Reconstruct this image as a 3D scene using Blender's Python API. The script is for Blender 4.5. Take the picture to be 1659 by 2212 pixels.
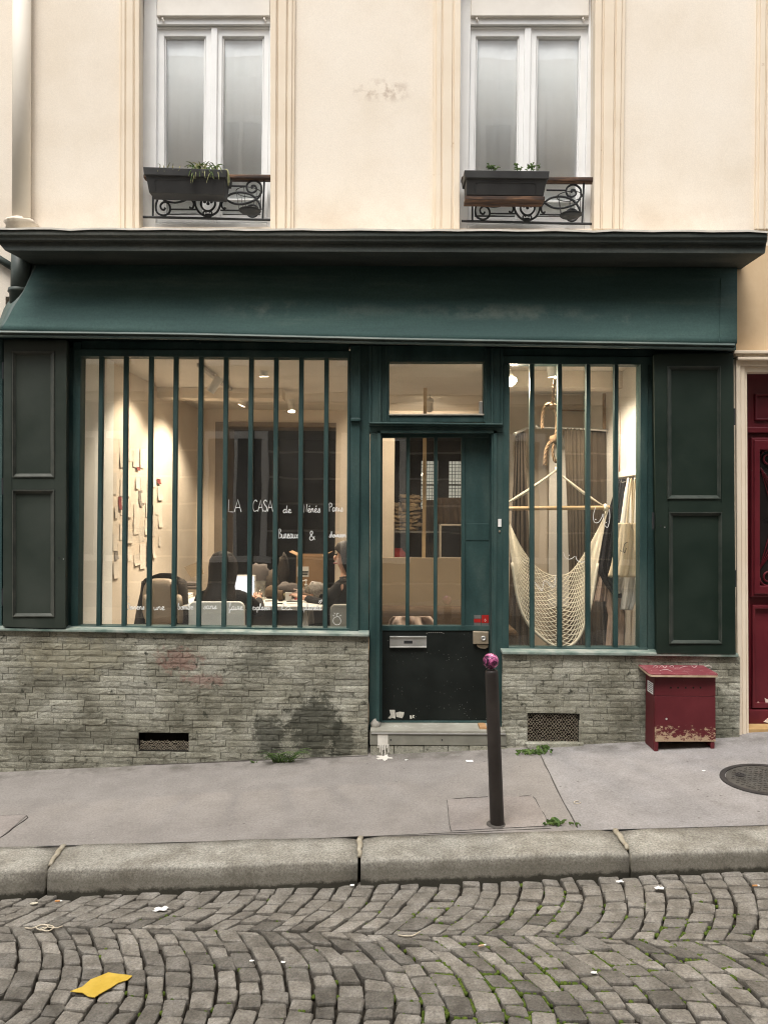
import bpy, bmesh, math, random
from mathutils import Vector, Matrix, noise as mnoise
from math import sin, cos, pi, radians

for o in list(bpy.data.objects):
    bpy.data.objects.remove(o, do_unlink=True)
SC = bpy.context.scene
COL = SC.collection
random.seed(7)

# ------------------------------------------------------------------ camera
F = 1661.0                       # focal length in units of a 1659 px wide frame
CX, CY = 829.5, 1106.0
ROLL = radians(0.5)
CAMY, CAMZ = -5.5, 1.75
cam_data = bpy.data.cameras.new('camera')
cam = bpy.data.objects.new('camera', cam_data)
COL.objects.link(cam)
cam_data.sensor_fit = 'HORIZONTAL'
cam_data.sensor_width = 36.0
cam_data.lens = 36.0 * F / 1659.0
cam_data.clip_start = 0.05
cam_data.clip_end = 2000
cam.matrix_world = Matrix.Translation((0, CAMY, CAMZ)) @ Matrix.Rotation(radians(90), 4, 'X') @ Matrix.Rotation(ROLL, 4, 'Z')
SC.camera = cam

# ------------------------------------------------------------------ world, sun, exposure
SUN_EL, SUN_AZ = radians(62), radians(200)      # azimuth from +Y, clockwise seen from above
world = bpy.data.worlds.new('World')
SC.world = world
world.use_nodes = True
wn, wl = world.node_tree.nodes, world.node_tree.links
wn.clear()
sky = wn.new('ShaderNodeTexSky')
sky.sky_type = 'NISHITA'
sky.sun_disc = False
sky.sun_elevation = SUN_EL
sky.sun_rotation = SUN_AZ
sky.air_density = 1.0
sky.dust_density = 4.0
sky.ozone_density = 1.0
hs = wn.new('ShaderNodeHueSaturation')
hs.inputs['Saturation'].default_value = 0.22     # overcast: the blue is veiled
bg = wn.new('ShaderNodeBackground')
bg.inputs['Strength'].default_value = 0.15
wo = wn.new('ShaderNodeOutputWorld')
wl.new(sky.outputs[0], hs.inputs['Color'])
wl.new(hs.outputs[0], bg.inputs['Color'])
wl.new(bg.outputs[0], wo.inputs['Surface'])

sd = bpy.data.lights.new('sun', 'SUN')
sd.energy = 1.0
sd.angle = radians(25)
sd.color = (1.0, 0.95, 0.86)
sun = bpy.data.objects.new('sun', sd)
COL.objects.link(sun)
to_sun = Vector((sin(SUN_AZ) * cos(SUN_EL), cos(SUN_AZ) * cos(SUN_EL), sin(SUN_EL)))
sun.rotation_euler = to_sun.to_track_quat('Z', 'Y').to_euler()
sun.location = to_sun * 30

vs = SC.view_settings
vs.view_transform = 'Standard'
vs.look = 'None'
vs.exposure = 0.98
vs.gamma = 1.0
vs.use_curve_mapping = False
SC.cycles.use_denoising = True
SC.cycles.filter_width = 1.1
SC.cycles.max_bounces = 8
SC.cycles.diffuse_bounces = 4
SC.cycles.glossy_bounces = 4
SC.cycles.transparent_max_bounces = 16
SC.cycles.sample_clamp_indirect = 6
SC.cycles.caustics_reflective = False
SC.cycles.caustics_refractive = False

# ------------------------------------------------------------------ geometry helpers
def at(x, y, Y=0.0):
    """point at depth Y seen at (x, y) of a 1659 x 2212 frame"""
    d = Y - CAMY
    dx, dy = x - CX, CY - y
    c, s = cos(ROLL), sin(ROLL)
    return Vector(((dx * c - dy * s) * d / F, Y, CAMZ + (dx * s + dy * c) * d / F))

def on_plane(x, y, a, b, c):
    """point of the plane z = a + b X + c Y seen at (x, y)"""
    p0 = Vector((0, CAMY, CAMZ))
    v = at(x, y, CAMY + 1.0) - p0
    t = (a + b * p0.x + c * p0.y - p0.z) / (v.z - b * v.x - c * v.y)
    return p0 + v * t

def R(x0, y0, x1, y1):
    return [(x0, y0), (x1, y0), (x1, y1), (x0, y1)]

def smooth_path(pts, n=6, closed=False):
    pts = [Vector(p) for p in pts]
    out = []
    m = len(pts)
    rng = m if closed else m - 1
    for i in range(rng):
        p1, p2 = pts[i], pts[(i + 1) % m]
        p0 = pts[(i - 1) % m] if (closed or i > 0) else p1 * 2 - p2
        p3 = pts[(i + 2) % m] if (closed or i + 2 < m) else p2 * 2 - p1
        for k in range(n):
            t = k / n
            out.append(0.5 * ((2 * p1) + (p2 - p0) * t + (2 * p0 - 5 * p1 + 4 * p2 - p3) * t * t + (3 * p1 - p0 - 3 * p2 + p3) * t ** 3))
    if not closed:
        out.append(pts[-1])
    return out

WLOC = {}
class MB:
    def __init__(self):
        self.v, self.f = [], []
    def add(self, vs_, fs_):
        n = len(self.v)
        self.v += [Vector(p) for p in vs_]
        self.f += [tuple(i + n for i in f) for f in fs_]
        return self
    def box(self, x0, x1, y0, y1, z0, z1):
        return self.add([(x0, y0, z0), (x1, y0, z0), (x1, y1, z0), (x0, y1, z0), (x0, y0, z1), (x1, y0, z1), (x1, y1, z1), (x0, y1, z1)],
                        [(0, 3, 2, 1), (4, 5, 6, 7), (0, 1, 5, 4), (1, 2, 6, 5), (2, 3, 7, 6), (3, 0, 4, 7)])
    def hexa(self, front, back):
        # both: TL, TR, BR, BL
        return self.add(list(front) + list(back),
                        [(3, 2, 1, 0), (4, 5, 6, 7), (0, 1, 5, 4), (1, 2, 6, 5), (2, 3, 7, 6), (3, 0, 4, 7)])
    def slab(self, q, Y0, Y1):
        fr = [at(x, y, Y0) for x, y in q]
        return self.hexa(fr, [Vector((p.x, Y1, p.z)) for p in fr])
    def poly(self, q, Y0, Y1):
        fr = [at(x, y, Y0) for x, y in q]
        n = len(fr)
        return self.add(fr + [Vector((p.x, Y1, p.z)) for p in fr],
                        [tuple(reversed(range(n))), tuple(range(n, 2 * n))] + [(i, (i + 1) % n, n + (i + 1) % n, n + i) for i in range(n)])
    def ring(self, outer, inner, Y0, Y1):
        for i in range(4):
            j = (i + 1) % 4
            self.slab([outer[i], outer[j], inner[j], inner[i]], Y0, Y1)
        return self
    def tube(self, pts, r, n=8, caps=True, closed=False, flat=1.0, flat_axis=None):
        pts = [Vector(p) for p in pts]
        m = len(pts)
        rs = r if isinstance(r, (list, tuple)) else [r] * m
        base = len(self.v)
        prev = None
        for i, p in enumerate(pts):
            a = pts[(i - 1) % m] if (closed or i > 0) else p
            b = pts[(i + 1) % m] if (closed or i + 1 < m) else p
            t = (b - a)
            t = t.normalized() if t.length > 1e-9 else Vector((0, 0, 1))
            if prev is None:
                ref = Vector((0, 1, 0)) if abs(t.y) < 0.9 else Vector((0, 0, 1))
            else:
                ref = prev
            nn = (ref - t * ref.dot(t))
            nn = nn.normalized() if nn.length > 1e-6 else t.orthogonal().normalized()
            prev = nn
            bb = t.cross(nn)
            for k in range(n):
                an = 2 * pi * k / n
                self.v.append(p + nn * (cos(an) * rs[i] * flat) + bb * (sin(an) * rs[i]))
        for i in range(m if closed else m - 1):
            for k in range(n):
                i2 = (i + 1) % m
                self.f.append((base + i * n + k, base + i * n + (k + 1) % n, base + i2 * n + (k + 1) % n, base + i2 * n + k))
        if caps and not closed:
            self.f.append(tuple(base + k for k in reversed(range(n))))
            self.f.append(tuple(base + (m - 1) * n + k for k in range(n)))
        return self
    def lathe(self, prof, c=(0, 0, 0), n=20, axis='Z'):
        base = len(self.v)
        c = Vector(c)
        for r, h in prof:
            for k in range(n):
                a = 2 * pi * k / n
                if axis == 'Z':
                    p = Vector((cos(a) * r, sin(a) * r, h))
                elif axis == 'Y':
                    p = Vector((cos(a) * r, h, -sin(a) * r))
                else:
                    p = Vector((h, cos(a) * r, sin(a) * r))
                self.v.append(c + p)
        for i in range(len(prof) - 1):
            for k in range(n):
                self.f.append((base + i * n + k, base + i * n + (k + 1) % n, base + (i + 1) * n + (k + 1) % n, base + (i + 1) * n + k))
        self.f.append(tuple(base + k for k in reversed(range(n))))
        self.f.append(tuple(base + (len(prof) - 1) * n + k for k in range(n)))
        return self
    def ellipsoid(self, c, r, n=14, m=9, jit=0.0, sq=1.0):
        prof = []
        base = len(self.v)
        c = Vector(c)
        for i in range(m + 1):
            ph = -pi / 2 + pi * i / m
            for k in range(n):
                a = 2 * pi * k / n
                p = Vector((cos(a) * cos(ph), sin(a) * cos(ph), sin(ph)))
                if sq != 1.0:
                    p = Vector([math.copysign(abs(q) ** sq, q) for q in p])
                if jit:
                    p *= 1 + jit * mnoise.noise(p * 2.3 + c * 9)
                self.v.append(c + Vector((p.x * r[0], p.y * r[1], p.z * r[2])))
        for i in range(m):
            for k in range(n):
                self.f.append((base + i * n + k, base + i * n + (k + 1) % n, base + (i + 1) * n + (k + 1) % n, base + (i + 1) * n + k))
        return self
    def grid(self, rows):
        """rows: equal-length lists of points"""
        base = len(self.v)
        w = len(rows[0])
        for r in rows:
            self.v += [Vector(p) for p in r]
        for i in range(len(rows) - 1):
            for k in range(w - 1):
                self.f.append((base + i * w + k, base + (i + 1) * w + k, base + (i + 1) * w + k + 1, base + i * w + k + 1))
        return self
    def prof_x(self, prof, xa, xb):
        """closed (Y, px-y) moulding profile swept between two px columns: xa, xb give (x, dy)"""
        n = len(prof)
        A = [at(xa[0], y + xa[1], Y) for Y, y in prof]
        B = [at(xb[0], y + xb[1], Y) for Y, y in prof]
        return self.add(A + B, [(i, (i + 1) % n, n + (i + 1) % n, n + i) for i in range(n)] + [tuple(reversed(range(n))), tuple(range(n, 2 * n))])
    def mesh(self, name, origin=Vector((0, 0, 0)), smooth=False):
        me = bpy.data.meshes.new(name)
        me.from_pydata([tuple(p - origin) for p in self.v], [], self.f)
        me.validate()
        bm = bmesh.new()
        bm.from_mesh(me)
        bmesh.ops.remove_doubles(bm, verts=bm.verts, dist=1e-6)
        bmesh.ops.recalc_face_normals(bm, faces=bm.faces)
        bm.to_mesh(me)
        bm.free()
        if smooth:
            for p in me.polygons:
                p.use_smooth = True
        return me
    def build(self, name, mat_, parent=None, smooth=False, bevel=0.0, solid=0.0, auto=None, seg=2, label=None):
        lo = Vector([min(p[i] for p in self.v) for i in range(3)])
        hi = Vector([max(p[i] for p in self.v) for i in range(3)])
        org = Vector(((lo.x + hi.x) / 2, (lo.y + hi.y) / 2, lo.z))
        me = self.mesh(name, org, smooth)
        me.materials.append(mat_)
        o = bpy.data.objects.new(name, me)
        COL.objects.link(o)
        WLOC[o] = org
        o.location = org
        if parent is not None:
            o.parent = parent
            o.location = org - WLOC[parent]
        if solid:
            m = o.modifiers.new('solidify', 'SOLIDIFY'); m.thickness = solid; m.offset = 0
        if bevel:
            m = o.modifiers.new('bevel', 'BEVEL'); m.width = bevel; m.segments = seg; m.limit_method = 'ANGLE'; m.angle_limit = radians(35)
        if label:
            o['label'] = label
        return o

def tag(o, label, cat=None, group=None, kind=None):
    if label: o['label'] = label
    if cat: o['category'] = cat
    if group: o['group'] = group
    if kind: o['kind'] = kind
    return o

def thing(name, loc, label, cat, group=None):
    o = bpy.data.objects.new(name, None)
    o.empty_display_size = 0.1
    COL.objects.link(o)
    loc = Vector(loc)
    o.location = loc
    WLOC[o] = loc
    return tag(o, label, cat, group)

def sub(name, parent, loc=None):
    o = bpy.data.objects.new(name, None)
    COL.objects.link(o)
    loc = Vector(loc) if loc is not None else WLOC[parent].copy()
    o.parent = parent
    o.location = loc - WLOC[parent]
    WLOC[o] = loc
    return o

def structure(o):
    o['kind'] = 'structure'
    return o

# ------------------------------------------------------------------ materials
class NT:
    def __init__(self, m):
        self.t = m.node_tree
        self.N, self.L = self.t.nodes, self.t.links
    def put(self, sock, val):
        if hasattr(val, 'is_output'):
            self.L.new(val, sock)
        elif isinstance(val, (int, float)):
            sock.default_value = val
        else:
            v = tuple(val)
            sock.default_value = v if len(v) == len(sock.default_value) else v[:3] + (1.0,)
    def pos(self):
        return self.N.new('ShaderNodeNewGeometry').outputs['Position']
    def noise(self, vec, scale, detail=4, rough=0.55, dist=0.0):
        n = self.N.new('ShaderNodeTexNoise')
        self.L.new(vec, n.inputs['Vector'])
        n.inputs['Scale'].default_value = scale
        n.inputs['Detail'].default_value = detail
        n.inputs['Roughness'].default_value = rough
        n.inputs['Distortion'].default_value = dist
        return n.outputs['Fac']
    def scalev(self, vec, s):
        n = self.N.new('ShaderNodeVectorMath'); n.operation = 'MULTIPLY'
        self.L.new(vec, n.inputs[0]); n.inputs[1].default_value = s
        return n.outputs[0]
    def ramp(self, fac, stops):
        n = self.N.new('ShaderNodeValToRGB')
        self.L.new(fac, n.inputs[0])
        e = n.color_ramp.elements
        while len(e) < len(stops): e.new(0.5)
        for el, (p, c) in zip(e, stops):
            el.position = p
            el.color = tuple(c) + (1,) if len(c) == 3 else c
        return n.outputs[0]
    def mapr(self, v, a, b, c=0.0, d=1.0):
        n = self.N.new('ShaderNodeMapRange')
        self.L.new(v, n.inputs[0])
        for k, q in zip((1, 2, 3, 4), (a, b, c, d)): n.inputs[k].default_value = q
        return n.outputs[0]
    def math(self, op, a, b=0.0):
        n = self.N.new('ShaderNodeMath'); n.operation = op
        self.put(n.inputs[0], a); self.put(n.inputs[1], b)
        return n.outputs[0]
    def mix(self, fac, a, b, mode='MIX'):
        n = self.N.new('ShaderNodeMix'); n.data_type = 'RGBA'; n.blend_type = mode
        self.put(n.inputs[0], fac); self.put(n.inputs[6], a); self.put(n.inputs[7], b)
        return n.outputs[2]
    def bump(self, h, strength, dist, normal=None):
        n = self.N.new('ShaderNodeBump')
        n.inputs['Strength'].default_value = strength
        n.inputs['Distance'].default_value = dist
        self.L.new(h, n.inputs['Height'])
        if normal is not None: self.L.new(normal, n.inputs['Normal'])
        return n.outputs[0]
    def blob(self, vec, c, r, lo=1.0, hi=0.6):
        """1 inside an ellipsoid round c, 0 outside"""
        a = self.N.new('ShaderNodeVectorMath'); a.operation = 'SUBTRACT'
        self.L.new(vec, a.inputs[0]); a.inputs[1].default_value = c
        b = self.N.new('ShaderNodeVectorMath'); b.operation = 'DIVIDE'
        self.L.new(a.outputs[0], b.inputs[0]); b.inputs[1].default_value = r
        l = self.N.new('ShaderNodeVectorMath'); l.operation = 'LENGTH'
        self.L.new(b.outputs[0], l.inputs[0])
        return self.mapr(l.outputs['Value'], lo, hi)

MATS = {}
def M(name, cols, scale=4.0, rough=0.7, bump=0.15, bscale=90.0, bdist=0.002, metal=0.0, spec=0.35, rand=0.0,
      wear=None, speck=None, blobs=(), stretch=None, lo=0.35, hi=0.65, coat=0.0, bump2=None, grain=None):
    if name in MATS:
        return MATS[name]
    m = bpy.data.materials.new(name)
    m.use_nodes = True
    t = NT(m)
    b = t.N['Principled BSDF']
    p = t.pos()
    ps = t.scalev(p, stretch) if stretch else p
    if len(cols) == 1:
        c = cols[0]; cols = [tuple(q * 0.88 for q in c), tuple(q * 1.1 for q in c)]
    n1 = t.noise(ps, scale, 5, 0.6)
    k = len(cols)
    col = t.ramp(n1, [(lo + (hi - lo) * i / (k - 1), cols[i]) for i in range(k)])
    rgh = t.mapr(n1, 0.3, 0.7, max(0.02, rough - 0.08), min(1, rough + 0.08))
    for (ctr, rad, ns, colr, st, l0, h0) in blobs:
        msk = t.math('MULTIPLY', t.blob(p, ctr, rad, 1.0, 0.35), t.mapr(t.noise(p, ns, 5, 0.65), l0, h0))
        col = t.mix(t.math('MULTIPLY', msk, st), col, colr)
    if wear:
        sc_, l0, h0, colr = wear
        w = t.mapr(t.noise(p, sc_, 6, 0.7), l0, h0)
        col = t.mix(w, col, colr)
    for sc_, th, colr in ([speck] if isinstance(speck, tuple) else (speck or [])):
        v = t.N.new('ShaderNodeTexVoronoi'); v.inputs['Scale'].default_value = sc_
        t.L.new(p, v.inputs['Vector'])
        w = t.mapr(v.outputs['Distance'], th, th * 0.6)
        gate = t.mapr(t.noise(p, sc_ * 0.13, 2), 0.52, 0.6)
        col = t.mix(t.math('MULTIPLY', w, gate), col, colr)
    if rand:
        oi = t.N.new('ShaderNodeObjectInfo')
        f = t.mapr(oi.outputs['Random'], 0, 1, 1 - rand, 1 + rand)
        cc = t.N.new('ShaderNodeCombineXYZ')
        for q in range(3): t.L.new(f, cc.inputs[q])
        col = t.mix(1.0, col, cc.outputs[0], 'MULTIPLY')
    if grain:
        f = t.mapr(t.noise(p, grain[0], 3, 0.7), 0.3, 0.7, 1 - grain[1], 1 + grain[1])
        cc = t.N.new('ShaderNodeCombineXYZ')
        for q in range(3): t.L.new(f, cc.inputs[q])
        col = t.mix(1.0, col, cc.outputs[0], 'MULTIPLY')
    t.L.new(col, b.inputs['Base Color'])
    t.L.new(rgh, b.inputs['Roughness'])
    b.inputs['Metallic'].default_value = metal
    b.inputs['Specular IOR Level'].default_value = spec
    b.inputs['Coat Weight'].default_value = coat
    if bump:
        nn = t.bump(t.noise(ps, bscale, 4, 0.6), bump, bdist)
        if bump2:
            nn = t.bump(t.noise(ps, bump2[0], 4, 0.6), bump2[1], bump2[2], nn)
        t.L.new(nn, b.inputs['Normal'])
    MATS[name] = m
    return m

def glass_mat(name, ior=1.52, tint=(1, 1, 1), dirt=0.0, rough=0.0):
    m = bpy.data.materials.new(name)
    m.use_nodes = True
    t = NT(m)
    t.N.clear()
    out = t.N.new('ShaderNodeOutputMaterial')
    g = t.N.new('ShaderNodeNewGeometry')
    fr = t.N.new('ShaderNodeFresnel')
    t.L.new(t.mapr(g.outputs['Backfacing'], 0, 1, ior, 1 / ior), fr.inputs['IOR'])
    tr = t.N.new('ShaderNodeBsdfTransparent'); tr.inputs[0].default_value = tint + (1,)
    gl = t.N.new('ShaderNodeBsdfGlossy'); gl.inputs['Roughness'].default_value = rough
    nz = t.bump(t.noise(g.outputs['Position'], 1.7, 2), 0.05, 0.02)
    t.L.new(nz, gl.inputs['Normal'])
    mx = t.N.new('ShaderNodeMixShader')
    t.L.new(fr.outputs[0], mx.inputs[0]); t.L.new(tr.outputs[0], mx.inputs[1]); t.L.new(gl.outputs[0], mx.inputs[2])
    last = mx
    if dirt:
        df = t.N.new('ShaderNodeBsdfDiffuse'); df.inputs[0].default_value = (0.6, 0.58, 0.54, 1)
        m2 = t.N.new('ShaderNodeMixShader')
        d = t.mapr(t.noise(g.outputs['Position'], 3.0, 6, 0.7), 0.35, 0.75, dirt * 0.3, dirt)
        t.L.new(d, m2.inputs[0]); t.L.new(mx.outputs[0], m2.inputs[1]); t.L.new(df.outputs[0], m2.inputs[2])
        last = m2
    t.L.new(last.outputs[0], out.inputs['Surface'])
    return m

def emit_mat(name, col, strength):
    m = bpy.data.materials.new(name)
    m.use_nodes = True
    b = m.node_tree.nodes['Principled BSDF']
    b.inputs['Base Color'].default_value = (0.8, 0.8, 0.8, 1)
    b.inputs['Emission Color'].default_value = col + (1,)
    b.inputs['Emission Strength'].default_value = strength
    return m

stucco = M('stucco', [(0.74, 0.655, 0.545), (0.79, 0.712, 0.61), (0.81, 0.74, 0.645)], 1.1, 0.9, 0.35, 160, 0.002, spec=0.2,
           blobs=[(tuple(at(825, 195, 0.06)), (0.26, 0.3, 0.10), 13, (0.45, 0.35, 0.27), 0.75, 0.46, 0.62),
                  (tuple(at(1000, 470, 0.06)), (6, 0.4, 0.16), 3, (0.62, 0.51, 0.4), 0.5, 0.4, 0.65)], bump2=(7, 0.12, 0.01), grain=(140, 0.06))
trim_cream = M('trim_cream', [(0.74, 0.63, 0.495), (0.79, 0.69, 0.56)], 3, 0.85, 0.25, 120, spec=0.2, wear=(14, 0.66, 0.74, (0.55, 0.42, 0.3)))
shaded_tan_wall = M('shaded_tan_wall', [(0.56, 0.40, 0.24), (0.66, 0.50, 0.32)], 2.5, 0.9, 0.3, 120, spec=0.2)  # same wall below the cornice, its shade put into the tan colour
white_frame = M('white_frame', [(0.80, 0.80, 0.79), (0.84, 0.84, 0.83)], 6, 0.4, 0.03, 60)
offwhite_box = M('offwhite_box', [(0.70, 0.66, 0.60), (0.76, 0.72, 0.66)], 6, 0.5, 0.03, 60)
green = M('green_paint', [(0.017, 0.042, 0.041), (0.028, 0.062, 0.059), (0.050, 0.084, 0.077)], 4.5, 0.55, 0.25, 60, 0.002, spec=0.3, grain=(70, 0.12),
          wear=(30, 0.67, 0.75, (0.15, 0.18, 0.16)), stretch=(1, 1, 0.35))
fascia_green = M('fascia_paint', [(0.037, 0.074, 0.070), (0.052, 0.096, 0.088), (0.10, 0.14, 0.122)], 2.0, 0.75, 0.2, 30, 0.003, spec=0.18, grain=(60, 0.12), blobs=[(tuple(at(640, 668, -0.12)), (0.75, 0.3, 0.09), 5, (0.125, 0.155, 0.135), 0.75, 0.46, 0.62), (tuple(at(1080, 672, -0.12)), (0.9, 0.3, 0.075), 5, (0.125, 0.155, 0.135), 0.75, 0.44, 0.62), (tuple(at(1380, 690, -0.12)), (0.5, 0.3, 0.06), 6, (0.11, 0.14, 0.122), 0.6, 0.46, 0.62)],
                 wear=(45, 0.70, 0.76, (0.17, 0.20, 0.175)), stretch=(0.3, 1, 2.2), lo=0.38, hi=0.68)
cornice_green = M('cornice_paint', [(0.040, 0.050, 0.047), (0.062, 0.072, 0.066), (0.095, 0.10, 0.09)], 3.0, 0.65, 0.2, 40, 0.003, spec=0.2, stretch=(0.3, 1, 1.8), grain=(60, 0.15), wear=(40, 0.70, 0.76, (0.15, 0.16, 0.14)))
flash_zinc = M('zinc_flashing', [(0.55, 0.52, 0.46), (0.70, 0.67, 0.6)], 9, 0.6, 0.3, 60, 0.003)
shutter_grey = M('shutter_paint', [(0.026, 0.035, 0.028), (0.042, 0.051, 0.042)], 2.2, 0.45, 0.2, 50, 0.002, wear=(60, 0.73, 0.77, (0.2, 0.19, 0.16)))
shutter_dark = M('shutter_paint_dark', [(0.008, 0.017, 0.012), (0.015, 0.026, 0.019)], 2.2, 0.5, 0.2, 50, 0.002, spec=0.25, wear=(60, 0.74, 0.78, (0.2, 0.19, 0.16)))
sill_paint = M('sill_paint', [(0.10, 0.15, 0.13), (0.20, 0.25, 0.22), (0.32, 0.34, 0.30)], 7, 0.6, 0.3, 60, 0.003)
black_panel = M('black_panel', [(0.006, 0.008, 0.007), (0.013, 0.016, 0.014)], 4, 0.6, 0.1, 60, spec=0.2, speck=(55, 0.10, (0.5, 0.5, 0.45)))
steel = M('brushed_steel', [(0.52, 0.52, 0.50), (0.62, 0.62, 0.60)], 8, 0.38, 0.05, 200, metal=0.75)
brass = M('worn_brass', [(0.36, 0.30, 0.22), (0.46, 0.39, 0.29)], 12, 0.45, 0.1, 80, metal=0.6, wear=(40, 0.66, 0.7, (0.7, 0.66, 0.58)))
iron = M('wrought_iron', [(0.012, 0.014, 0.016), (0.028, 0.030, 0.032)], 12, 0.55, 0.2, 90)
black_plastic = M('planter_plastic', [(0.022, 0.022, 0.023), (0.036, 0.036, 0.036)], 5, 0.5, 0.08, 120, wear=(30, 0.72, 0.78, (0.3, 0.3, 0.28)))
rail_wood = M('handrail_wood', [(0.022, 0.013, 0.010), (0.055, 0.030, 0.019), (0.17, 0.09, 0.05)], 24, 0.7, 0.3, 60, stretch=(0.2, 1, 2))
glass = glass_mat('shop_glass', 1.85, (0.97, 0.97, 0.95), 0.035)
glass_up = glass_mat('window_glass', 1.55, (1.0, 1.0, 1.0), 0.05)
ink = M('white_marker', [(0.86, 0.86, 0.84), (0.9, 0.9, 0.88)], 10, 0.6, 0)
red_paint = M('red_box_paint', [(0.085, 0.010, 0.014), (0.120, 0.016, 0.021)], 4, 0.55, 0.15, 60, 0.002)
bollard_paint = M('bollard_paint', [(0.020, 0.016, 0.014), (0.036, 0.029, 0.025)], 6, 0.5, 0.2, 90, wear=(25, 0.70, 0.80, (0.10, 0.085, 0.07)))
leaf_green = M('leaf_green', [(0.05, 0.10, 0.025), (0.12, 0.18, 0.05)], 30, 0.6, 0, spec=0.2)
leaf_pale = M('leaf_pale', [(0.22, 0.24, 0.10), (0.40, 0.38, 0.20)], 30, 0.6, 0, spec=0.2)
moss = M('moss', [(0.05, 0.085, 0.015), (0.12, 0.16, 0.03)], 40, 0.9, 0.6, 200, 0.004, spec=0.1)
paper = M('paper', [(0.66, 0.60, 0.52), (0.74, 0.68, 0.60)], 8, 0.9, 0, rand=0.12, spec=0.1, wear=(60, 0.66, 0.72, (0.3, 0.26, 0.22)))
white_paper = M('white_paper', [(0.78, 0.77, 0.74), (0.84, 0.83, 0.80)], 8, 0.8, 0)

# ------------------------------------------------------------------ ground planes  z = a + b X + c Y
WALK = (0.0375 + 0.02 * 0.07, 0.0562, 0.02)
ROADP = (-0.119 + 0.01 * -1.655, 0.0636, -0.01)
def wz(x, y): return WALK[0] + WALK[1] * x + WALK[2] * y
def rz(x, y): return ROADP[0] + ROADP[1] * x + ROADP[2] * y
def kerb_back(x): return -1.385 - 0.042 * x
def on_walk(x, y): return on_plane(x, y, *WALK)
def on_road(x, y): return on_plane(x, y, *ROADP)

def sheet(name, pts, zf, mat_, parent=None, up=0.0, nx=1):
    mb = MB()
    mb.add([(x, y, zf(x, y) + up) for x, y in pts], [tuple(range(len(pts)))])
    return mb.build(name, mat_, parent)

soil = M('joint_soil', [(0.022, 0.019, 0.015), (0.045, 0.038, 0.03)], 14, 0.95, 0.5, 120, 0.006, spec=0.1,
         blobs=[(tuple(on_road(1130, 2110)), (0.55, 0.5, 0.5), 7, (0.06, 0.10, 0.018), 0.9, 0.42, 0.55),
                (tuple(on_road(1500, 2050)), (0.5, 0.35, 0.5), 7, (0.06, 0.10, 0.018), 0.7, 0.5, 0.6)])
road_far = M('far_road', [(0.07, 0.065, 0.055), (0.11, 0.10, 0.088)], 9, 0.85, 0.5, 40, 0.01)
structure(sheet('ground', [(-300, -300), (300, -300), (300, 300), (-300, 300)], lambda x, y: 0.0636 * x - 0.75, road_far))
road = structure(sheet('road', [(-14, -7.0), (14, -7.0), (14, -1.2), (-14, -1.2)], lambda x, y: rz(x, y) - 0.028, soil))

sett_mat = M('granite_sett', [(0.130, 0.117, 0.098), (0.180, 0.164, 0.140), (0.230, 0.213, 0.187)], 11, 0.72, 0.5, 130, 0.003, spec=0.35, rand=0.36, grain=(95, 0.36),
             speck=(170, 0.16, (0.24, 0.23, 0.21)), bump2=(28, 0.25, 0.004))

def sett_rings(q):
    """four corners (x, y) of a stone -> rings of an eight-sided, dressed block"""
    c = sum((Vector(p) for p in q), Vector((0, 0))) / 4
    out = []
    for i in range(4):
        p, a, b = Vector(q[i]), Vector(q[i - 1]), Vector(q[(i + 1) % 4])
        k = random.uniform(0.05, 0.13)
        out += [p + (a - p) * k, p + (b - p) * random.uniform(0.05, 0.13)]
    return c, out

def sett_geo(mb, q):
    c, o = sett_rings(q)
    tilt = Vector((random.uniform(-0.07, 0.07), random.uniform(-0.07, 0.07)))
    lift = random.uniform(-0.004, 0.004)
    vs_, fs_ = [], []
    for s, h in ((0.86, 0.0), (0.965, -0.003), (1.0, -0.010), (0.98, -0.05)):
        for p in o:
            e = c + (p - c) * s
            dz = h + lift + tilt.dot(e - c) + (random.uniform(-0.0022, 0.0022) if s < 0.98 else 0)
            vs_.append((e.x, e.y, rz(e.x, e.y) + dz))
    vs_.append((c.x, c.y, rz(c.x, c.y) + lift + random.uniform(0.0, 0.003)))
    fs_ = [(24 + 8, k, (k + 1) % 8) for k in range(8)]
    for r in range(3):
        fs_ += [(r * 8 + k, (r + 1) * 8 + k, (r + 1) * 8 + (k + 1) % 8, r * 8 + (k + 1) % 8) for k in range(8)]
    mb.add(vs_, fs_)

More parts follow.
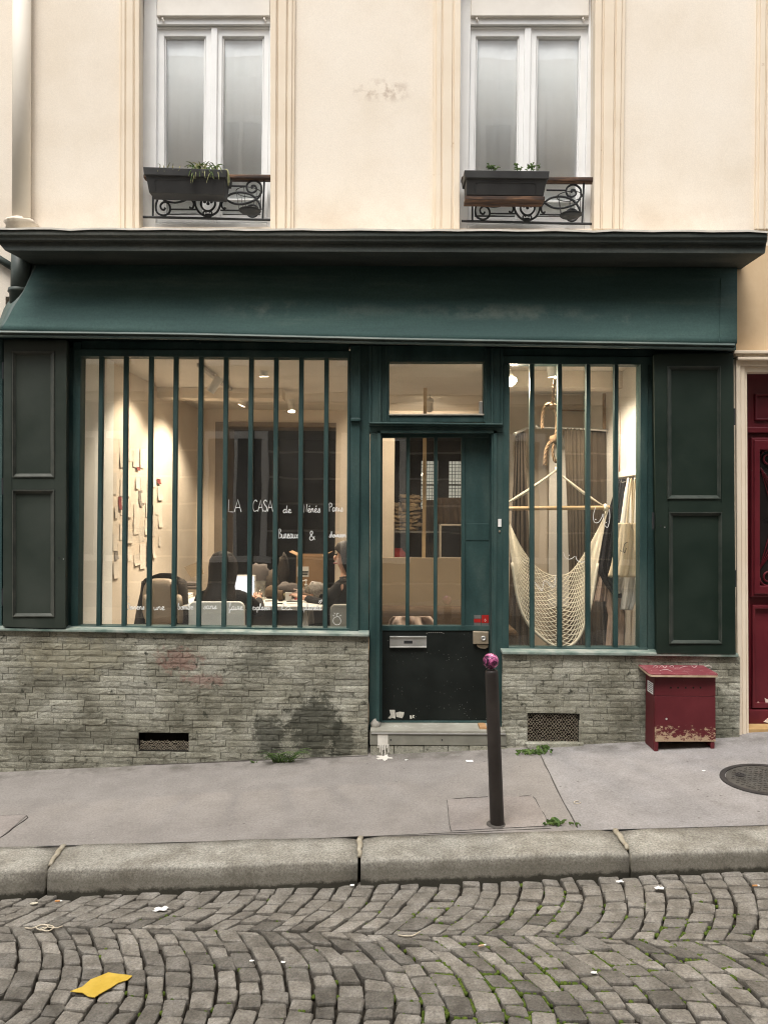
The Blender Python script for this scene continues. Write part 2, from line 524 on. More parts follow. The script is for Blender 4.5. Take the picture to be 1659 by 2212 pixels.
def sett_cells():
    """segmental arcs: rows bulge along the street between valley lines that run slightly askew to the kerb"""
    cells = []
    hw, amp, pitch, n = 0.55, 0.23, 0.098, 12
    def curve(j, kk, t):
        x = kk * pitch + j * 0.05 + 0.008 * sin(kk * 1.7 + j) - amp * t * t + 0.012 * sin(3.1 * t + kk * 0.37) + 0.006 * sin(7.3 * t + kk * 1.1)
        return (x, -1.55 - j * 2 * hw + t * hw - 0.14 * x)
    for j in range(-1, 4):
        for k in range(-38, 38):
            off = 0.5 if k % 2 else 0.0
            grid = [-1 + 2 * (i + off) / n + random.uniform(-0.032, 0.032) for i in range(-1, n + 2)]
            ts = [-1.0] + [g for g in grid if -0.95 < g < 0.95] + [1.0]
            for a, b in zip(ts, ts[1:]):
                if b - a < 0.045:
                    continue
                ga = 0.0042 / hw
                q = [Vector(curve(j, k, a + ga)), Vector(curve(j, k + 1, a + ga)), Vector(curve(j, k + 1, b - ga)), Vector(curve(j, k, b - ga))]
                c = (q[0] + q[1] + q[2] + q[3]) / 4
                qq = []
                for i, p in enumerate(q):
                    dr = q[i ^ 1] - p
                    qq.append(p + dr.normalized() * 0.0045 + Vector((random.uniform(-0.007, 0.007), random.uniform(-0.006, 0.006))))
                if c.y > kerb_back(c.x) - 0.25 or c.y < -5.2 or abs(c.x) > 3.4:
                    continue
                cells.append((c, qq))
    return cells

def project(p):
    d = p[1] - CAMY
    if d < 0.2: return None
    ix, iy = p[0] * F / d, (p[2] - CAMZ) * F / d
    c, s = cos(ROLL), sin(ROLL)
    return (CX + ix * c + iy * s, CY - (-ix * s + iy * c))

cells = sett_cells()
def cell_key(cq):
    c, q = cq
    u = project((c.x, c.y, rz(c.x, c.y)))
    if u is None or not (-25 < u[0] < 1684 and u[1] < 2235):
        return -1
    return u[1]
cells.sort(key=cell_key, reverse=True)
# keep whole rows together: the 300 that show largest are built one by one
rest = MB()
for n_, (c, q) in enumerate(cells):
    if n_ < 300:
        mb = MB(); sett_geo(mb, q)
        mb.build('sett', sett_mat, road)
    else:
        sett_geo(rest, q)
o = rest.build('sett_field', sett_mat, road); o['kind'] = 'stuff'

# ------------------------------------------------------------------ kerb stones
granite = M('kerb_granite', [(0.20, 0.185, 0.155), (0.27, 0.255, 0.22), (0.33, 0.315, 0.275)], 7, 0.85, 0.6, 190, 0.003, spec=0.25, rand=0.08, grain=(95, 0.42),
            speck=(110, 0.24, (0.12, 0.11, 0.092)), bump2=(30, 0.25, 0.006))
def kerb_material():
    m = granite.copy(); m.name = 'kerb_granite_grime_shade'
    t = NT(m)
    b = t.N['Principled BSDF']
    src = b.inputs['Base Color'].links[0].from_socket
    p = t.pos()
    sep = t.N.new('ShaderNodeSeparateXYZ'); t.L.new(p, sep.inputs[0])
    # height above the road surface at the kerb: drives stuck road dirt and painted shade on the face
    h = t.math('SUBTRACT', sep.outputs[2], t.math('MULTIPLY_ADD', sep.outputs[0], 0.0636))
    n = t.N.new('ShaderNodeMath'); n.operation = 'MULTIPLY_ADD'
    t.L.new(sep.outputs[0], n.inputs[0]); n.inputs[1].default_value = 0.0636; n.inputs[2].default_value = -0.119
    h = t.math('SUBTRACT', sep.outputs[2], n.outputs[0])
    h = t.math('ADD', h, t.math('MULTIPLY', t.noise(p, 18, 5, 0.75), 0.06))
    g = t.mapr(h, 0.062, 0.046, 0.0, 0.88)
    face_shade = t.mapr(h, 0.138, 0.098, 0.0, 0.6)  # grime tone spread up the front face to paint in its shade
    c = t.mix(face_shade, src, (0.12, 0.108, 0.085))
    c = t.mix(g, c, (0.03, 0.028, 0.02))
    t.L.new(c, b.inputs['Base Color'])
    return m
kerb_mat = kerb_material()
kerb = thing('kerb', (0, -1.5, wz(0, -1.5)), None, None)
structure(kerb)
def kx(px, py): return on_walk(px, py).x
joints = [-3.9, on_walk(132, 1832).x, on_walk(778, 1806).x, on_walk(1325, 1787).x, 3.7]
joints_f = [-3.9, on_walk(92, 1880).x + 0.01, on_walk(776, 1858).x, on_walk(1350, 1836).x + 0.02, 3.7]
def kerb_stone(xb0, xb1, xf0, xf1, gap=0.008, seed=0):
    mb = MB()
    prof = []
    W_ = 0.27
    n = 14
    rows = []
    def pt(u, yy, zz):
        xb = xb0 + gap + (xb1 - xb0 - 2 * gap) * u
        xf = xf0 + gap + (xf1 - xf0 - 2 * gap) * u
        f = min(1, max(0, -yy / W_))
        x = xb + (xf - xb) * f
        base = wz(x, kerb_back(x))
        e = mnoise.noise(Vector((x * 2.2, seed * 3.1, yy * 6))) * 0.006
        return Vector((x, kerb_back(x) + yy + e * 0.6, base + zz + e * 0.7))
    P = [(0.0, -0.22), (0.0, 0.002), (-0.07, 0.002), (-0.15, -0.001), (-0.215, -0.003), (-0.238, -0.0032), (-0.2425, -0.0036), (-0.253, -0.0065), (-0.260, -0.012), (-0.2632, -0.021), (-0.2637, -0.027), (-0.265, -0.05), (-0.268, -0.08), (-0.270, -0.12), (-0.274, -0.30)]
    for i in range(n + 1):
        u = i / n
        edge = min(u, 1 - u) * (xb1 - xb0)
        k = 0.012 * max(0, 1 - edge / 0.025)
        rows.append([pt(u, yy + (k if yy < -0.1 else 0), zz - k) for yy, zz in P])
    mb.grid(rows)
    w = len(P)
    b = len(mb.v) - len(rows) * w
    mb.f.append(tuple(b + i for i in range(w)))
    mb.f.append(tuple(b + (len(rows) - 1) * w + i for i in reversed(range(w))))
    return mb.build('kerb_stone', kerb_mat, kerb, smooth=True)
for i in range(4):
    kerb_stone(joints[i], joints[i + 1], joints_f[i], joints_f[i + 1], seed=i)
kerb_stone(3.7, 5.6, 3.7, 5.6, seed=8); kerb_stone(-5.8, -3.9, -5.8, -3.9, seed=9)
mortar = M('mortar', [(0.30, 0.26, 0.19), (0.42, 0.38, 0.30)], 20, 0.95, 0.5, 120, 0.004)
for i in (1, 2, 3):
    mb = MB()
    pts = []
    for k in range(7):
        f = k / 6 * 0.9
        x = joints[i] + (joints_f[i] - joints[i]) * f
        pts.append((x + 0.004 * sin(k * 2.3 + i), kerb_back(x) - 0.23 * f, wz(x, kerb_back(x)) - 0.004 - 0.012 * f ** 4))
    mb.tube(pts, [0.017, 0.015, 0.016, 0.014, 0.012, 0.012, 0.010], 8, flat=0.8)
    mb.build('kerb_joint', mortar, kerb, smooth=True)

# ------------------------------------------------------------------ pavement
asph_left = M('pavement_asphalt', [(0.222, 0.203, 0.187), (0.243, 0.223, 0.206), (0.265, 0.244, 0.226)], 5.0, 0.85, 0.5, 150, 0.003, spec=0.25, grain=(85, 0.17), wear=(16, 0.62, 0.72, (0.19, 0.168, 0.154)), blobs=[((0, -0.12, 0), (9, 0.16, 2), 6, (0.11, 0.10, 0.085), 0.75, 0.42, 0.62)],
              speck=[(30, 0.075, (0.46, 0.44, 0.41)), (11, 0.10, (0.14, 0.128, 0.118)), (47, 0.10, (0.15, 0.137, 0.126))], bump2=(5, 0.12, 0.02))
asph_right = M('pavement_asphalt_pale', [(0.240, 0.226, 0.218), (0.270, 0.254, 0.246), (0.30, 0.284, 0.277)], 5.0, 0.85, 0.5, 150, 0.003, spec=0.25, grain=(85, 0.2), wear=(14, 0.60, 0.72, (0.20, 0.187, 0.177)), blobs=[((0, -0.12, 0), (9, 0.16, 2), 6, (0.12, 0.112, 0.10), 0.7, 0.42, 0.62)],
               speck=[(30, 0.075, (0.46, 0.44, 0.41)), (11, 0.10, (0.14, 0.128, 0.118)), (47, 0.10, (0.15, 0.137, 0.126))], bump2=(5, 0.12, 0.02))
asph_patch = M('pavement_patch', [(0.225, 0.199, 0.183), (0.29, 0.26, 0.24)], 6, 0.85, 0.5, 150, 0.003, spec=0.25, grain=(85, 0.18))
seam_mat = M('tar_seam', [(0.05, 0.045, 0.04), (0.10, 0.09, 0.08)], 20, 0.9, 0.3, 90)
sidewalk = thing('pavement', (0, -0.7, wz(0, -0.7)), None, None)
structure(sidewalk)
sa, sb = on_walk(1165, 1622), on_walk(1246, 1790)
XL, XR = -9.0, 9.0
def walk_sheet(pts, m, up=0.0, name='asphalt'):
    mb = MB()
    mb.add([(x, y, wz(x, y) + up) for x, y in pts], [tuple(range(len(pts)))])
    return mb.build(name, m, sidewalk)
def kb(x): return kerb_back(x) + 0.004
sbx = sb.x + (kb(sb.x) - sb.y) / (sa.y - sb.y) * (sa.x - sb.x)
sax = sa.x + (0.3 - sa.y) / (sa.y - sb.y) * (sa.x - sb.x)
walk_sheet([(XL, kb(XL)), (sbx, kb(sbx)), (sax, 0.3), (XL, 0.3)], asph_left)
walk_sheet([(sbx, kb(sbx)), (XR, kb(XR)), (XR, 0.3), (sax, 0.3)], asph_right)
def seam(px, r=0.004, name='seam'):
    pts = smooth_path([on_walk(x, y) + Vector((0, 0, 0.001)) for x, y in px], 4)
    pts = [p + Vector((random.uniform(-0.004, 0.004), random.uniform(-0.004, 0.004), 0)) for p in pts]
    MB().tube(pts, [r * random.uniform(0.5, 1.2) for _ in pts], 6, flat=0.4).build(name, seam_mat, sidewalk)
pa = [on_walk(x, y) for x, y in [(966, 1729), (1055, 1724), (1150, 1722), (1168, 1750), (1187, 1786), (1080, 1791), (975, 1797)]]
walk_sheet([(p.x, p.y) for p in reversed(pa)], asph_patch, 0.004, 'asphalt_patch')
pb = [on_walk(x, y) for x, y in [(-250, 1766), (58, 1763), (28, 1789), (0, 1812), (-60, 1834), (-300, 1842)]]
walk_sheet([(p.x, p.y) for p in reversed(pb)], asph_patch, 0.004, 'asphalt_patch')
seam([(1165, 1624), (1195, 1690), (1246, 1789)], 0.004)
seam([(966, 1729), (1010, 1725), (1055, 1723)])
seam([(1120, 1721), (1152, 1723), (1170, 1752), (1188, 1785)])
seam([(966, 1730), (968, 1760), (975, 1797)], 0.003)
seam([(-40, 1767), (58, 1763), (30, 1790), (-5, 1814)], 0.005)
seam([(-150, 1672), (0, 1666.5), (200, 1658), (400, 1650.5), (600, 1642), (794, 1634)], 0.008, 'wall_gap')
seam([(0, 1836), (200, 1828), (400, 1822), (640, 1815), (800, 1808), (1000, 1800), (1190, 1790)], 0.003)

# ------------------------------------------------------------------ apartment building
bld = thing('apartment_building', (0, 0.4, 0), 'cream stuccoed apartment building with two tall white windows above the green shop', 'building')
YW = 0.06
w = MB()
# stucco piers between the openings (quads follow the slightly crooked old masonry)
w.slab([(-3000, -2300), (300, -2300), (300, 497), (-3000, 497)], YW, 0.5)
w.slab([(586, -2300), (997, -2300), (993, 497), (584, 497)], YW, 0.5)
w.slab([(1290, -2300), (4600, -2300), (4600, 497), (1283, 497)], YW, 0.5)
w.slab([(300, -2300), (586, -2300), (586, -70), (300, -70)], YW, 0.5)
w.slab([(997, -2300), (1290, -2300), (1290, -70), (997, -70)], YW, 0.5)
w.slab([(300, 489), (586, 489), (584, 497), (300, 497)], YW, 0.5)
w.slab([(993, 493), (1283, 493), (1283, 497), (993, 497)], YW, 0.5)
w.slab([(-3000, 497), (4600, 497), (4600, 640), (-3000, 640)], YW, 0.5)
w.slab([(-3000, 640), (12, 640), (12, 1900), (-3000, 1900)], YW, 0.5)
w.build('wall', stucco, bld)
w = MB()
w.slab([(1586, 530), (4600, 530), (4600, 758), (1586, 758)], YW - 0.012, 0.05)
w.slab([(2020, 758), (4600, 758), (4600, 1750), (2020, 1750)], YW - 0.012, 0.05)
w.build('lower_wall', shaded_tan_wall, bld)

def jambmould(xl0, xr0, xl1, xr1, y0=-300, y1=494, flip=False):
    """moulded window surround: a run of stepped vertical fillets"""
    mb = MB()
    steps = [(0.0, 0.12, 0.022), (0.12, 0.30, 0.036), (0.30, 0.36, 0.029), (0.36, 0.70, 0.042), (0.70, 0.78, 0.034), (0.78, 1.0, 0.050)]
    for a, b, dpt in steps:
        if flip: a, b = 1 - b, 1 - a
        X0, X1 = xl0 + (xr0 - xl0) * a, xl0 + (xr0 - xl0) * b
        Z0, Z1 = xl1 + (xr1 - xl1) * a, xl1 + (xr1 - xl1) * b
        mb.slab([(X0, y0), (X1, y0), (Z1, y1), (Z0, y1)], YW - dpt, YW + 0.01)
    return mb.build('window_surround', trim_cream, bld, bevel=0.004)
jambmould(258, 300.5, 256, 300.5)
jambmould(586, 640, 584, 634, flip=True)
jambmould(938, 997.5, 934, 992.5)
jambmould(1288, 1356, 1283, 1345, flip=True)
jambmould(1640, 1700, 1632, 1692)

def upper_window(xs_t, xs_b, ytop, ybot, dark):
    """xs: guide outer L, sash L, glass1 L, glass1 R, glass2 L, glass2 R, sash R, guide outer R"""
    Yf = 0.19
    def X(i, y):
        f = (y - 38) / (480 - 38)
        return xs_t[i] + (xs_b[i] - xs_t[i]) * f
    def Q(i, j, ya, yb):
        return [(X(i, ya), ya), (X(j, ya), ya), (X(j, yb), yb), (X(i, yb), yb)]
    win = sub('window', bld, at((xs_b[0] + xs_b[7]) / 2, ybot, Yf))
    fr = MB()
    fr.slab(Q(0, 1, -70, ybot + 10), Yf - 0.03, Yf + 0.1)
    fr.slab(Q(6, 7, -70, ybot + 10), Yf - 0.03, Yf + 0.1)
    fr.slab(Q(1, 6, 56, 60), Yf - 0.012, Yf + 0.1)
    fr.slab(Q(1, 6, ybot - 3, ybot + 12), Yf - 0.05, Yf + 0.1)
    fr.build('frame', white_frame, win, bevel=0.004)
    bx = MB()
    bx.slab(Q(1, 6, -70, 33), Yf - 0.06, Yf + 0.1)
    bx.build('shutter_box', offwhite_box, win, bevel=0.006)
    rb = MB()
    rb.slab(Q(1, 6, 37, 51), Yf - 0.035, Yf)
    rb.slab(Q(1, 6, 33, 37), Yf - 0.015, Yf)
    rb.build('roller_bar', white_frame, win, bevel=0.003)
    for fx in (0.05, 0.95):
        x = X(1, 40) + (X(6, 40) - X(1, 40)) * fx
        MB().tube([at(x, 34, Yf - 0.045), at(x, 40, Yf - 0.05), at(x + 3, 45, Yf - 0.045)], 0.007, 6).build('roller_stop', offwhite_box, win)
    mid_t, mid_b = (xs_t[3] + xs_t[4]) / 2, (xs_b[3] + xs_b[4]) / 2
    def Mx(y): return mid_t + (mid_b - mid_t) * (y - 38) / 442
    yg0, yg1 = 77, ybot - 16
    for (o0, g0, g1, o1) in ((lambda y: X(1, y), 2, 3, lambda y: Mx(y) - 1), (lambda y: Mx(y) + 1, 4, 5, lambda y: X(6, y))):
        s = MB()
        outer = [(o0(60), 60), (o1(60), 60), (o1(ybot - 4), ybot - 4), (o0(ybot - 4), ybot - 4)]
        inner = [(X(g0, yg0), yg0), (X(g1, yg0), yg0), (X(g1, yg1), yg1), (X(g0, yg1), yg1)]
        s.ring(outer, inner, Yf, Yf + 0.06)
        inner2 = [(p[0] + (4 if k in (0, 3) else -4), p[1] + (4 if k < 2 else -4)) for k, p in enumerate(inner)]
        s.ring(inner, inner2, Yf + 0.015, Yf + 0.05)
        s.slab([(inner2[0][0], ybot - 56), (inner2[1][0], ybot - 56), (inner2[1][0], ybot - 52), (inner2[0][0], ybot - 52)], Yf + 0.015, Yf + 0.04)
        s.build('sash', white_frame, win, bevel=0.004)
        g = MB(); g.slab(inner, Yf + 0.028, Yf + 0.032)
        g.build('pane', glass_up, win)
    m = MB()
    m.slab([(mid_t - 7, 58), (mid_t + 7, 58), (mid_b + 7, ybot - 4), (mid_b - 7, ybot - 4)], Yf - 0.018, Yf + 0.004)
    m.build('meeting_stile', white_frame, win, bevel=0.006)
    # room box and sheer curtain behind the glass
    a, b2 = at(xs_t[0], -90, 0.5), at(xs_t[7], ybot + 12, 0.5)
    room = MB()
    xa, xb, za, zb = a.x - 0.3, b2.x + 0.3, b2.z, a.z
    room.box(xa, xb, 1.9, 1.95, za, zb); room.box(xa - 0.05, xa, 0.5, 1.95, za, zb); room.box(xb, xb + 0.05, 0.5, 1.95, za, zb)
    room.box(xa, xb, 0.5, 1.95, zb, zb + 0.05); room.box(xa, xb, 0.5, 1.95, za - 0.05, za)
    room.build('room_behind', dark, win)
    nb = 60
    rows = []
    for zz in (za + 0.02, zb - 0.02):
        rows.append([Vector((xa + 0.31 + (xb - xa - 0.62) * k / nb, 0.236 + 0.003 * sin(k * 0.42) + 0.0015 * sin(k * 1.3), zz)) for k in range(nb + 1)])
    MB().grid(rows).build('sheer_curtain', sheer, win, smooth=True, solid=0.002)
sheer = M('sheer_curtain', [(0.82, 0.86, 0.86), (0.88, 0.91, 0.91)], 3, 0.95, 0)
sheer2 = sheer
room_dark = M('dim_room', [(0.30, 0.30, 0.28), (0.36, 0.35, 0.33)], 3, 0.95, 0)
upper_window([310, 339, 355, 445, 481, 571, 583, 590], [306, 336, 355, 442, 476, 567, 577, 588], 33, 484, room_dark)
upper_window([988, 1017, 1029, 1122, 1160, 1255, 1272, 1292], [984, 1010, 1021, 1117, 1152, 1246, 1262, 1284], 33, 488, room_dark)

# entrance door of the building with its moulded stone surround
sur = MB()
for (x0, x1, Y) in ((1585, 1590, 0.0), (1590, 1600, -0.02), (1600, 1609, -0.005), (1609, 1614, 0.012)):
    sur.slab([(x0, 775), (x1, 775), (x1 + 4, 1600), (x0 + 4, 1600)], Y, 0.1)
sur.build('door_surround', trim_cream, bld, bevel=0.005)
hd = MB()
for (y0, y1, x0, Y) in ((756, 763, 1585, -0.06), (763, 770, 1589, -0.035), (770, 777, 1594, -0.05), (777, 790, 1598, -0.015), (790, 803, 1606, 0.01)):
    hd.slab([(x0, y0), (2060, y0), (2060, y1), (x0, y1)], Y, 0.1)
hd.build('door_head', trim_cream, bld, bevel=0.005)
j2 = MB(); j2.slab(R(1960, 800, 2060, 1600), 0.0, 0.1); j2.build('door_surround', trim_cream, bld, bevel=0.005)
burg = M('burgundy_paint', [(0.085, 0.008, 0.014), (0.125, 0.014, 0.020)], 3, 0.4, 0.15, 50, wear=(20, 0.71, 0.76, (0.42, 0.30, 0.26)))
YD = 0.18
dr = sub('entrance_door', bld, at(1780, 1575, YD))
d = MB(); d.slab(R(1606, 800, 1975, 1592), YD, YD + 0.06); d.build('leaf', burg, dr)
d = MB()
d.slab(R(1612, 922, 1970, 935), YD - 0.03, YD + 0.01)
d.ring(R(1624, 945, 1960, 1290), R(1638, 968, 1944, 1270), YD - 0.045, YD + 0.01)
d.ring(R(1630, 950, 1954, 1284), R(1642, 972, 1940, 1266), YD - 0.06, YD + 0.01)
d.ring(R(1626, 1308, 1960, 1530), R(1632, 1316, 1954, 1520), YD - 0.03, YD + 0.01)
d.ring(R(1632, 850, 1950, 908), R(1636, 855, 1946, 903), YD - 0.02, YD + 0.01)
d.slab(R(1610, 1534, 1972, 1575), YD - 0.04, YD + 0.01)
d.build('moulding', burg, dr, bevel=0.006)
gr = MB()
gy = YD - 0.02
for i in range(-3, 16):
    x0 = 1640 + i * 32
    gr.tube([at(x0, 1010, gy), at(x0 + 160, 1230, gy)], 0.006, 6)
    gr.tube([at(x0, 1230, gy + 0.006), at(x0 + 160, 1010, gy + 0.006)], 0.006, 6)
def spiral(cx, cy, r0, turns=1.75, a0=0.0, sgn=1, n=26):
    return [(cx + r0 * (1 - 0.8 * k / n) * cos(a0 + sgn * 2 * pi * turns * k / n), cy + r0 * (1 - 0.8 * k / n) * sin(a0 + sgn * 2 * pi * turns * k / n)) for k in range(n + 1)]
for k in range(5):
    for cy, sg in ((990, 1), (1248, -1)):
        gr.tube([at(x, y, gy) for x, y in spiral(1660 + 56 * k, cy, 20, 1.7, pi, sg)], 0.007, 6)
lim0, lim1 = at(1643, 1000, gy).x, at(1941, 1000, gy).x
gr.v = [Vector((min(max(p.x, lim0), lim1), p.y, p.z)) for p in gr.v]
gr.build('iron_grille', burg, dr, smooth=True)
d = MB(); d.slab(R(1640, 970, 1943, 1268), YD - 0.006, YD + 0.02); d.build('dark_glass', M('dark_glass', [(0.01, 0.008, 0.008), (0.02, 0.016, 0.015)], 3, 0.15, 0), dr)
d = MB()
d.slab([(1604, 1574), (1985, 1574), (1985, 1600), (1604, 1600)], 0.02, 0.3)
d.build('threshold', M('ochre_stone', [(0.40, 0.25, 0.10), (0.52, 0.35, 0.17)], 8, 0.8, 0.3, 80), dr, bevel=0.008)
flake = M('bare_plaster', [(0.62, 0.50, 0.42), (0.72, 0.62, 0.54)], 15, 0.9, 0.2, 90)
for q in ([(1634, 1520), (1638, 1516), (1646, 1522), (1652, 1530), (1637, 1528)], [(1652, 1508), (1658, 1512), (1666, 1506), (1668, 1524), (1655, 1526)], [(1650, 1560), (1660, 1552), (1672, 1556), (1668, 1564)]):
    mb = MB(); mb.poly(q, YD - 0.046 if q[0][1] > 1540 else YD - 0.004, YD + 0.01); mb.build('paint_chip', flake, dr)

# opposite side of the street: seen only as reflections in the glass
opp = thing('opposite_building', (0, -9.2, rz(0, -9)), 'cream town house across the street mirrored in the shop glass', 'building')
YO = -8.9
mb = MB(); mb.box(-16, 16, YO - 0.4, YO, -2, 10.2); mb.build('wall', M('opposite_wall', [(0.62, 0.57, 0.49), (0.70, 0.65, 0.56)], 1.0, 0.9, 0), opp)
mb = MB()
for z in (-0.1, 0.4, 0.9, 1.4, 1.9, 2.4, 2.9, 3.3): mb.box(-16, 16, YO, YO + 0.035, z, z + 0.46)
mb.build('ground_floor_cladding', M('opposite_cladding', [(0.11, 0.10, 0.085), (0.16, 0.145, 0.125)], 2, 0.85, 0), opp)
mb = MB()
for z in (4.3, 4.75, 5.2, 5.65, 6.1, 6.5): mb.box(-16, 16, YO, YO + 0.025, z, z + 0.41)
mb.box(-16, 16, YO, YO + 0.22, 3.95, 4.2); mb.box(-16, 16, YO, YO + 0.14, 3.8, 3.95); mb.box(-16, 16, YO, YO + 0.4, 9.9, 10.3); mb.box(-16, 16, YO, YO + 0.15, 6.9, 7.05)
mb.build('string_course', M('opposite_trim', [(0.58, 0.53, 0.45), (0.66, 0.61, 0.53)], 2, 0.9, 0), opp)
dglass = M('opposite_glass', [(0.04, 0.045, 0.05), (0.07, 0.075, 0.08)], 2, 0.1, 0)
for i in range(11):
    for z0, z1 in ((0.9, 3.1), (4.6, 6.5), (7.3, 9.2)):
        x = -13.2 + i * 2.6
        wn_ = sub('window', opp, (x, YO, z0))
        mb = MB()
        for a in ((x - 0.62, x - 0.5, z0, z1), (x + 0.5, x + 0.62, z0, z1), (x - 0.62, x + 0.62, z1, z1 + 0.14), (x - 0.03, x + 0.03, z0, z1), (x - 0.7, x + 0.7, z0 - 0.12, z0)):
            mb.box(a[0], a[1], YO + 0.036, YO + 0.11, a[2], a[3])
        mb.build('frame', white_frame, wn_)
        mb = MB(); mb.box(x - 0.5, x + 0.5, YO + 0.036, YO + 0.06, z0, z1); mb.build('pane', dglass, wn_)
mb = MB()
mb.box(-16, 16, -8.9, -7.0, -1.5, 0.0)
ow = mb.build('far_pavement', asph_left); structure(ow)
for v in ow.data.vertices:
    wx = v.co.x + WLOC[ow].x
    v.co.z += 0.0636 * wx + 0.0

# ------------------------------------------------------------------ shopfront
shop = thing('shopfront', (0, 0, 0.1), 'dark green wooden shopfront with barred windows, curved fascia and folded shutters', 'shopfront')

# cornice: stepped profile, the zinc lip on top
def lerp_rows(pts):
    def f(x):
        for (x0, y0), (x1, y1) in zip(pts, pts[1:]):
            if x <= x1: return y0 + (y1 - y0) * (x - x0) / (x1 - x0)
        return pts[-1][1]
    return f
cm = MB()
YC = -0.38
prof = [(YC, 494), (YC - 0.010, 499), (YC - 0.010, 506), (YC + 0.004, 512), (YC + 0.008, 518), (YC + 0.040, 522.5), (YC + 0.036, 541), (YC + 0.06, 541.5), (YC + 0.09, 541)]
A = [at(-14 + max(0, (y - 512)) * 0.9, y, Y) for Y, y in prof]
B = [at(1657 - max(0, (y - 512)) * 0.2, y + 6, Y) for Y, y in prof]
za, zb = A[-1].z, B[-1].z
back_a = [Vector((A[-1].x + 0.06, 0.07, za)), Vector((A[-1].x, 0.07, A[0].z))]
back_b = [Vector((B[-1].x - 0.0, 0.07, zb)), Vector((B[-1].x, 0.07, B[0].z))]
n = len(prof)
cm.add(A + back_a + B + back_b, [(i, (i + 1) % (n + 2), (n + 2) + (i + 1) % (n + 2), (n + 2) + i) for i in range(n + 2)] + [tuple(reversed(range(n + 2))), tuple(range(n + 2, 2 * n + 4))])
cm.build('cornice', cornice_green, shop, bevel=0.004)
lip = MB()
rows = []
for k in range(41):
    x = -16 + (1660 + 16) * k / 40
    y = 490.5 + 6 * k / 40 + 0.8 * sin(k * 1.9) + (1.5 if k % 9 == 4 else 0)
    p = at(x, y, YC - 0.02)
    q = at(x, y + 4.2, YC - 0.02)
    rows.append([q, p, Vector((p.x, 0.06, p.z + 0.02)), Vector((p.x, 0.06, p.z + 0.01)), Vector((q.x, YC + 0.0, q.z))])
lip.grid(rows).build('zinc_lip', flash_zinc, shop)
# bracket at the right end under the soffit
# fascia: concave sheet flaring outwards to the bottom, hipped at its left end
fm = MB()
hipx = [(559, 88), (579, 79), (606, 64), (628, 53.5), (649, 42), (662, 32), (688, 19), (713, 3)]
def hip(y):
    for (y0, x0), (y1, x1) in zip(hipx, hipx[1:]):
        if y <= y1: return x0 + (x1 - x0) * (y - y0) / (y1 - y0)
    return hipx[-1][1]
rows = []
NF = 14
for i in range(NF + 1):
    t = i / NF
    Yf = 0.02 - 0.20 * (t ** 1.25)
    row = []
    y_l = 556 + (713 - 556) * t
    y_r = 572 + (742 - 572) * t
    for k in range(25):
        u = k / 24
        x = hip(y_l) + (1591 - hip(y_l)) * u
        y = y_l + (y_r - y_l) * u + 6 * sin(pi * u) * t
        row.append(at(x, y, Yf))
    rows.append(row)
fm.grid(rows).build('fascia', fascia_green, shop, smooth=True, solid=0.02)
# the hip return on the left
rr = []
outer = [(559, 70), (590, 66), (606, 60), (628, 46), (636, 37), (649, 22), (668, 10), (690, 2), (713, -6)]
for i in range(NF + 1):
    t = i / NF
    y = 556 + (713 - 556) * t
    Yf = 0.02 - 0.20 * (t ** 1.25)
    ox = outer[-1][1]
    for (y0, x0), (y1, x1) in zip(outer, outer[1:]):
        if y <= y1:
            ox = x0 + (x1 - x0) * max(0, (y - y0)) / (y1 - y0); break
    rr.append([at(ox, y, Yf * 0.45 + 0.03), at(hip(y), y, Yf)])
MB().grid(rr).build('fascia_return', M('fascia_paint_pale', [(0.05, 0.085, 0.078), (0.09, 0.125, 0.112)], 3, 0.5, 0.2, 40), shop, smooth=True, solid=0.015)
e = MB()
e.tube([at(1557, 600, -0.012), at(1556, 640, -0.062), at(1555, 690, -0.126), at(1554, 738, -0.19)], 0.0022, 5)
e.build('fascia_seam', fascia_green, shop)
bkb = MB(); bkb.slab([(-120, 690), (1590, 720), (1590, 762), (-120, 738)], 0.035, 0.098); bkb.build('backing_board', green, shop)
# moulding below the fascia
tm = lerp_rows([(-200, 712), (0, 714), (415, 719), (829, 729), (1588, 742)])
mm = MB()
def mold(xa, xb):
    pr = [(-0.175, -1), (-0.205, 0), (-0.212, 3), (-0.205, 5), (-0.190, 6), (-0.190, 8), (-0.200, 10), (-0.196, 13), (-0.170, 15), (0.02, 15), (0.02, -1)]
    mm.prof_x(pr, (xa, tm(xa)), (xb, tm(xb)))
xs = [-120, 0, 415, 829, 1588]
for a, b in zip(xs, xs[1:]): mold(a, b)
mm.build('moulding', M('worn_green', [(0.045, 0.075, 0.07), (0.085, 0.115, 0.105), (0.16, 0.18, 0.16)], 5, 0.45, 0.2, 60, stretch=(0.3, 1, 1.5)), shop)

def frame_piece(q, Y0, Y1=0.1, name='rail', m=None, bevel=0.004, parent=None):
    mb = MB(); mb.slab(q, Y0, Y1)
    return mb.build(name, m or green, parent or shop, bevel=bevel)
# left end strip, the jamb behind the shutter, frieze
frame_piece([(-120, 728), (6, 731), (4, 1360), (-120, 1357)], -0.03, 0.1, 'end_board')
frame_piece([(6, 731), (177, 736), (170, 1364), (4, 1360)], 0.02, 0.1, 'jamb')
frame_piece([(158, 738), (175, 738), (168, 1358), (152, 1358)], 0.004, 0.1, 'jamb')
frame_piece([(144, 735), (753, 742), (753, 757), (144, 753)], 0.02, 0.1, 'frieze')
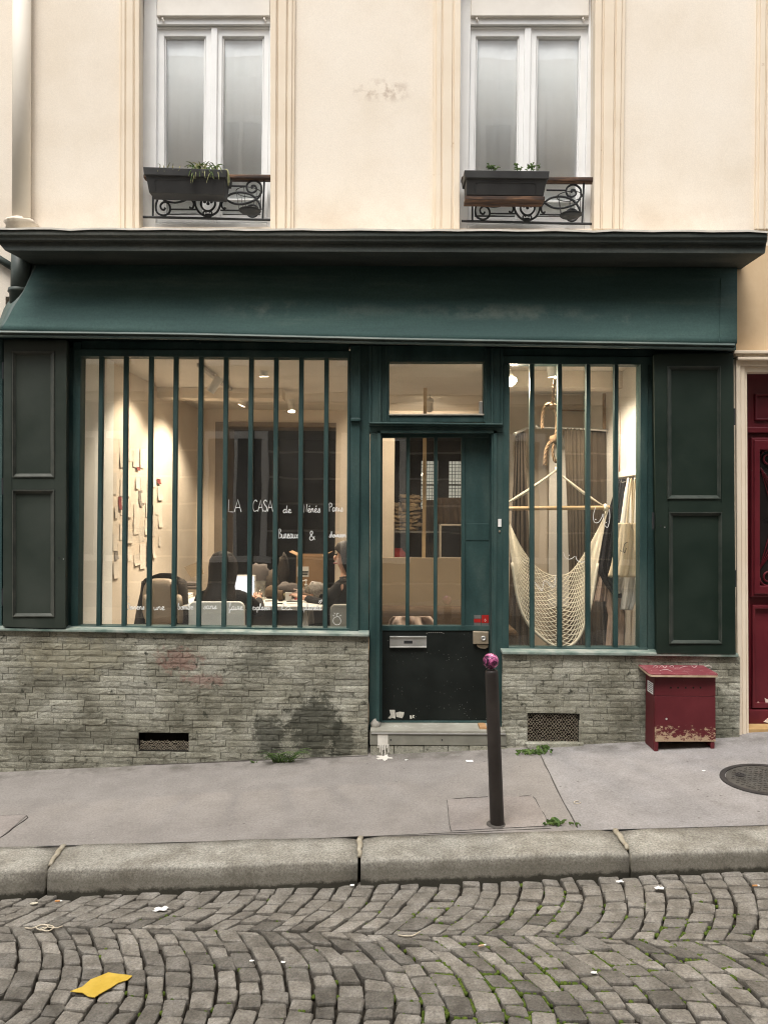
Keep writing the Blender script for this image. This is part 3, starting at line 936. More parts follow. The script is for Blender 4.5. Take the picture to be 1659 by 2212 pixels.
# ---- display windows
def display_window(name_corner, tops, bots, ytb, bars, Yg, head, foot, rail):
    pass
lw = sub('display_window', shop, at(460, 1360, 0))
frame_piece([(160, 753), (753, 757), (753, 772.5), (160, 768.5)], 0.0, 0.1, 'frame', parent=lw)
frame_piece([(160, 1352), (770, 1358), (770, 1370), (160, 1363)], -0.008, 0.1, 'frame', parent=lw)
frame_piece([(751, 757), (757, 757), (755, 1362), (748, 1362)], 0.0, 0.1, 'frame', parent=lw)
bt = [218.5, 271.5, 326, 379.5, 434, 488, 542.5, 596.5, 651, 705.5]
bb_ = [212, 266.5, 320, 374, 428, 482.5, 537.5, 592.5, 647, 702]
for a, b in zip(bt, bb_):
    mb = MB()
    mb.slab([(a - 4.9, 766), (a + 4.9, 766), (b + 4.9, 1358), (b - 4.9, 1358)], 0.012, 0.05)
    mb.build('bar', green, lw, bevel=0.006)
mb = MB(); mb.slab([(165, 762), (757, 766), (754, 1364), (160, 1358)], 0.052, 0.058); mb.build('pane', glass, lw)

# stiles between window and door
frame_piece([(757, 744), (800, 746), (797, 1374), (755, 1374)], 0.012, 0.1, 'stile')
p = MB()
p.slab([(760, 746), (776, 746), (776, 903), (760, 903)], -0.02, 0.02)
p.ring([(758, 746), (778, 746), (778, 905), (758, 905)], [(761, 749), (775, 749), (775, 902), (761, 902)], -0.03, 0.02)
p.slab(R(757, 903, 779, 909), -0.04, 0.02)
p.build('pilaster', green, shop, bevel=0.003)
p = MB(); p.slab([(757, 909), (778, 909), (774, 1370), (754, 1370)], -0.012, 0.02); p.build('pilaster', green, shop, bevel=0.004)
def fluted(x0, x1, y0, y1, s=1):
    mb = MB()
    wd = x1 - x0
    mb.slab(R(x0, y0, x1, y1), 0.0, 0.1)
    for a, b, Y in ((0.0, 0.12, -0.02), (0.12, 0.2, -0.01), (0.2, 0.55, -0.016), (0.55, 0.66, -0.03), (0.92, 1.0, -0.01)):
        if s < 0: a, b = 1 - b, 1 - a
        mb.slab(R(x0 + wd * a, y0, x0 + wd * b, y1), Y, 0.01)
    return mb.build('pilaster', green, shop, bevel=0.002)
fluted(797, 836, 746, 912)
fluted(1048, 1087, 752, 914, -1)
# transom light over the door
tl = sub('transom_window', shop, at(942, 905, 0))
frame_piece(R(834, 746, 1050, 781), 0.006, 0.1, 'frame', parent=tl)
frame_piece(R(834, 781, 841, 912), 0.004, 0.1, 'frame', parent=tl)
frame_piece(R(1045, 781, 1050, 912), 0.004, 0.1, 'frame', parent=tl)
frame_piece(R(841, 895, 1045, 912), 0.012, 0.1, 'frame', parent=tl)
frame_piece(R(840, 893.4, 1046, 897), 0.0, 0.04, 'bead', M('worn_edge', [(0.34, 0.31, 0.25), (0.46, 0.42, 0.35)], 20, 0.7, 0.2), 0.002, tl)
mb = MB(); mb.slab(R(839, 781, 1047, 897), 0.052, 0.057); mb.build('pane', glass, tl)
mb = MB(); mb.slab(R(1035, 867, 1042.5, 896), 0.03, 0.05); mb.build('hinge', steel, tl, bevel=0.003)
# ledge and casing
mb = MB()
mb.slab([(797, 911), (1087, 914), (1087, 918), (797, 915)], -0.055, 0.05)
mb.slab([(797, 914.5), (1087, 917.5), (1087, 921), (797, 919)], -0.035, 0.05)
mb.build('door_ledge', green, shop, bevel=0.004)
mb = MB()
mb.slab([(797, 919), (1087, 921), (1087, 934), (797, 934)], -0.004, 0.1)
mb.slab([(800, 934), (824, 934), (820, 1578), (797, 1578)], 0.0, 0.16)
mb.slab([(1062, 934), (1087, 934), (1085, 1600), (1062, 1590)], 0.0, 0.16)
mb.build('door_casing', green, shop, bevel=0.005)
mb = MB()
mb.slab([(815, 930), (822, 930), (819, 1575), (812, 1575)], -0.014, 0.02)
mb.slab([(1066, 930), (1073, 930), (1071, 1585), (1064, 1585)], -0.014, 0.02)
mb.slab([(815, 929), (1073, 930), (1073, 935), (815, 935)], -0.014, 0.02)
mb.build('door_bead', green, shop, bevel=0.003)
# the door
YD2 = 0.10
door = sub('door', shop, at(940, 1572, YD2))
mb = MB()
mb.slab([(818, 926), (1066, 926), (1066, 945), (818, 945)], YD2, YD2 + 0.05)
mb.slab([(816, 938), (826.5, 938), (825, 1572), (816, 1572)], YD2 - 0.004, YD2 + 0.05)
mb.slab([(1057, 938), (1066, 938), (1066, 1572), (1057, 1572)], YD2 - 0.004, YD2 + 0.05)
mb.slab([(822, 1352), (1060, 1352), (1060, 1363), (822, 1363)], YD2 - 0.006, YD2 + 0.05)
mb.slab([(822, 1558), (1060, 1558), (1060, 1571), (822, 1571)], YD2 - 0.01, YD2 + 0.05)
mb.build('stile', green, door, bevel=0.004)
for a, b in ((881.7, 880), (941.5, 940.5)):
    mb = MB(); mb.slab([(a - 4, 943), (a + 4, 943), (b + 4, 1354), (b - 4, 1354)], YD2 + 0.002, YD2 + 0.03); mb.build('bar', green, door, bevel=0.006)
mb = MB(); mb.slab(R(822, 942, 1000, 1356), YD2 + 0.032, YD2 + 0.037); mb.build('pane', glass, door)
mb = MB()
mb.slab(R(997, 942, 1059, 1354), YD2 + 0.008, YD2 + 0.05)
mb.slab(R(997, 944, 1005, 1352), YD2 + 0.0, YD2 + 0.03)
mb.slab(R(1006.5, 1131, 1056, 1168), YD2 + 0.004, YD2 + 0.03)
mb.build('side_board', green, door, bevel=0.003)
mb = MB(); mb.slab(R(824, 1363, 1058, 1559), YD2 + 0.002, YD2 + 0.04); mb.build('kick_panel', black_panel, door)
mb = MB()
mb.slab(R(842, 1375, 921.6, 1400), YD2 - 0.008, YD2 + 0.01); mb.slab(R(842, 1375, 921.6, 1377.5), YD2 - 0.018, YD2 + 0.01); mb.slab(R(842, 1397.5, 921.6, 1400), YD2 - 0.018, YD2 + 0.01)
mb.build('letter_plate', steel, door, bevel=0.002)
mb = MB(); mb.slab(R(872.5, 1384.5, 891, 1390.5), YD2 - 0.0095, YD2); mb.build('letter_slot', iron, door)
mb = MB(); mb.slab([(1022, 1364), (1056, 1365), (1056, 1392), (1022, 1392)], YD2 - 0.03, YD2 + 0.01); mb.build('lock_case', brass, door, bevel=0.006)
c = at(1044.4, 1379, YD2 - 0.03)
mb = MB(); mb.lathe([(0.018, 0.004), (0.018, -0.006), (0.012, -0.009), (0.009, -0.004), (0.001, -0.004)], c, 18, 'Y'); mb.build('lock_cylinder', steel, door, smooth=True)
mb = MB(); mb.poly([(1030, 1393), (1055, 1393), (1054, 1399), (1048, 1402), (1038, 1401), (1032, 1398)], YD2 - 0.012, YD2 + 0.005); mb.build('lock_cup', brass, door, bevel=0.002)
red_st = M('red_sticker', [(0.32, 0.015, 0.012), (0.38, 0.022, 0.018)], 9, 0.4, 0)
grey_st = M('grey_sticker', [(0.10, 0.10, 0.10), (0.16, 0.16, 0.15)], 9, 0.4, 0)
def flat(q, Y, m, parent, name='sticker', th=0.0012):
    mb = MB(); mb.poly(q, Y - th, Y); return mb.build(name, m, parent)
ys = YD2 + 0.004
flat(R(1024, 1337, 1039, 1345), ys, red_st, door); flat(R(1024, 1329, 1039, 1336.5), ys, grey_st, door); flat(R(1024, 1345.5, 1039, 1353), ys, grey_st, door)
flat(R(1040.5, 1329, 1056, 1346), ys, red_st, door); flat(R(1040.5, 1346.5, 1056, 1353), ys, grey_st, door)
mb = MB(); mb.tube([at(1048, 1337, ys - 0.002), at(1046.5, 1340, ys - 0.002), at(1048, 1343, ys - 0.002), at(1050, 1341, ys - 0.002), at(1048.5, 1338.5, ys - 0.002)], 0.0012, 5); mb.build('sticker_print', ink, door)
pw = M('torn_paper', [(0.42, 0.40, 0.35), (0.60, 0.58, 0.52)], 40, 0.9, 0)
flat([(841, 1534), (853, 1534), (854, 1553), (847, 1551), (843, 1553), (838, 1552), (844, 1545)], YD2 + 0.0015, pw, door)
flat([(855, 1540), (863, 1538), (873, 1539), (872, 1546), (869, 1552), (856, 1549)], YD2 + 0.0015, pw, door)
flat([(885, 1546), (889, 1546), (890, 1553), (886, 1554)], YD2 + 0.0015, pw, door)
flat([(891, 1545), (896, 1546), (893, 1549), (896, 1552), (891, 1551)], YD2 + 0.0015, pw, door)
mb = MB()
for k in range(9): mb.ellipsoid(at(922 + k * 4.5, 1367 + (1.2 if k in (0, 8) else 0), YD2), (0.004, 0.002, 0.002), 6, 4)
mb.build('chalk_mark', pw, door)
# small bell plate and hole right of the door
flat(R(1076, 1121, 1083, 1138), -0.001, white_paper, shop, 'bell_plate', 0.006)
mb = MB(); mb.lathe([(0.008, 0), (0.006, -0.006), (0.001, -0.006)], at(1079, 1148, 0.0), 10, 'Y'); mb.build('bell_push', brass, shop)
# ---- right display window
rw = sub('display_window', shop, at(1240, 1405, 0))
frame_piece([(1085, 752), (1414, 756), (1414, 770), (1085, 768)], 0.018, 0.1, 'frieze')
frame_piece([(1085, 768), (1414, 770), (1414, 787), (1085, 785)], 0.0, 0.1, 'frame', parent=rw)
frame_piece([(1087, 785), (1101, 785), (1099, 1402), (1085, 1402)], 0.0, 0.1, 'frame', parent=rw)
frame_piece([(1383.5, 785), (1400, 785), (1398, 1402), (1382, 1402)], 0.0, 0.1, 'frame', parent=rw)
frame_piece([(1085, 1400), (1400, 1400), (1400, 1408), (1085, 1408)], -0.006, 0.1, 'frame', parent=rw)
for a, b in ((1149.6, 1150), (1209.6, 1210), (1271, 1271), (1331.7, 1330.6)):
    mb = MB(); mb.slab([(a - 5.0, 783), (a + 5.0, 783), (b + 5.0, 1404), (b - 5.0, 1404)], 0.012, 0.05); mb.build('bar', green, rw, bevel=0.006)
mb = MB(); mb.slab(R(1096, 780, 1390, 1404), 0.052, 0.058); mb.build('pane', glass, rw)
frame_piece([(1400, 770), (1594, 772), (1594, 1420), (1398, 1416)], 0.012, 0.1, 'jamb')
frame_piece([(1414, 755), (1589, 757), (1589, 775), (1414, 773)], 0.03, 0.1, 'frieze')
# ---- folded shutters
def shutter(q, panels, Y0, m, keyhole, hinges, edge_m):
    s = sub('shutter', shop, at(q[3][0], q[3][1], Y0))
    mb = MB()
    mb.slab(q, Y0, Y0 + 0.012)
    mb.slab([(x + dx, y) for (x, y), dx in zip(q, (2, -2, -2, 2))], Y0 + 0.014, Y0 + 0.085)
    board = mb
    fr = MB()
    # stiles and rails proud of the sunk panels
    (x0, y0, x1, y1), (x2, y2, x3, y3) = panels
    fr.slab([q[0], (x0, q[0][1]), (x2, q[3][1]), q[3]], Y0 - 0.02, Y0)
    fr.slab([(x1, q[1][1]), q[1], q[2], (x3, q[2][1])], Y0 - 0.02, Y0)
    fr.slab([(x0, q[0][1]), (x1, q[1][1]), (x1, y0), (x0, y0)], Y0 - 0.02, Y0)
    fr.slab([(x0, y1), (x1, y1), (x3, y2), (x2, y2)], Y0 - 0.02, Y0)
    fr.slab([(x2, y3), (x3, y3), (x3, q[2][1]), (x2, q[3][1])], Y0 - 0.02, Y0)
    fr.build('frame', m, s, bevel=0.003)
    board.build('board', m, s, bevel=0.003)
    for (a, b, c, d) in panels:
        pm = MB()
        pm.ring(R(a, b, c, d), R(a + 2, b + 2, c - 2, d - 2), Y0 - 0.028, Y0)
        o4, i4 = R(a + 2, b + 2, c - 2, d - 2), R(a + 8, b + 8, c - 8, d - 8)
        for q_ in range(4):
            r_ = (q_ + 1) % 4
            P4 = [at(*o4[q_], Y0 - 0.024), at(*o4[r_], Y0 - 0.024), at(*i4[r_], Y0 - 0.003), at(*i4[q_], Y0 - 0.003)]
            pm.hexa(P4, [Vector((v.x, Y0 + 0.001, v.z)) for v in P4])
        pm.build('panel_moulding', edge_m, s, bevel=0.0015)
        pm = MB(); pm.slab(R(a + 7, b + 7, c - 7, d - 7), Y0 - 0.002, Y0); pm.build('panel', m, s)
    kx_, ky_ = keyhole
    mb = MB(); mb.lathe([(0.007, 0.0), (0.007, -0.003), (0.001, -0.003)], at(kx_, ky_, Y0 - 0.02), 12, 'Y'); mb.build('keyhole', iron, s)
    mb = MB(); mb.lathe([(0.004, 0.0), (0.002, -0.002), (0.001, -0.002)], at(kx_ + 9, ky_ + 3, Y0 - 0.02), 8, 'Y'); mb.build('screw', steel, s)
    for hx, hy in hinges:
        mb = MB(); mb.tube([at(hx, hy - 18, Y0 - 0.01), at(hx, hy + 18, Y0 - 0.01)], 0.008, 8); mb.build('hinge', iron, s)
    return s
shutter([(8, 734), (144, 734), (141, 1358), (6, 1354)], [(26, 758, 117, 1031), (26, 1058, 117, 1333)], -0.08, shutter_grey, (128, 1205), [(6, 1050), (6, 1290), (7, 800)], M('worn_moulding', [(0.05, 0.055, 0.047), (0.085, 0.088, 0.074)], 9, 0.4, 0.2, 60))
shutter([(1412.3, 764), (1584, 762), (1589.5, 1413.5), (1419.5, 1412)], [(1442, 790, 1557, 1078), (1446, 1106, 1560, 1391)], -0.08, shutter_dark, (1427, 1136), [(1586, 900), (1588, 1250), (1411, 1125)], M('worn_moulding_dark', [(0.028, 0.038, 0.031), (0.055, 0.062, 0.052)], 9, 0.4, 0.2, 60))
# sills
s = MB()
s.slab([(-200, 1354), (797, 1370), (797, 1376), (-200, 1360)], -0.095, 0.05)
s.v = [v if v.y < 0 else v + Vector((0, 0, 0.012)) for v in s.v]
s.build('window_sill', sill_paint, shop, bevel=0.004)
s = MB()
s.slab([(1085, 1408), (1596, 1413), (1596, 1420), (1085, 1414)], -0.095, 0.05)
s.v = [v if v.y < 0 else v + Vector((0, 0, 0.012)) for v in s.v]
s.build('window_sill', sill_paint, shop, bevel=0.004)

# ---- handwriting on the glass
G = {
 'L': (0.55, [[None, (0.06, 1.0), (0.02, 0.02), (0.48, 0.0)]]),
 'A': (0.66, [[None, (0.0, 0.0), (0.33, 1.0), (0.62, 0.0)], [None, (0.12, 0.36), (0.52, 0.36)]]),
 'C': (0.62, [[(0.52, 0.86), (0.34, 1.0), (0.1, 0.78), (0.03, 0.36), (0.2, 0.02), (0.52, 0.1)]]),
 'S': (0.52, [[(0.45, 0.86), (0.25, 1.0), (0.06, 0.82), (0.2, 0.56), (0.42, 0.34), (0.34, 0.04), (0.04, 0.06)]]),
 'd': (0.56, [[(0.40, 0.40), (0.22, 0.48), (0.05, 0.24), (0.16, 0.0), (0.36, 0.16), (0.46, 0.6), (0.48, 1.0)], [(0.47, 0.7), (0.41, 0.12), (0.56, 0.06)]]),
 'e': (0.46, [[(0.0, 0.14), (0.2, 0.24), (0.34, 0.38), (0.2, 0.48), (0.07, 0.26), (0.2, 0.0), (0.46, 0.12)]]),
 'é': (0.46, [[(0.0, 0.14), (0.2, 0.24), (0.34, 0.38), (0.2, 0.48), (0.07, 0.26), (0.2, 0.0), (0.46, 0.12)], [None, (0.2, 0.66), (0.34, 0.82)]]),
 'è': (0.46, [[(0.0, 0.14), (0.2, 0.24), (0.34, 0.38), (0.2, 0.48), (0.07, 0.26), (0.2, 0.0), (0.46, 0.12)], [None, (0.12, 0.84), (0.26, 0.66)]]),
 'N': (0.66, [[None, (0.08, 0.0), (0.12, 0.95), (0.48, 0.05), (0.56, 1.0)]]),
 'n': (0.54, [[(0.05, 0.0), (0.08, 0.46)], [(0.07, 0.2), (0.22, 0.46), (0.36, 0.4), (0.38, 0.08), (0.54, 0.06)]]),
 's': (0.42, [[(0.0, 0.04), (0.22, 0.34), (0.26, 0.5), (0.34, 0.24), (0.26, 0.0), (0.06, 0.04)], [(0.26, 0.0), (0.42, 0.08)]]),
 'P': (0.56, [[None, (0.12, 0.0), (0.1, 0.95)], [(0.0, 0.8), (0.2, 1.02), (0.48, 0.92), (0.48, 0.64), (0.14, 0.5)]]),
 'a': (0.54, [[(0.38, 0.42), (0.2, 0.48), (0.04, 0.22), (0.16, 0.0), (0.34, 0.14), (0.4, 0.46)], [(0.4, 0.46), (0.39, 0.1), (0.54, 0.06)]]),
 'r': (0.42, [[(0.04, 0.0), (0.08, 0.46), (0.1, 0.5), (0.24, 0.44), (0.26, 0.3)], [(0.24, 0.44), (0.28, 0.06), (0.42, 0.08)]]),
 'i': (0.30, [[(0.06, 0.44), (0.08, 0.1), (0.28, 0.06)], [None, (0.1, 0.68), (0.11, 0.70)]]),
 'B': (0.62, [[None, (0.1, 0.0), (0.1, 1.0)], [(0.0, 0.9), (0.3, 1.02), (0.46, 0.8), (0.14, 0.54), (0.5, 0.44), (0.5, 0.12), (0.08, 0.0)]]),
 'u': (0.52, [[(0.04, 0.46), (0.06, 0.12), (0.2, 0.0), (0.36, 0.2), (0.38, 0.46)], [(0.38, 0.46), (0.38, 0.08), (0.52, 0.06)]]),
 'x': (0.46, [[None, (0.04, 0.44), (0.36, 0.0)], [None, (0.38, 0.46), (0.04, 0.0)]]),
 '&': (0.70, [[(0.68, 0.05), (0.35, 0.4), (0.12, 0.75), (0.26, 1.0), (0.42, 0.8), (0.2, 0.48), (0.04, 0.2), (0.2, 0.0), (0.44, 0.1), (0.62, 0.42)]]),
 'h': (0.52, [[(0.0, 0.1), (0.2, 0.7), (0.18, 1.0), (0.08, 0.7), (0.06, 0.0)], [(0.07, 0.22), (0.22, 0.46), (0.34, 0.36), (0.36, 0.06), (0.52, 0.08)]]),
 'o': (0.46, [[(0.3, 0.44), (0.1, 0.4), (0.06, 0.1), (0.24, 0.0), (0.38, 0.22), (0.26, 0.46), (0.46, 0.4)]]),
 'w': (0.62, [[(0.03, 0.46), (0.1, 0.04), (0.26, 0.3), (0.38, 0.04), (0.52, 0.44), (0.62, 0.4)]]),
 'm': (0.74, [[(0.04, 0.0), (0.07, 0.46)], [(0.07, 0.24), (0.2, 0.46), (0.3, 0.3), (0.3, 0.02)], [(0.31, 0.26), (0.44, 0.46), (0.56, 0.3), (0.58, 0.06), (0.74, 0.08)]]),
 'D': (0.66, [[None, (0.1, 0.0), (0.1, 1.0)], [(0.0, 0.96), (0.3, 1.0), (0.56, 0.62), (0.46, 0.14), (0.06, 0.0)]]),
 'v': (0.44, [[(0.02, 0.46), (0.16, 0.02), (0.34, 0.46), (0.46, 0.40)]]),
 'b': (0.48, [[(0.0, 0.1), (0.18, 0.7), (0.16, 1.0), (0.07, 0.7), (0.08, 0.06), (0.26, 0.02), (0.36, 0.3), (0.26, 0.42), (0.46, 0.38)]]),
 'f': (0.40, [[(0.0, 0.06), (0.2, 0.6), (0.3, 0.95), (0.18, 1.0), (0.12, 0.5), (0.1, -0.36), (0.2, -0.36), (0.24, 0.0), (0.40, 0.1)]]),
 'p': (0.50, [[(0.06, 0.46), (0.04, -0.38)], [(0.06, 0.3), (0.24, 0.48), (0.4, 0.28), (0.24, 0.0), (0.08, 0.1)], [(0.26, 0.0), (0.5, 0.08)]]),
 'l': (0.36, [[(0.0, 0.08), (0.22, 0.7), (0.2, 1.0), (0.1, 0.8), (0.1, 0.1), (0.36, 0.06)]]),
 't': (0.38, [[(0.14, 0.86), (0.12, 0.1), (0.36, 0.06)], [None, (0.0, 0.58), (0.32, 0.62)]]),
}
def write(word, x0, y0, x1, capx, parent, Y=0.0505, r=0.0029, slope=0.0):
    """word from px x0 to x1 with its baseline at y0 and capital height capx"""
    total = sum(G[ch][0] for ch in word)
    sx = (x1 - x0) / total
    mb = MB()
    cx_ = 0.0
    for ch in word:
        wd, strokes = G[ch]
        for st in strokes:
            if st[0] is None: pts = st[1:]
            else: pts = [tuple(p)[:2] for p in smooth_path([(a, b, 0) for a, b in st], 5)]
            P_ = [at(x0 + (cx_ + a) * sx, y0 + slope * (cx_ + a) * sx - b * capx, Y) for a, b in pts]
            mb.tube(P_, r, 5, flat=0.25)
        cx_ += wd
    return mb.build('lettering', ink, parent)
for wd, x0, y0, x1, cp in (('LA', 493, 1106, 522, 27), ('CASA', 546, 1105, 590, 25), ('de', 611, 1108, 630, 16), ('Nénés', 655, 1107, 692, 18), ('Paris', 710, 1105, 741, 18),
                          ('Bureaux', 601, 1163, 645, 20), ('&', 668, 1167, 681, 20), ('showroom', 711, 1161, 748, 13),
                          ('Deviens', 273, 1317, 312, 14), ('une', 332, 1318, 356, 15), ('bombe', 384, 1317, 418, 14), ('sans', 439, 1316, 468, 14), ('faire', 494, 1318, 525, 15),
                          ('exploser', 545, 1318, 584, 14), ('la', 607, 1318, 631, 14), ('planète', 656, 1318, 695, 14)):
    write(wd, x0, y0, x1, cp, lw)
def doodle(pxl, parent, r=0.0024, Y=0.0505):
    mb = MB()
    for st in pxl:
        pts = smooth_path([at(x, y, Y) for x, y in st], 5) if len(st) > 2 else [at(x, y, Y) for x, y in st]
        mb.tube(pts, r, 5, flat=0.25)
    return mb.build('drawing', ink, parent)
doodle([[(271, 1292), (273, 1287), (278, 1289)], [(272, 1290), (276, 1296)], [(276, 1288), (279, 1294)]], lw, 0.0016)
doodle([[(688, 1299), (696, 1296), (693, 1303)], [(688, 1302), (695, 1297)], [(690, 1305), (696, 1298)]], lw, 0.0016)
doodle([[(728, 1332), (721, 1336), (720, 1344), (726, 1350), (734, 1348), (736, 1340), (732, 1333), (728, 1332)], [(727, 1331), (728, 1326), (732, 1325)], [(722, 1331), (719, 1329)], [(734, 1331), (737, 1329)], [(724, 1327), (722, 1324)]], lw, 0.0020)
b7 = lambda z: (1070 + 0.2924 * z[0], 763.1 + 0.2924 * z[1])
for st in ([(742, 1135), (725, 1190), (730, 1245), (760, 1250), (785, 1215), (795, 1185)], [(843, 1150), (845, 1220), (830, 1285), (808, 1270), (800, 1230), (800, 1190)],
           [(503, 1470), (515, 1505), (545, 1522), (575, 1510), (583, 1500)], [(593, 1500), (605, 1530), (640, 1545), (668, 1535)],
           [(290, 1690), (325, 1735), (345, 1755), (365, 1680), (430, 1730), (445, 1640)]):
    doodle([[b7(p) for p in st]], rw, 0.0022)
for z in ((741, 1228), (819, 1250), (546, 1493)):
    mb = MB(); mb.ellipsoid(at(*b7(z), 0.051), (0.004, 0.001, 0.004), 8, 5); mb.build('drawing', ink, rw)

# ------------------------------------------------------------------ stone plinth walls, brick by brick
def stone_material():
    m = bpy.data.materials.new('split_stone')
    m.use_nodes = True
    t = NT(m)
    b = t.N['Principled BSDF']
    p = t.pos()
    oi = t.N.new('ShaderNodeObjectInfo')
    n1 = t.noise(p, 3.2, 6, 0.65)
    n2 = t.noise(t.scalev(p, (1, 1, 1.7)), 62, 5, 0.8, 1.2)
    base = t.ramp(n1, [(0.36, (0.170, 0.162, 0.124)), (0.5, (0.265, 0.257, 0.205)), (0.64, (0.355, 0.347, 0.29))])
    f = t.mapr(n2, 0.32, 0.68, 0.48, 1.50)
    cc = t.N.new('ShaderNodeCombineXYZ')
    g = t.math('MULTIPLY', f, t.mapr(oi.outputs['Random'], 0, 1, 0.78, 1.2))
    for q in range(3): t.L.new(g, cc.inputs[q])
    col = t.mix(1.0, base, cc.outputs[0], 'MULTIPLY')
    # faded red graffiti, damp dark patches, green algae
    def patch(px, py, rx, rz_, ns, l0, h0, colr, st):
        nonlocal col
        msk = t.mapr(t.math('ADD', t.math('MULTIPLY', t.blob(p, tuple(at(px, py, -0.07)), (rx * 1.25, 0.3, rz_ * 1.25), 1.0, 0.1), 0.42), t.noise(p, ns * 2.0, 6, 0.8)), l0 + 0.22, l0 + 0.34)
        col = t.mix(t.math('MULTIPLY', msk, st), col, colr)
    patch(385, 1425, 0.24, 0.11, 9, 0.46, 0.56, (0.23, 0.075, 0.065), 0.42)
    patch(440, 1470, 0.22, 0.07, 9, 0.46, 0.56, (0.24, 0.08, 0.07), 0.38)
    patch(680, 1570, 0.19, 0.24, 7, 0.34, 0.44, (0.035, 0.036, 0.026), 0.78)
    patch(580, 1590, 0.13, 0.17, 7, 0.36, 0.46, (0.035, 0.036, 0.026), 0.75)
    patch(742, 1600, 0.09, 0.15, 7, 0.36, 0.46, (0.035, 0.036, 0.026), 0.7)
    patch(545, 1430, 0.22, 0.13, 8, 0.44, 0.58, (0.07, 0.07, 0.055), 0.5)
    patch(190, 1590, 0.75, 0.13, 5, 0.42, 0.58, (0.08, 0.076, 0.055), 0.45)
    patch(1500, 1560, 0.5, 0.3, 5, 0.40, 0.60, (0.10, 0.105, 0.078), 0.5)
    patch(150, 1420, 0.45, 0.18, 5, 0.42, 0.6, (0.30, 0.275, 0.19), 0.4)
    t.L.new(col, b.inputs['Base Color'])
    b.inputs['Roughness'].default_value = 0.82
    b.inputs['Specular IOR Level'].default_value = 0.25
    nn = t.bump(t.noise(t.scalev(p, (1, 1, 1.6)), 60, 6, 0.75, 0.8), 0.7, 0.006)
    nn = t.bump(t.noise(p, 120, 3, 0.6), 0.4, 0.003, nn)
    t.L.new(nn, b.inputs['Normal'])
    return m
stone = stone_material()
backing = M('stone_backing', [(0.05, 0.047, 0.038), (0.08, 0.075, 0.06)], 9, 0.95, 0.4, 60)

BR = []
for v_ in range(14):
    mb = MB()
    nx, nz = 5, 3
    rows = []
    for j in range(nz + 1):
        row = []
        for i in range(nx + 1):
            ed = (i in (0, nx)) or (j in (0, nz))
            y = (-0.80 if ed else -1.0) + random.uniform(-0.22, 0.2) * (0.5 if ed else 1)
            row.append(Vector((-0.5 + i / nx + (0 if ed else random.uniform(-0.05, 0.05)), y, -0.5 + j / nz + (0 if ed else random.uniform(-0.08, 0.08)))))
        rows.append(row)
    mb.grid(rows)
    w_ = nx + 1
    border = [i for i in range(w_)] + [j * w_ + nx for j in range(1, nz + 1)] + [nz * w_ + i for i in range(nx - 1, -1, -1)] + [j * w_ for j in range(nz - 1, 0, -1)]
    b0 = len(mb.v)
    for i in border:
        q = mb.v[i]; mb.v.append(Vector((q.x, 0.0, q.z)))
    nb = len(border)
    for k in range(nb):
        mb.f.append((border[k], border[(k + 1) % nb], b0 + (k + 1) % nb, b0 + k))
    me = mb.mesh('brick_shape')
    me.materials.append(stone)
    BR.append(me)

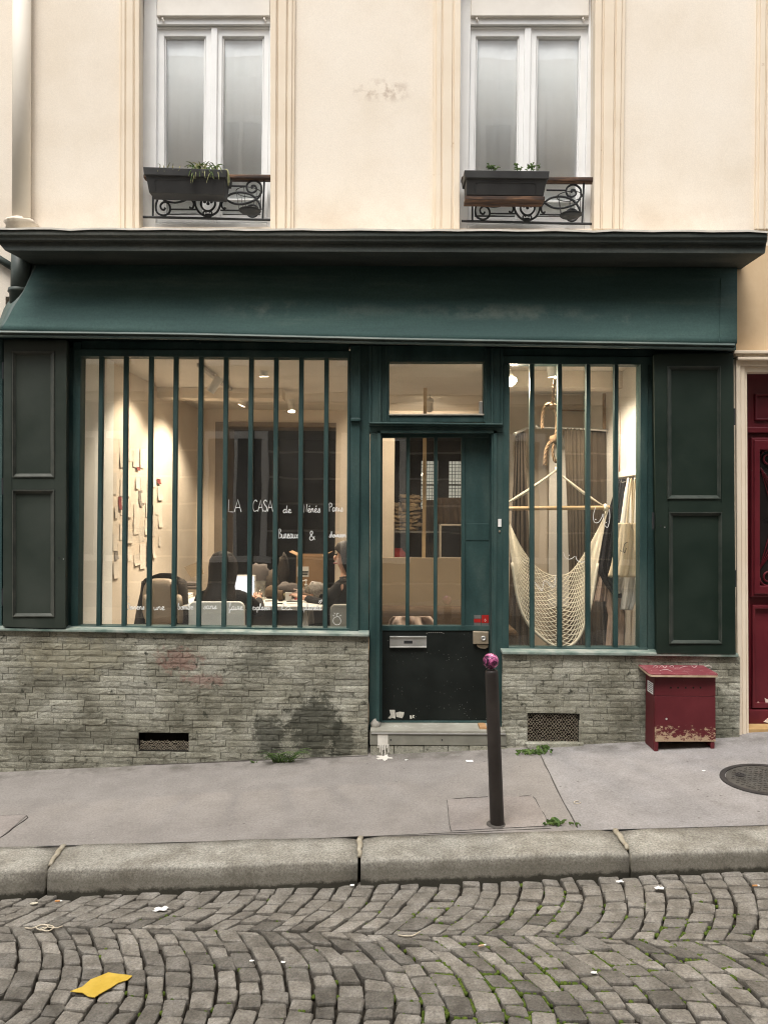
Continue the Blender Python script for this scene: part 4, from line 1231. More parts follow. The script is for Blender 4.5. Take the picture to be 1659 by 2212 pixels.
def stone_wall(label, corners, holes, Yf, seed, course=13.6, cap=300):
    """corners px TL, TR, BR, BL at the face plane"""
    rnd = random.Random(seed)
    P = [at(x, y, Yf) for x, y in corners]
    wall = thing('stone_wall', ((P[3].x + P[2].x) / 2, Yf, min(P[2].z, P[3].z)), label, 'stone wall')
    H = [[at(x, y, Yf) for x, y in (h[0], h[1])] for h in holes]
    # backing with openings left free
    bk = MB()
    xs_ = sorted([P[3].x + 0.004, P[2].x - 0.004] + [p.x for h in H for p in h])
    zlo = min(P[2].z, P[3].z) - 0.12
    for a, b in zip(xs_, xs_[1:]):
        mid = (a + b) / 2
        zt = P[0].z + (P[1].z - P[0].z) * (mid - P[0].x) / (P[1].x - P[0].x) - 0.004
        hh = [h for h in H if h[0].x < mid < h[1].x]
        if hh:
            bk.box(a, b, Yf + 0.012, Yf + 0.16, hh[0][0].z, zt)
            bk.box(a, b, Yf + 0.012, Yf + 0.16, zlo, hh[0][1].z)
        else:
            bk.box(a, b, Yf + 0.012, Yf + 0.16, zlo, zt)
    bk.build('backing', backing, wall)
    hgt = course / F * (Yf - CAMY)
    items = []
    def topz(x): return P[0].z + (P[1].z - P[0].z) * (x - P[0].x) / (P[1].x - P[0].x)
    row = 0
    while True:
        zoff = row * hgt
        x = P[0].x + (0 if row % 2 else -rnd.uniform(0.02, 0.09))
        done = True
        while x < P[1].x:
            L = rnd.choice((0.10, 0.13, 0.15, 0.18, 0.21, 0.24)) * rnd.uniform(0.9, 1.1)
            x0, x1 = max(x, P[0].x), min(x + L, P[1].x)
            if P[1].x - x1 < 0.05: x1 = P[1].x
            x = x1
            if x1 - x0 < 0.03: continue
            xc = (x0 + x1) / 2
            z1 = topz(xc) - zoff; z0 = z1 - hgt
            ground = wz(xc, Yf) if wz(xc, Yf) > zlo else zlo
            if z1 < ground + 0.004: continue
            done = False
            segs = [(x0, x1)]
            for h in H:
                if z0 < h[0].z - 0.004 and z1 > h[1].z + 0.004:
                    new = []
                    for a, b in segs:
                        if b <= h[0].x or a >= h[1].x: new.append((a, b)); continue
                        if a < h[0].x - 0.02: new.append((a, h[0].x))
                        if b > h[1].x + 0.02: new.append((h[1].x, b))
                    segs = new
            for a, b in segs:
                items.append((a, b, z0, z1, row))
        if done: break
        row += 1
    items.sort(key=lambda i: -(i[1] - i[0]))
    joined = MB()
    for n_, (a, b, z0, z1, rw_) in enumerate(items):
        me = rnd.choice(BR)
        gap = 0.0014
        sx, sz = (b - a) - 2 * gap, (z1 - z0) - 2 * gap
        dep = rnd.uniform(0.006, 0.012)
        loc = Vector(((a + b) / 2, Yf + 0.011, (z0 + z1) / 2))
        fx = rnd.choice((-1, 1))
        if n_ < cap:
            o = bpy.data.objects.new('brick', me)
            COL.objects.link(o)
            o.parent = wall
            o.location = loc - WLOC[wall]
            o.rotation_euler = (0, rnd.uniform(-0.006, 0.006), 0)
            o.scale = (sx * fx, dep, sz)
        else:
            joined.add([Vector((v.co.x * sx + loc.x, v.co.y * dep + loc.y, v.co.z * sz + loc.z)) for v in me.vertices], [tuple(p_.vertices) for p_ in me.polygons])
    if joined.v:
        o = joined.build('brick_remainder', stone, wall); o['kind'] = 'stuff'
    return wall, H

YS = -0.07
VENT1 = ((300, 1584), (407, 1623))
VENT2 = ((1140, 1543), (1250, 1606))
wl_, H1 = stone_wall('long split-stone plinth wall under the wide window, with faded red graffiti and damp stains',
                     [(-260, 1356), (797, 1374), (794, 1650), (-260, 1700)], [VENT1], YS, 3)
wr_, H2 = stone_wall('short split-stone plinth wall between the shop door and the burgundy door',
                     [(1085, 1413), (1600, 1419), (1600, 1620), (1085, 1650)], [VENT2], YS, 5, 14.2)
vent_in = M('vent_void', [(0.012, 0.010, 0.008), (0.02, 0.017, 0.014)], 4, 0.95, 0)
wire_m = M('rusty_wire', [(0.22, 0.19, 0.14), (0.36, 0.32, 0.25)], 30, 0.7, 0.2)
def vent(px, wall, n, rows_, ytop):
    (x0, y0), (x1, y1) = px
    a, b = at(x0, y0, YS), at(x1, y1, YS)
    v = MB()
    v.box(a.x, b.x, YS + 0.15, YS + 0.155, b.z, a.z)
    v.box(a.x - 0.004, a.x, YS + 0.01, YS + 0.155, b.z, a.z); v.box(b.x, b.x + 0.004, YS + 0.01, YS + 0.155, b.z, a.z)
    v.box(a.x, b.x, YS + 0.01, YS + 0.155, a.z, a.z + 0.004); v.box(a.x, b.x, YS + 0.01, YS + 0.155, b.z - 0.004, b.z)
    vo = v.build('vent', vent_in, wall)
    g = MB()
    zt = at(x0, ytop, YS).z
    W_, Hh = b.x - a.x, zt - b.z
    for r_ in range(rows_):
        for s_ in (0, 1):
            pts = []
            for k in range(2 * n + 1):
                f = k / (2 * n)
                up_ = (k + s_ + 0) % 2
                z = b.z + Hh * (r_ + (0.5 + (0.46 if up_ else -0.46))) / rows_
                pts.append((a.x + W_ * f, YS + 0.02 + 0.004 * s_ + 0.008 * sin(k * 1.3 + r_), z + 0.004 * sin(k * 2.1 + r_ * 3)))
            g.tube(pts, 0.0022, 4)
    g.build('vent_mesh', wire_m, vo)
vent(VENT1, wl_, 9, 3, 1602)
vent(VENT2, wr_, 8, 7, 1544)
# lip stone under the right vent
mb = MB(); mb.slab([(1136, 1607), (1262, 1607), (1258, 1616), (1140, 1617)], YS - 0.03, YS + 0.03); mb.build('vent_sill', stone, wr_, bevel=0.004)

# ------------------------------------------------------------------ door step
step = thing('doorstep', at(945, 1625, -0.08), 'grey stone doorstep with a metal edge and white paint drips', 'doorstep')
step_m = M('step_stone', [(0.26, 0.25, 0.21), (0.36, 0.35, 0.30)], 6, 0.8, 0.3, 90, wear=(12, 0.6, 0.68, (0.46, 0.46, 0.42)))
plate_m = M('step_plate', [(0.17, 0.165, 0.135), (0.24, 0.235, 0.195)], 6, 0.7, 0.2, 90, 0.002)
mb = MB(); mb.slab([(800, 1578), (1092, 1579), (1092, 1586), (800, 1585)], -0.09, 0.3)
mb.v = [v if v.y < 0 else v + Vector((0, 0, 0.01)) for v in mb.v]
mb.build('tread', step_m, step, bevel=0.006)
mb = MB(); mb.slab([(799, 1585), (1094, 1586.5), (1094, 1612), (799, 1610)], -0.086, 0.0); mb.build('riser_plate', plate_m, step, bevel=0.003)
mb = MB(); mb.slab([(802, 1583.6), (1092, 1585), (1092, 1588), (802, 1586.6)], -0.094, -0.07); mb.build('metal_edge', steel, step, bevel=0.002)
rnd = random.Random(11)
x = 799
while x < 1090:
    L = rnd.uniform(40, 66); x1 = min(1094, x + L)
    mb = MB(); mb.slab([(x + 1, 1611), (x1, 1612), (x1, 1640), (x + 1, 1640)], -0.075 - rnd.uniform(0, 0.012), 0.02); mb.build('base_stone', stone, step, bevel=0.006)
    x = x1
for sx in (844, 955, 1075):
    mb = MB(); mb.lathe([(0.006, 0), (0.005, -0.003), (0.001, -0.003)], at(sx, 1599, -0.086), 10, 'Y'); mb.build('screw', iron, step)
white_spill = M('white_spill', [(0.56, 0.53, 0.47), (0.66, 0.63, 0.57)], 14, 0.7, 0.1, 60)
sp = MB(); sp.poly([(816, 1587), (838, 1587), (838, 1607), (839, 1611), (834, 1611), (829, 1609), (823, 1611), (816, 1610)], -0.0875, -0.085)
sp.build('paint_spill', white_spill, step)
for k in range(7):
    x = 817 + k * 3.6
    y1 = 1616 + (k * 7 % 5) * 5
    mb = MB(); mb.tube([at(x, 1608, -0.0895), at(x + 0.6, (1608 + y1) / 2, -0.0915), at(x + 0.3, y1, -0.0925)], [0.006, 0.0035, 0.0045], 6, flat=0.3); mb.build('paint_drip', white_spill, step)
pd = []
for k in range(26):
    a = 2 * pi * k / 26
    rr_ = 1 + 0.35 * sin(5 * a + 1) + 0.2 * sin(9 * a)
    q = on_walk(829 + 14 * rr_ * cos(a), 1638 + 5 * rr_ * sin(a))
    pd.append((q.x, q.y, q.z + 0.002))
mb = MB(); mb.add(pd, [tuple(range(len(pd)))]); mb.build('paint_puddle', white_spill, step, solid=0.002)
mb = MB(); mb.slab(R(1036, 1571, 1052, 1577), -0.06, 0.05); mb.build('wood_wedge', M('bare_wood', [(0.36, 0.20, 0.09), (0.48, 0.29, 0.15)], 12, 0.7, 0.2), step, bevel=0.003)
mb = MB(); mb.ellipsoid(at(811, 1566, 0.0), (0.035, 0.03, 0.045), 10, 7, 0.25); mb.build('mortar_lump', M('grey_mortar', [(0.28, 0.26, 0.23), (0.38, 0.36, 0.32)], 14, 0.9, 0.4, 80), step, smooth=True)

# ------------------------------------------------------------------ window railings, planters
B3 = lambda z: (290.3 + 0.2 * z[0], 331.8 + 0.2 * z[1])
YR = 0.075
IRON = [
 ([(265, 460), (232, 550), (245, 630), (310, 663), (370, 640), (388, 585), (365, 535), (320, 520), (285, 550), (290, 590), (320, 603), (335, 580)], 0.0075),
 ([(285, 470), (340, 508), (430, 525), (520, 510), (600, 475)], 0.0075),
 ([(600, 475), (640, 530), (632, 580), (605, 585), (600, 570)], 0.007),
 ([(650, 470), (660, 560), (700, 630), (760, 672)], 0.008), ([(935, 480), (925, 560), (890, 630), (820, 672)], 0.008),
 ([(730, 490), (720, 550), (750, 600), (795, 617), (840, 600), (872, 550), (865, 490)], 0.0075),
 ([(760, 672), (745, 640), (760, 618), (778, 632)], 0.006), ([(820, 672), (838, 640), (822, 618), (806, 632)], 0.006),
 ([(975, 480), (1050, 430), (1150, 415), (1250, 435), (1310, 480), (1352, 540), (1368, 600)], 0.008),
 ([(975, 480), (1060, 530), (1150, 542), (1250, 520), (1330, 480), (1375, 410)], 0.008),
 ([(975, 480), (945, 530), (950, 580), (975, 590), (985, 578)], 0.007),
 ([(1375, 410), (1365, 330), (1300, 287), (1232, 310), (1213, 360), (1235, 408), (1285, 415), (1320, 385), (1305, 345), (1270, 345), (1272, 372)], 0.0075),
]
def railing(dx, dy, xl, xr, label):
    T = lambda z: (B3(z)[0] + dx, B3(z)[1] + dy)
    y_h = 378 + dy * 0.5
    root = thing('window_railing', at((xl + xr) / 2, 470 + dy, YR), label, 'railing', 'window railings')
    mb = MB(); mb.slab([(xl, 373 + dy * 0.6), (xr, 375 + dy * 0.6), (xr, 386 + dy * 0.6), (xl, 384 + dy * 0.6)], YR - 0.03, YR + 0.03)
    mb.build('handrail', rail_wood, root, bevel=0.012, seg=3)
    mb = MB(); a, b = T((93, 680)), T((1475, 712))
    mb.tube([at(xl, a[1], YR), at(xr, b[1], YR)], 0.009, 6); mb.build('bottom_bar', iron, root)
    for pts in ([(203, 262), (200, 682)], [(1404, 262), (1386, 705)]):
        mb = MB(); mb.tube([at(*T(p), YR) for p in pts], 0.0075, 6); mb.build('post', iron, root)
    for pts in ([(1000, 345), (1215, 348)], [(385, 598), (665, 600)], [(930, 608), (1215, 612)], [(420, 345), (640, 345)]):
        mb = MB(); mb.tube([at(*T(p), YR) for p in pts], 0.006, 6); mb.build('bar', iron, root)
    for pts, r_ in IRON:
        mb = MB(); mb.tube(smooth_path([at(*T(p), YR) for p in pts], 5), r_, 6); mb.build('scroll', iron, root, smooth=True)
    mb = MB(); c = T((1275, 615))
    mb.tube([at(c[0] + 13 * cos(k * pi / 12), c[1] + 13 * sin(k * pi / 12), YR) for k in range(24)], 0.0075, 6, closed=True); mb.build('scroll', iron, root, smooth=True)
    mb = MB()
    for p in ((760, 515), (832, 515), (796, 500), (796, 535)): mb.ellipsoid(at(*T(p), YR), (0.013, 0.008, 0.013), 10, 6)
    mb.build('fleuron', iron, root, smooth=True)
    mb = MB(); q = T((790, 640)), T((790, 690))
    mb.slab(R(q[0][0] - 6, q[0][1], q[0][0] + 6, q[1][1]), YR - 0.012, YR + 0.012); mb.build('collar', iron, root, bevel=0.003)
    return root
railing(0, 0, 309, 587, 'black scrolled iron window railing with wooden handrail behind the planter of drooping leaves')
railing(690, 9, 997, 1289, 'black scrolled iron window railing with wooden handrail behind the planter of upright sprigs')

def basket(dx, dy, label, tilt=0):
    T = lambda z: (B3(z)[0] + dx, B3(z)[1] + dy)
    c1, c0 = at(*T((1235, 412)), YR - 0.11), at(*T((1248, 612)), YR - 0.11)
    root = thing('wire_basket', c0, label, 'pot holder', 'wire pot holders')
    mb = MB(); mb.tube([c1 + Vector((0.088 * cos(k * pi / 12), 0.088 * sin(k * pi / 12), 0)) for k in range(24)], 0.003, 5, closed=True); mb.build('hoop', iron, root)
    mb = MB(); mb.tube([c0 + Vector((0.076 * cos(k * pi / 12), 0.076 * sin(k * pi / 12), 0)) for k in range(24)], 0.003, 5, closed=True); mb.build('hoop', iron, root)
    for k in range(6):
        a = 2 * pi * k / 6 + 0.3
        mb = MB(); mb.tube([c0 + Vector((0.076 * cos(a), 0.076 * sin(a), 0)), c1 + Vector((0.088 * cos(a), 0.088 * sin(a), 0))], 0.002, 5); mb.build('wire', iron, root)
    mb = MB(); mb.lathe([(0.03, -0.022), (0.066, -0.012), (0.074, 0.004), (0.070, 0.004), (0.06, -0.006), (0.001, -0.010)], c0, 20); mb.build('saucer', iron, root, smooth=True)
basket(0, 0, 'empty black wire pot holder hooked on the railing beside the drooping plant')
basket(693, 9, 'empty black wire pot holder hooked on the railing beside the upright sprigs')

def planter(xt0, xt1, yt, xb0, xb1, yb, slope, label, board=False):
    Yb, Yf = 0.025, -0.15
    root = thing('planter_box', at((xt0 + xt1) / 2, yb, Yf), label, 'planter', 'window planters')
    P = lambda x, y, Y=Yf: at(x, y + slope * (x - xt0), Y)
    # tapering trough: front face from rim to foot, back face vertical
    tl_, tr_, br, bl = P(xt0 + 5, yt + 15), P(xt1 - 5, yt + 15), P(xb1, yb), P(xb0, yb)
    sh = 0.03
    f = [tl_, tr_, br + Vector((0, sh, 0)), bl + Vector((0, sh, 0))]
    bk = [Vector((tl_.x, Yb, tl_.z)), Vector((tr_.x, Yb, tr_.z)), Vector((br.x, Yb - 0.02, br.z)), Vector((bl.x, Yb - 0.02, bl.z))]
    mb = MB(); mb.hexa(f, bk); mb.build('trough', black_plastic, root, bevel=0.006)
    mb = MB()
    a, b, c, d = P(xt0, yt, Yf - 0.012), P(xt1, yt, Yf - 0.012), P(xt1 - 1.5, yt + 17, Yf - 0.008), P(xt0 + 1.5, yt + 17, Yf - 0.008)
    mb.hexa([a, b, c, d], [Vector((a.x, Yf + 0.008, a.z)), Vector((b.x, Yf + 0.008, b.z)), Vector((c.x, Yf + 0.008, c.z)), Vector((d.x, Yf + 0.008, d.z))])
    mb.hexa([Vector((a.x, Yb - 0.01, a.z)), Vector((b.x, Yb - 0.01, b.z)), Vector((c.x, Yb - 0.01, c.z)), Vector((d.x, Yb - 0.01, d.z))], [Vector((q.x, Yb + 0.008, q.z)) for q in (a, b, c, d)])
    for q0, q1 in ((a, d), (b, c)):
        s_ = 0.012 if q0 is a else -0.012
        mb.hexa([Vector((q0.x, Yf, q0.z)), Vector((q0.x + s_, Yf, q0.z)), Vector((q1.x + s_, Yf, q1.z)), Vector((q1.x, Yf, q1.z))],
                [Vector((q0.x, Yb, q0.z)), Vector((q0.x + s_, Yb, q0.z)), Vector((q1.x + s_, Yb, q1.z)), Vector((q1.x, Yb, q1.z))])
    mb.build('rim', black_plastic, root, bevel=0.004)
    mb = MB()
    ln = [P(xt0 + 24, yb - 2), P(xt0 + 24, yt + 28), P(xt0 + 30, yt + 25), P(xt1 - 34, yt + 25), P(xt1 - 28, yt + 28), P(xt1 - 28, yb - 2)]
    def onface(p):
        t = (tl_.z - p.z) / max(1e-6, tl_.z - bl.z)
        return Vector((p.x, Yf + sh * t - 0.001, p.z))
    mb.tube([onface(p) for p in ln], 0.0028, 5); mb.build('relief', black_plastic, root)
    for fx in (0.2, 0.8):
        x = xt0 + (xt1 - xt0) * fx
        p = P(x, yt + 8, YR - 0.035)
        mb = MB(); mb.tube([p, p + Vector((0, 0.045, 0.03)), p + Vector((0, 0.075, 0.02)), p + Vector((0, 0.08, -0.04))], 0.005, 5); mb.build('hook', iron, root)
    if board:
        z1 = br.z - 0.002
        mb = MB()
        for k in range(2):
            mb.box(bl.x - 0.005, br.x + 0.01, Yf + 0.025 + 0.065 * k, Yf + 0.085 + 0.065 * k, z1 - 0.028, z1)
        mb.build('rotten_board', rail_wood, root, bevel=0.004)
    return P(xt0, yt, Yf).z
planter(309, 490, 359, 319, 481, 411, 0.035, 'black plastic window box with a clump of drooping pale leaves')
planter(1003, 1187, 366, 1008, 1176, 417, 0.012, 'black plastic window box on a rotten wooden board, with upright green sprigs', True)

def blade(mb, base, tip, bow, w0=0.006, n=5):
    base, tip, bow = Vector(base), Vector(tip), Vector(bow)
    side = (tip - base).cross(Vector((0, 1, 0)))
    side = side.normalized() if side.length > 1e-6 else Vector((1, 0, 0))
    rows = []
    for k in range(n + 1):
        t = k / n
        p = base * (1 - t) ** 2 + bow * 2 * t * (1 - t) + tip * t * t
        w = w0 * (1 - t) ** 0.7 + 0.0006
        rows.append([p - side * w + Vector((0, 0.002, 0)), p + Vector((0, -0.002, 0)), p + side * w + Vector((0, 0.002, 0))])
    mb.grid(rows)
rnd = random.Random(4)
pl = thing('trailing_plant', at(440, 368, -0.1), 'pale drooping spider plant hanging over the black window box', 'plant')
mb = MB(); mb2 = MB()
for k in range(46):
    bx, by = rnd.uniform(422, 470), 367
    tx = bx + rnd.uniform(-26, 26); ty = rnd.uniform(352, 396) if k % 3 else rnd.uniform(346, 360)
    (mb if k % 2 else mb2).__class__
    m_ = mb if k % 2 else mb2
    bt_ = at(bx, by, -0.11)
    tp = at(tx, ty, -0.16 - rnd.uniform(0, 0.03))
    blade(m_, bt_, tp, at((bx + tx) / 2, 349 + rnd.uniform(-5, 5), -0.14), 0.0055)
mb.build('leaf_blades', leaf_green, pl, smooth=True); mb2.build('leaf_blades_pale', leaf_pale, pl, smooth=True)
for lab, xs_ in (('few thin dry grass blades at the end of the black window box', (345, 352, 362, 372, 388, 404)), ):
    p_ = thing('dry_grass', at(365, 362, -0.12), lab, 'plant')
    mb = MB()
    for x in xs_:
        for q in range(2):
            blade(mb, at(x, 364, -0.12), at(x + rnd.uniform(-8, 12), rnd.uniform(350, 372), -0.165), at(x + 3, 350, -0.14), 0.003)
    mb.build('leaf_blades', leaf_pale, p_, smooth=True)
mb_side = thing('hanging_leaf', at(492, 375, -0.1), 'few pale leaves bent over the corner of the black window box', 'plant')
mb = MB()
for k in range(7): blade(mb, at(484, 366, -0.11), at(493 + rnd.uniform(-3, 5), rnd.uniform(382, 402), -0.15), at(494, 360, -0.13), 0.005)
mb.build('leaf_blades', leaf_pale, mb_side, smooth=True)
def sprig(cx_, ybase, hgt, n, label, Y=-0.1, wdt=22, name='leafy_sprig'):
    p_ = thing(name, at(cx_, ybase, Y), label, 'plant')
    st = MB(); lf = MB()
    for k in range(n):
        x = cx_ + rnd.uniform(-wdt, wdt)
        top = at(x + rnd.uniform(-8, 8), ybase - hgt * rnd.uniform(0.5, 1.0), Y + rnd.uniform(-0.03, 0.03))
        b_ = at(x, ybase + 3, Y)
        st.tube([b_, (b_ + top) / 2 + Vector((0.004, 0, 0)), top], 0.0015, 4)
        for j in range(7):
            t = rnd.uniform(0.3, 1.0)
            q = b_.lerp(top, t)
            an = rnd.uniform(0, 2 * pi)
            L = rnd.uniform(0.014, 0.026)
            e = q + Vector((cos(an) * L, sin(an) * L * 0.7, rnd.uniform(-0.006, 0.010)))
            blade(lf, q, e, (q + e) / 2 + Vector((0, 0, 0.008)), 0.006, 3)
    st.build('stem', leaf_green, p_); lf.build('leaf_cluster', leaf_green, p_, smooth=True)
sprig(1138, 369, 20, 9, 'upright green leafy sprigs in the middle of the black window box')
sprig(1060, 367, 14, 4, 'thin green sprig at the end of the black window box', wdt=12)

# ------------------------------------------------------------------ rain pipes
pipe_root = thing('rain_pipe', at(47, 490, YW - 0.06), 'cream painted rain pipe with a mortar foot on the upper wall', 'pipe')
mb = MB(); mb.tube([at(48, -200, YW - 0.055), at(46, 478, YW - 0.055)], 0.062, 20); mb.build('pipe', M('pipe_cream', [(0.74, 0.68, 0.58), (0.80, 0.74, 0.65)], 2, 0.6, 0.1, 60, wear=(16, 0.68, 0.75, (0.55, 0.46, 0.36))), pipe_root, smooth=True)
mb = MB(); mb.ellipsoid(at(46, 486, YW - 0.05), (0.115, 0.10, 0.055), 16, 9, 0.25); mb.build('mortar_foot', M('cream_mortar', [(0.62, 0.54, 0.44), (0.74, 0.66, 0.55)], 9, 0.9, 0.5, 50, 0.006), pipe_root, smooth=True)
dp = thing('dark_rain_pipe', at(44, 650, 0.0), 'dark green rain pipe section with a collar beside the curved fascia', 'pipe')
pg_ = M('pipe_green', [(0.04, 0.055, 0.05), (0.085, 0.10, 0.092)], 4, 0.5, 0.2, 60)
mb = MB(); mb.tube([at(46, 535, 0.0), at(44, 640, 0.0)], 0.066, 20); mb.build('pipe', pg_, dp, smooth=True)
mb = MB(); mb.lathe([(0.060, 0.03), (0.074, 0.026), (0.076, 0.012), (0.078, 0.0), (0.068, -0.004), (0.060, -0.16)], at(42, 632, 0.0), 22); mb.build('collar', pg_, dp, smooth=True)
mb = MB(); mb.tube([at(-40, 535, 0.03), at(28, 577, 0.02)], 0.026, 12); mb.build('branch', pg_, dp, smooth=True)

# ------------------------------------------------------------------ red wooden box
def red_material():
    m = red_paint.copy(); m.name = 'red_box_flaked'
    t = NT(m); b = t.N['Principled BSDF']
    src = b.inputs['Base Color'].links[0].from_socket
    p = t.pos()
    z0, z1 = at(1480, 1602, -0.27).z, at(1480, 1555, -0.27).z
    sep = t.N.new('ShaderNodeSeparateXYZ'); t.L.new(p, sep.inputs[0])
    h = t.mapr(sep.outputs[2], z0 - 0.01, z1 + 0.07, 0.50, 0.10)
    nz = t.noise(t.scalev(p, (1, 1, 1.6)), 16, 6, 0.8)
    w = t.mapr(t.math('ADD', nz, h), 0.88, 0.93)
    c = t.mix(w, src, (0.40, 0.29, 0.19))
    w2 = t.mapr(t.noise(p, 60, 5, 0.75), 0.70, 0.73)
    c = t.mix(w2, c, (0.45, 0.32, 0.26))
    t.L.new(c, b.inputs['Base Color'])
    return m
red_f = red_material()
lid_m = M('red_lid', [(0.16, 0.03, 0.04), (0.22, 0.055, 0.065), (0.36, 0.24, 0.23)], 26, 0.6, 0.3, 60, 0.003, wear=(34, 0.61, 0.66, (0.40, 0.30, 0.27)), stretch=(0.35, 1, 1.5), lo=0.42, hi=0.75)
lid_edge = M('lid_edge', [(0.36, 0.26, 0.17), (0.50, 0.38, 0.27)], 20, 0.8, 0.3, 60)
YBF, YBB = -0.28, -0.095
box = thing('red_wooden_box', at(1480, 1622, -0.19), 'dark red wooden box with peeling paint standing against the stone wall', 'box')
def V3(px, py, Yp): return at(px, py, Yp)
tl_, tr_, br, bl = V3(1415, 1462, YBF), V3(1546, 1460, YBF), V3(1546, 1603, YBF), V3(1416, 1603, YBF)
seam_z = V3(1480, 1504.5, YBF).z
mb = MB(); mb.hexa([tl_, tr_, Vector((tr_.x, YBF, seam_z + 0.0015)), Vector((tl_.x, YBF, seam_z + 0.0015))], [Vector((q.x, YBF + 0.018, q.z)) for q in (tl_, tr_, Vector((tr_.x, 0, seam_z + 0.0015)), Vector((tl_.x, 0, seam_z + 0.0015)))])
mb.build('front_flap', red_f, box, bevel=0.002)
mb = MB(); mb.hexa([Vector((tl_.x, YBF, seam_z - 0.0015)), Vector((tr_.x, YBF, seam_z - 0.0015)), br, bl], [Vector((q.x, YBF + 0.018, q.z)) for q in (Vector((tl_.x, 0, seam_z - 0.0015)), Vector((tr_.x, 0, seam_z - 0.0015)), br, bl)])
mb.build('front_board', red_f, box, bevel=0.002)
for x0, x1, foot in ((tl_.x, tl_.x + 0.02, 1627), (tr_.x - 0.02, tr_.x, 1621)):
    zf = wz(x0, YBF) + 0.001; zbk = wz(x0, YBB) + 0.001
    mb = MB()
    a, b = (tl_.z, tl_.z + 0.035)
    mb.add([(x0, YBF + 0.019, zf), (x1, YBF + 0.019, zf), (x1, YBB, zbk), (x0, YBB, zbk), (x0, YBF + 0.019, a - 0.002), (x1, YBF + 0.019, a - 0.002), (x1, YBB, b), (x0, YBB, b)],
           [(0, 3, 2, 1), (4, 5, 6, 7), (0, 1, 5, 4), (1, 2, 6, 5), (2, 3, 7, 6), (3, 0, 4, 7)])
    mb.build('side_board', red_paint, box, bevel=0.002)
    mb = MB(); mb.box(x0 + (0.001 if x0 == tl_.x else -0.008), x1 + (0.008 if x0 == tl_.x else -0.001), YBF + 0.003, YBF + 0.018, zf - 0.002, bl.z - 0.002); mb.build('leg', red_paint, box, bevel=0.003)
mb = MB(); mb.box(tl_.x + 0.021, tr_.x - 0.021, YBF + 0.02, YBB, bl.z + 0.01, bl.z + 0.025); mb.build('floor_board', red_f, box)
mb = MB(); mb.box(tl_.x + 0.021, tr_.x - 0.021, YBB - 0.012, YBB, bl.z, tl_.z + 0.03); mb.build('back_board', red_f, box)
# lid: sloping board with rounded front corners
lf, rf, lb, rb = V3(1404, 1457, YBF - 0.045), V3(1554, 1455, YBF - 0.045), V3(1393, 1436.5, YBB + 0.02), V3(1541, 1436.5, YBB + 0.02)
lb = Vector((lf.x + 0.004, lb.y, lb.z)); rb = Vector((rf.x - 0.004, rb.y, rb.z))
outl = []
for c_, a0, corner in ((lf, pi, 0), (rf, 1.5 * pi, 1)):
    for k in range(6):
        an = a0 + (pi / 2) * k / 5
        rr_ = 0.03
        o_ = Vector((rr_ if corner == 0 else -rr_, rr_, 0))
        outl.append(c_ + o_ + Vector((cos(an) * rr_, sin(an) * rr_, 0)))
outl += [rb, lb]
def lidz(p, up):
    t = (p.y - lf.y) / (lb.y - lf.y)
    return Vector((p.x, p.y, lf.z + (lb.z - lf.z) * t + up))
n = len(outl)
mb = MB(); mb.add([lidz(p, 0.0) for p in outl] + [lidz(p, -0.004) for p in outl], [tuple(range(n)), tuple(reversed(range(n, 2 * n)))] + [(i, n + i, n + (i + 1) % n, (i + 1) % n) for i in range(n)])
mb.build('lid', lid_m, box)
mb = MB(); mb.add([lidz(p, -0.0045) for p in outl] + [lidz(p, -0.018) for p in outl], [tuple(range(n)), tuple(reversed(range(n, 2 * n)))] + [(i, n + i, n + (i + 1) % n, (i + 1) % n) for i in range(n)])
mb.build('lid_edge', lid_edge, box)
# scribbled marks scratched into the lid
mb = MB()
for st in ([(1410, 1443), (1415, 1439), (1421, 1441), (1416, 1444)], [(1424, 1443), (1430, 1438), (1436, 1444), (1440, 1439)], [(1446, 1441), (1452, 1438), (1455, 1442), (1448, 1443)], [(1468, 1444), (1474, 1441), (1482, 1439)],
           [(1494, 1438), (1500, 1442), (1505, 1438)], [(1522, 1440), (1530, 1437), (1537, 1441), (1531, 1445)], [(1425, 1449), (1440, 1447), (1452, 1451)]):
    pts = []
    for x, y in st:
        t = (1457 - y) / (1457 - 1436.5)
        Yp = lf.y + (lb.y - lf.y) * t
        pts.append(lidz(Vector((at(x, y, Yp).x, Yp, 0)), 0.001))
    mb.tube(smooth_path(pts, 4), 0.0018, 4, flat=0.5)
mb.build('scratch', M('scratch_pale', [(0.6, 0.5, 0.48), (0.7, 0.6, 0.57)], 20, 0.8, 0), box)
for hx in (1449, 1464.5, 1481, 1497.7, 1513):
    mb = MB(); mb.lathe([(0.0065, 0.001), (0.0065, -0.0012), (0.001, -0.0012)], at(hx, 1486, YBF), 12, 'Y'); mb.build('air_hole', vent_in, box)
mb = MB(); mb.lathe([(0.007, 0.001), (0.007, -0.002), (0.004, -0.003), (0.001, -0.001)], at(1439.5, 1553.5, YBF), 12, 'Y'); mb.build('lock', steel, box)
lx = tl_.x - 0.0012
za_, zb_ = at(1405, 1475, -0.22).z, at(1405, 1499, -0.22).z
mb = MB(); mb.box(lx, tl_.x + 0.001, -0.245, -0.135, zb_, za_); mb.build('label', white_paper, box)
mb = MB()
for k in range(5): mb.box(lx - 0.0008, lx, -0.235, -0.15, za_ - 0.014 - 0.013 * k, za_ - 0.008 - 0.013 * k)
mb.build('label_print', M('grey_print', [(0.25, 0.25, 0.25), (0.35, 0.35, 0.35)], 30, 0.8, 0), box)

